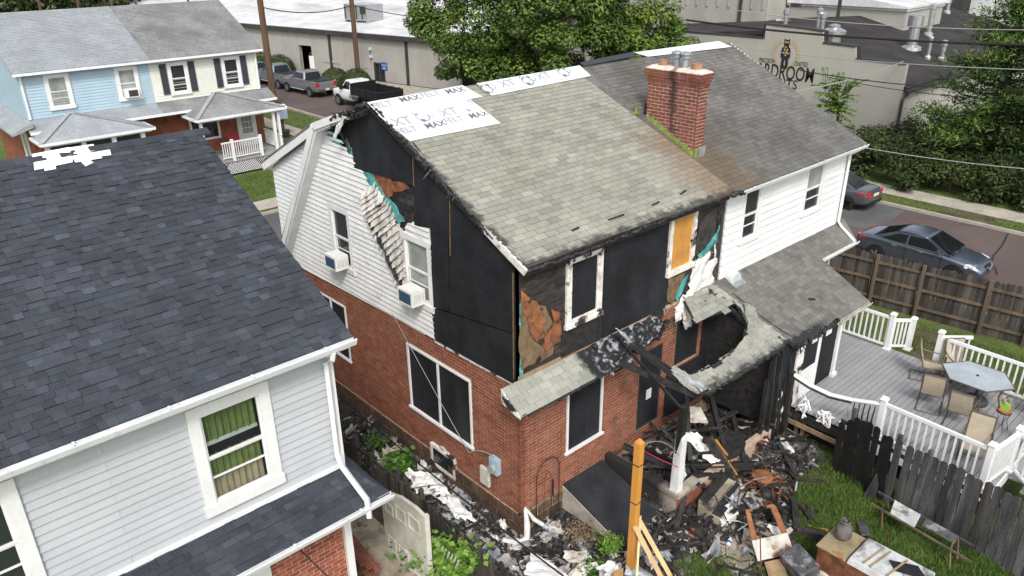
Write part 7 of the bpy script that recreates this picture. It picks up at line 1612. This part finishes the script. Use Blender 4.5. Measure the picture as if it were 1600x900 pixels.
b.build('strap', 'black_plastic', np_, kind='stuff')
for (p, q) in (((px0-.1, py0-.1, pb0), (px0+.28, py0-.75, -.02)), ((px0+.09, py0-.02, pb0+.05), (px0+.62, py0-.55, -.02)), ((px0+.2, py0+.0, pb0+.02), (px0-.45, py0-.5, -.02))):
    b = MB(); b.bar(p, q, .04, .09); b.build('brace', 'new_wood', np_)
b = MB(); b.hexa([(px0-.62, py0-.05, 0), (px0-.4, py0-.12, 0), (px0-.38, py0-.1, 0), (px0-.6, py0-.02, 0)], [(px0-.62, py0-.05, .55), (px0-.4, py0-.12, .55), (px0-.38, py0-.1, .55), (px0-.6, py0-.02, .55)]); b.build('board_offcut', 'osb', None, label='upright strand board offcut left of the timber post', cat='board')
wire('pale wire looped from the timber post to the porch post', (px0+.07, py0, pz0-.12), (2.75, -2.05, 1.8), .008, -.22, 'cable_grey', name='loose_wire')
wire('pink cord strung from the timber post to the porch post', (px0+.07, py0, pz0-.2), (2.75, -2.06, 1.5), .01, .02, 'cable_pink', name='loose_wire')
# rusty chest with white metal lid and a gas tank on top
ct_ = thing('burnt_grill_cabinet', 'long rusty metal grill cabinet with scorched silver lid in the grass', 'grill', (3.95, -5.9, 0))
gx0, gx1 = 3.5, 4.35
def P4(y, z, m, name, x0=gx0, x1=gx1): pass
b = MB(); b.box((gx0, -6.85, .02), (gx1, -4.98, .78)); bevel(b.build('cabinet', 'rust', ct_), .02)
b = MB(); b.hexa([(gx0-.02, -5.55, .79), (gx1+.02, -5.55, .79), (gx1+.02, -4.95, .79), (gx0-.02, -4.95, .79)], [(gx0-.02, -5.55, .84), (gx1+.02, -5.55, .84), (gx1+.02, -4.95, .84), (gx0-.02, -4.95, .84)]); bevel(b.build('side_shelf', 'ochre_metal', ct_), .012)
b = MB(); b.hexa([(gx0-.03, -6.9, .79), (gx1+.03, -6.9, .79), (gx1+.03, -5.57, .79), (gx0-.03, -5.57, .79)], [(gx0+.02, -6.9, .93), (gx1-.02, -6.9, .93), (gx1-.02, -5.6, .93), (gx0+.02, -5.6, .93)]); bevel(b.build('lid', 'tarnished_top', ct_), .025)
for yy in (-5.85, -5.98, -6.3):
    b = MB(); b.bar((gx0+.05, yy, .94), (gx1-.1, yy-.1, .94), .04, .015); b.build('lid_strap', 'ochre_metal', ct_)
b = MB(); b.prism([(gx0+.3, -6.35, .936), (gx0+.5, -6.15, .936), (gx1-.1, -6.6, .936), (gx0+.5, -6.88, .936)], (0, 0, .006)); b.build('scorch_plate', 'black_plastic', ct_)
gt = thing('gas_tank', 'scorched grey propane tank standing on the rusty cabinet', 'gas tank', (4.02, -5.2, .84)); g0 = Vector((4.02, -5.22, .845))
b = MB(); b.lathe([(.1, 0), (.11, .03), (.15, .06), (.165, .12), (.165, .26), (.14, .33), (.07, .37), (.03, .38)], g0, 18); b.build('tank', 'gas_tank', gt, smooth=True)
b = MB(); b.lathe([(.028, .37), (.028, .43), (.04, .44), (.04, .46)], g0, 8); b.build('valve', 'gas_tank', gt)
b = MB(); b.path([g0+Vector((.09*math.cos(a), .09*math.sin(a), .43)) for a in np.linspace(.5, 5.2, 10)], .016, 6); b.build('collar', 'gas_tank', gt)
# burnt fridge slab and rusty door frame
b = MB(); b.obox((2.95, -5.05, .05), (.42, -.16, .14), (.28, .62, .0), (-.12, .02, .42)); bevel(b.build('burnt_appliance', 'burnt_steel', None, label='charred grey box appliance lying between the rusty panel and the cabinet', cat='appliance'), .02)
fr0 = thing('rusty_door_panel', 'rusty white metal door panel with open window frame standing in the grass', 'metal panel', (3.1, -3.9, 0))
o0, u_, v_2 = Vector((2.95, -4.05, .1)), Vector((.82, -.42, 0)).normalized(), Vector((.32, .5, .42)).normalized()
def fp(a, c): return o0+u_*a+v_2*c
for pts in ([(0, .0), (.85, 0), (.85, .42), (0, .42)],):
    sheet(fr0, 'lower_panel', [fp(*p) for p in pts], .03, u_.cross(v_2), 'burnt_white_metal')
for pts in ([(0, .43), (.13, .43), (.15, 1.0), (.05, 1.0)], [(.72, .43), (.85, .43), (.78, 1.0), (.64, 1.0)], [(.05, 1.0), (.22, 1.0), (.2, 1.06), (.07, 1.06)], [(.55, 1.0), (.78, 1.0), (.74, 1.06), (.57, 1.06)]):
    sheet(fr0, 'frame_bar', [fp(*p) for p in pts], .03, u_.cross(v_2), 'rust_orange')
b = MB(); b.path([(2.5, -4.5, .1), (2.55, -4.35, .32), (3.2, -3.9, .55)], .014, 5); b.path([(2.5, -4.5, .1), (2.9, -4.9, .2), (3.55, -4.5, .45)], .014, 5); b.build('bent_rod', 'rust', None, label='bent rusty rods in front of the rusty door panel', cat='rod')
sheet(None, 'cardboard_sheet', [(2.62, -4.55, .1), (2.95, -4.75, .12), (3.3, -4.4, .2), (2.95, -4.2, .18)], .01, (0, 0, 1), 'raw_wood'); tag(bpy.data.objects['cardboard_sheet'], 'tan board sheet lying before the rusty door panel', 'board')
# burnt lawn mower / rusty machine
mw = thing('rusty_machine', 'burnt rusty mower with orange seat pan and bent handles', 'mower', (4.9, -3.1, 0)); m0 = Vector((4.75, -3.15, 0))
b = MB(); b.lathe([(.05, .46), (.2, .47), (.25, .5), (.24, .53), (.12, .55), (.02, .55)], m0+Vector((.25, .28, 0)), 14); b.build('seat_pan', 'rust_orange', mw)
b = MB(); b.box(tuple(m0+Vector((-.3, -.25, .12))), tuple(m0+Vector((.2, .15, .3)))); bevel(b.build('deck_housing', 'rust', mw), .04)
b = MB(); b.lathe([(.13, .3), (.14, .42), (.08, .48)], m0+Vector((-.1, -.05, 0)), 12); b.build('engine', 'charred_wood', mw)
for (x, y) in ((-.38, -.3), (.35, -.35), (-.3, .3), (.45, .2)):
    b = MB(); b.lathe([(.08, -.04), (.14, -.04), (.14, .04), (.08, .04)], m0+Vector((x, y, .14)), 14, axis='x'); b.build('wheel', 'char_black', mw)
for k in range(44):
    P = [m0+Vector((random.uniform(-.45, .75), random.uniform(-.4, .6), random.uniform(.08, .55))) for _ in range(3)]; b = MB(); b.path([P[0], (P[0]+P[1])/2+Vector((0, 0, .1)), P[1]], random.uniform(.012, .028), 5); b.build('bent_tube', ('rust', 'charred_wood', 'rust', 'rust_orange')[k % 4], mw)
b = MB(); b.lathe([(.06, -.035), (.13, -.04), (.13, .04), (.06, .035)], (4.35, -3.65, .12), 16, axis='y'); b.build('small_tyre', 'tyre', None, label='small loose black wheel beside the rusty mower', cat='wheel')
# charred drawer frame
df = thing('charred_timber_box', 'charred black rectangular timber frame lying on the grass', 'frame', (5.2, -4.2, 0))
for (p, q) in (((4.35, -4.15, .1), (5.1, -3.65, .16)), ((4.35, -4.15, .1), (4.75, -4.9, .12)),):
    b = MB(); b.bar(p, q, .13, .2); b.build('charred_rail', 'charred_wood', df)
b = MB(); b.prism([(4.5, -4.2, .02), (5.1, -3.8, .02), (5.3, -4.4, .02), (4.85, -4.85, .02)][::-1], (0, 0, .02)); b.build('base_board', 'earth', df)
b = MB(); b.bar((4.75, -4.25, .06), (4.9, -4.6, .1), .05, .04); b.build('peg', 'plywood_orange', df)
b = MB(); b.bar((3.8, -3.9, .05), (4.35, -4.05, .1), .1, .06); b.build('white_trim_board', 'scorched_trim', None, label='white trim board lying by the charred frame', cat='board')
# folded bench / trestle against the fence
bn = thing('trestle_table', 'rusty broken metal trestle table tilted against the grey fence', 'trestle', (6.4, -6.4, 0))
q0, q1 = Vector((6.35, -4.95, .55)), Vector((6.15, -7.1, .5)); wv_ = Vector((-.42, -.05, -.06))
for off in (Vector((0, 0, 0)), wv_): b = MB(); b.bar(q0+off, q1+off, .035, .045); b.build('long_rail', 'fence_post' if off.length else 'burnt_steel', bn)
b = MB(); b.prism([q0.lerp(q1, .18)+Vector((0, 0, .02)), q0.lerp(q1, .45)+Vector((0, 0, .02)), q0.lerp(q1, .45)+wv_+Vector((0, 0, .02)), q0.lerp(q1, .2)+wv_+Vector((0, 0, .02))], (0, 0, .015)); b.build('burnt_top', 'tarnished_top', bn)
b = MB(); b.prism([q0.lerp(q1, .5)+Vector((0, 0, .02)), q0.lerp(q1, .82)+Vector((0, 0, .02)), q0.lerp(q1, .82)+wv_*.5+Vector((0, 0, .0)), q0.lerp(q1, .5)+wv_*.6+Vector((0, 0, .0))], (0, 0, .012)); b.build('rusty_top', 'burnt_steel', bn)
for (f, o_) in ((.12, wv_), (.8, wv_), (.82, Vector((0, 0, 0)))):
    p = q0.lerp(q1, f)+o_; b = MB(); b.bar(p, Vector((p.x-.12, p.y-.12, 0)), .035, .035); b.build('leg', 'fence_post', bn)
p = q0.lerp(q1, .8); b = MB(); b.bar(p, p+wv_, .04, .04); b.build('cross_bar', 'fence_post', bn)
for (nm_, lab, p, q, w, h, m) in (('black_pole', 'long black pole lying in the grass towards the trestle', (5.35, -5.05, .12), (5.0, -7.0, .06), .06, .05, 'charred_wood'), ('black_paddle', 'flat black board at the end of the long pole', (5.7, -4.95, .08), (5.3, -5.25, .14), .2, .03, 'burnt_steel'), ('white_pipe', 'white plastic pipe standing up behind the cabinet', (4.55, -5.35, .0), (4.55, -5.35, .55), .04, .04, 'vinyl_white'), ('white_pipe', 'white plastic pipe lying across the grass', (4.6, -5.4, .08), (5.15, -6.0, .05), .035, .035, 'vinyl_white'), ('rusty_stake', 'thin rusty stake standing in the grass by the cabinet', (4.75, -6.0, 0), (4.95, -5.75, .75), .025, .025, 'rust'), ('white_stake', 'thin white stake by the burnt yard corner', (5.55, -3.45, 0), (5.55, -3.45, .4), .025, .025, 'vinyl_white'), ('thin_rod', 'thin dark rod leaning near the concrete steps', (3.25, -3.35, .05), (3.4, -2.6, .75), .02, .02, 'cable_black')):
    b = MB(); b.bar(p, q, w, h); b.build(nm_, m, None, label=lab, cat='pole' if 'pole' in nm_ else 'board' if 'paddle' in nm_ else 'pipe' if 'pipe' in nm_ else 'stake')
sag_sheet(None, 'metal_sheet', (3.05, -5.6, .2), (3.3, -5.9, .25), (3.75, -5.3, .3), (3.4, -5.0, .25), (0, 0, 1), .05, 'burnt_white_metal', 8, 8); tag(bpy.data.objects['metal_sheet'], 'scorched white metal sheet below the charred appliance', 'metal sheet')
b = MB(); b.lathe([(.02, 0), (.05, .01), (.05, .12), (.025, .16), (.02, .2)], (0, 0, 0), 12); o = b.build('plastic_bottle', 'vinyl_white', None, label='white plastic bottle with blue label by the pavement slab', cat='bottle'); o.location = (2.95, -3.35, .08); o.rotation_euler = (1.4, 0, 1.9)
b = MB(); b.lathe([(.052, .03), (.052, .09)], (0, 0, 0), 12); q = b.build('label_band', 'sign_blue', o)
# concrete steps knocked askew
cs_ = thing('concrete_steps', 'tilted weathered concrete steps fallen in front of the burnt porch', 'steps', (3.9, -2.8, 0))
so_, sa, sb_, sc_ = Vector((3.2, -2.35, .04)), Vector((1.1, .16, .02)), Vector((.12, -.85, -.06)), Vector((.03, -.03, .5))
for k, (f0, f1, z) in enumerate(((0, .4, .52), (.4, .72, .32), (.72, 1.0, .12))):
    b = MB(); b.obox(so_+sb_*f0, sa, sb_*(f1-f0), Vector((0, 0, z))); bevel(b.build('step', 'concrete_dirty', cs_), .03)
for f0, z in ((.02, .53), (.42, .33)):
    b = MB(); b.obox(so_+sb_*f0+Vector((0, 0, z)), sa, sb_*.24, Vector((0, 0, .015))); b.build('tread_mat', 'char_black', cs_)
b = MB(); b.prism([(2.7, -3.0, .0), (4.2, -3.4, 0), (3.9, -4.1, 0), (2.3, -3.9, 0)][::-1], (0, 0, .05)); b.build('concrete_slab', 'concrete_dirty', None, kind='structure')
# ================================================================== debris
def heap_z(x, y):   # height of the rubble mounds
    z = 0.
    for (cx, cy, rx, ry, h) in ((4.6, -1.1, 2.2, 1.1, .75), (3.1, -1.5, .6, .7, .5), (2.3, -2.6, .6, .5, .2), (3.6, -.8, .9, .7, .35), (6.2, -1.6, .9, .9, .5), (6.9, -2.6, .8, .8, .35), (4.4, -2.8, 1.2, .8, .25), (-.85, 2.2, .5, 2.2, .26), (-.8, .2, .5, .9, .15), (.2, -1.2, .8, .7, .12)):
        z = max(z, h*max(0, 1-((x-cx)/rx)**2-((y-cy)/ry)**2))
    return z
b = MB()
for (x0, x1, y0, y1, st) in ((1.2, 7.6, -3.4, -.05, .16), (-1.35, -.03, -.8, 5.4, .14)):
    nx, ny = int((x1-x0)/st), int((y1-y0)/st); hz = lambda x, y: -.3 if (bx0-.1 < x < bx1 and y > byf-.05) else 0
    b.grid([[(x0+i*st, y0+j*st, hz(x0+i*st, y0+j*st)+heap_z(x0+i*st, y0+j*st)*.95+random.uniform(-.03, .03)-.03) for j in range(ny+1)][::-1] for i in range(nx+1)])
b.build('rubble_mound', 'ash_ground', None, kind='stuff', label='black ash and rubble mounds under the burnt porch and along the alley', cat='rubble')
def rub_pos(zone):
    while 1:
        if zone == 0: x, y = random.uniform(1.4, 7.4), random.uniform(-3.3, -.1)
        elif zone == 1: x, y = random.uniform(-1.4, -.05), random.uniform(-.8, 6.5)
        elif zone == 2: x, y = random.uniform(-1.2, 1.4), random.uniform(-2.6, -.1)
        else: x, y = random.uniform(1.4, 5.5), random.uniform(-4.2, -2.5)
        if bx0-.1 < x < bx1+.1 and y > byf: continue
        if zone == 0 and x < 3 and y < -2.6: continue
        return x, y
b = MB()
for k in range(19000):
    z_ = random.choices((0, 1, 2, 3), (6, 2.6, .7, .8))[0]; x, y = rub_pos(z_); s = random.choice((.015, .02, .03, .03, .04, .06))*random.uniform(.6, 1.3); c = Vector((x, y, heap_z(x, y)+random.uniform(0, .05))); b.new()
    M_ = Matrix.Rotation(random.uniform(0, 6.28), 3, 'Z') @ Matrix.Rotation(random.uniform(-.9, .9), 3, 'X'); e = (s*random.uniform(.6, 3.4), s*random.uniform(.3, 1), s*random.uniform(.1, .5))
    vv = [M_ @ Vector((sx_*e[0]*random.uniform(.6, 1), sy_*e[1]*random.uniform(.6, 1), sz_*e[2])) + c for sz_ in (-1, 1) for sx_, sy_ in ((-1, -1), (1, -1), (1, 1), (-1, 1))]
    b.hexa(vv[:4], vv[4:])
b.build('fine_rubble', 'rubble', None, kind='stuff', label='fine burnt rubble strewn under the porch and alley', cat='rubble')
DB = {0: ('in the burnt porch heap', 'debris in the porch heap'), 1: ('in the alley beside the brick gable', 'debris along the alley'), 2: ('at the brick corner', 'debris at the brick corner'), 3: ('on the ground before the porch', 'debris before the porch')}
def lay(zone, L, lift=.05, tilt=.35):
    x, y = rub_pos(zone); a = random.uniform(0, 6.28); t_ = random.uniform(-tilt, tilt); c = Vector((x, y, heap_z(x, y)+lift+abs(math.sin(t_))*L*.45)); d = Vector((math.cos(a)*math.cos(t_), math.sin(a)*math.cos(t_), math.sin(t_)))
    if any(bx0-.15 < e.x < bx1+.1 and e.y > byf-.05 for e in (c-d*L/2, c, c+d*L/2)): return lay(zone, L, lift, tilt)
    return c-d*L/2, c+d*L/2
for zone, n in ((0, 110), (1, 16), (3, 16)):
    for k in range(n):
        L = random.uniform(.4, 1.7 if zone == 0 else .9); p, q = lay(zone, L, .06, .5 if zone == 0 else .2); b = MB(); b.bar(p, q, random.uniform(.035, .11), random.uniform(.02, .06), up=(random.uniform(-.4, .4), .1, 1)); b.build('charred_board', random.choice(('charred_wood', 'char_black', 'charred_wood', 'scorched_boards')), None, label=('long' if L > 1.1 else 'short' if L < .7 else 'mid length')+' charred black timber piece '+DB[zone][0], cat='charred timber', group=('long' if L > 1.1 else 'short' if L < .7 else 'mid length')+' charred timber, '+DB[zone][1])
for zone, n in ((0, 20), (1, 24), (2, 34), (3, 18)):
    for k in range(n):
        L = random.uniform(.15, .5)*(1.25 if zone == 2 else 1); p, q = lay(zone, L, .06, .5); d = (q-p); s = Vector((-d.y, d.x, 0)).normalized()*random.uniform(.06, .2)
        o = sag_sheet(None, 'siding_scrap', p-s, p+s, q+s, q-s, (random.uniform(-.3, .3), random.uniform(-.3, .3), 1), .08, random.choice(('rag_white', 'rag_grey', 'torn_vinyl', 'lead', 'rag_grey')), 5, 5, .006, rag=.3, curl=random.uniform(-.15, .2)); tag(o, 'crumpled white siding scrap '+DB[zone][0], 'siding scrap', 'white siding scraps, '+DB[zone][1])
for zone, n in ((0, 14), (1, 5), (3, 5)):
    for k in range(n):
        L = random.uniform(.4, 1.1); p, q = lay(zone, L, .1, .6); b = MB(); b.path([p, p.lerp(q, .4)+Vector((0, 0, random.uniform(0, .2))), q], random.uniform(.008, .016), 5); b.build('bent_pipe', random.choice(('galvanised', 'vinyl_white', 'rust')), None, label='thin bent pipe '+DB[zone][0], cat='pipe', group='bent pipes, '+DB[zone][1])
# named larger pieces of the heap
sag_sheet(None, 'white_curtain_sheet', (4.25, -1.9, .75), (4.5, -2.0, .8), (4.4, -1.3, 1.3), (4.1, -1.2, 1.25), (0, -.6, .8), .1, 'rag_white', 10, 6, .01, rag=.3); tag(bpy.data.objects['white_curtain_sheet'], 'white torn sheet draped over the porch heap behind the post', 'sheet')
sag_sheet(None, 'tarp_scrap', (-1.15, 2.3, .35), (-.6, 1.6, .32), (-.35, 2.5, .42), (-.95, 3.1, .48), (0, 0, 1), .1, 'rag_white', 12, 10, .01, rag=.15); tag(bpy.data.objects['tarp_scrap'], 'large white sheet lying on the alley debris below the cellar window', 'sheet')
sag_sheet(None, 'siding_panel_scrap', (-1.0, .9, .4), (-.75, .65, .4), (-.6, 1.5, .45), (-.95, 1.7, .5), (0, 0, 1), .08, 'white_siding', 8, 6, .01, rag=.2); tag(bpy.data.objects['siding_panel_scrap'], 'white siding strip hanging over the alley fence', 'siding')
sag_sheet(None, 'white_siding_sheet', tuple(Z_(818, 898, .4)), tuple(Z_(905, 915, .3)), tuple(Z_(880, 892, .3)), tuple(Z_(830, 862, .4)), (0, 0, 1), .05, 'white_siding', 8, 6, .01, rag=.1); tag(bpy.data.objects['white_siding_sheet'], 'long white siding sheet lying at the bottom edge of the yard', 'siding')
sag_sheet(None, 'white_siding_sheet', (.15, -2.3, .2), (.55, -2.4, .25), (.6, -2.1, .3), (.25, -1.95, .25), (0, 0, 1), .05, 'white_siding', 6, 5, .01, rag=.15); tag(bpy.data.objects['white_siding_sheet.001'], 'small white siding sheet beside the strand board offcut', 'siding')
pts = [(-.25, -.15, .75), (-.2, -.3, .1), (-.28, -.35, -.0)]
for (P, r, lab) in (([(.0, -.14, .78), (-.02, -.22, .4), (-.1, -.3, .12), (-.35, -.25, .1), (-.6, -.05, .22)], [.035, .07, .075, .06, .05], 'melted white downspout slumped at the brick corner'), ([(.02, -.12, .78), (.2, -.2, .4), (.45, -.35, .12), (.62, -.5, .05)], [.02, .05, .045, .02], 'melted white siding strip curling from the brick corner')):
    b = MB(); b.path(P, r, 7); b.build('melted_downspout', 'rag_white', None, label=lab, cat='downspout')
b = MB(); b.bar((4.7, -2.25, .35), (4.3, -1.75, 1.35), .22, .07, up=(1, .3, .2)); o = b.build('split_board', 'charred_wood', None, label='wide charred board with bare orange wood standing before the porch', cat='charred timber')
b = MB(); b.bar((4.78, -2.33, .36), (4.42, -1.86, 1.2), .07, .03, up=(1, .3, .2)); b.bar((4.9, -2.3, .4), (4.56, -1.8, 1.2), .05, .03, up=(1, .3, .2)); b.build('bare_wood', 'plywood_orange', o, kind='stuff')
for (p, q, lab) in (((3.0, -1.6, .85), (4.5, -2.35, .5), 'long charred beam fallen across the porch base'), ((5.0, -.6, 1.7), (3.9, -1.6, .8), 'charred rafter leaning in the porch heap'), ((5.9, -.7, 1.4), (4.9, -1.9, .7), 'black beam propped against the partition'), ((6.2, -1.2, .9), (5.0, -2.4, .6), 'scorched joist along the porch front'), ((2.9, -.4, 1.1), (3.6, -1.7, .7), 'charred plank sloping from the boarded door'), ((3.3, -1.1, .7), (5.2, -2.5, .55), 'ashy joist behind the white post')):
    b = MB(); b.bar(p, q, .11, .13, up=(.2, .1, 1)); b.build('charred_beam', 'char_black', None, label=lab, cat='charred beam')
sheet(None, 'charred_tabletop', [(5.0+.62*math.cos(a), -1.75+.5*math.sin(a), .78+.05*math.cos(a)) for a in np.linspace(0, 6.28, 15)[:-1]], .05, (0, 0, 1), 'char_black'); tag(bpy.data.objects['charred_tabletop'], 'round charred black tabletop lying on the porch heap', 'table top')
sag_sheet(None, 'scorched_cabinet_door', (4.75, -.9, 1.15), (5.3, -1.15, 1.0), (5.45, -.75, 1.2), (4.95, -.5, 1.35), (0, -.4, 1), .03, 'torn_vinyl', 6, 6, .02, rag=.1); tag(bpy.data.objects['scorched_cabinet_door'], 'pale scorched cabinet door high in the porch heap', 'cabinet door')
b = MB(); b.obox((3.2, -3.0, .12), (.5, -.1, .06), (.2, .3, .05), (0, 0, .16)); bevel(b.build('scorched_crate', 'scorched_trim', None, label='scorched white slatted box lying beside the concrete steps', cat='box'), .01)
for k in range(6):
    b = MB(); x, y = 1.5+.12*random.random(), -3.1-.2*random.random(); b.obox((2.0+random.uniform(0, .5), -2.6+random.uniform(-.25, .25), .1+.05*random.random()), (.2, random.uniform(-.05, .05), .02), (random.uniform(-.03, .03), .1, .01), (0, 0, .06)); b.build('loose_brick', 'brick_red', None, label='loose red brick lying in front of the porch post base', cat='brick', group='loose bricks by the porch post base')
# plants in the yard and alley
leafy_plant('grape_vine', 'bright green vine filling the bottom edge by the alley fence', tuple(Z_(705, 896, .3)), .55, .6, 620, .075, 'leaf_bright', stems=12, asp=.75)
leafy_plant('grape_vine', 'bright green vine shoot beside the gate panel', tuple(Z_(668, 880, .3)), .4, .6, 260, .07, 'leaf_bright', stems=7, asp=.75)
leafy_plant('leafy_weed', 'green broad leaved weed on the alley debris', (-.9, 3.4, .2), .42, .55, 420, .075, 'leaf_weed', stems=9, asp=.75)
leafy_plant('leafy_weed', 'paler weed higher up the alley by the foundation', (-.7, 4.6, .1), .35, .5, 260, .05, 'leaf_weed', stems=7)
leafy_plant('leafy_weed', 'green weed under the gate panel by the path', (-2.2, .9, .0), .45, .4, 260, .08, 'leaf_weed', stems=8, asp=.75)
leafy_plant('leafy_weed', 'bright weed tuft in front of the cellar hatch', (.95, -1.75, .05), .28, .42, 520, .055, 'leaf_bright', stems=10, asp=.3)
leafy_plant('leafy_weed', 'low weed tuft by the brick corner', (.25, -1.9, .0), .32, .3, 420, .05, 'leaf_weed', stems=9, asp=.35)
leafy_plant('leafy_weed', 'low dark weed at the foot of the white siding sheet', (.0, -2.3, .0), .3, .3, 320, .05, 'leaf_weed', stems=9, asp=.35)
leafy_plant('dry_weed', 'dry brown weed clump against the cellar hatch side', (.85, -1.05, .05), .4, .35, 500, .05, 'raw_wood', stems=9, asp=.15)
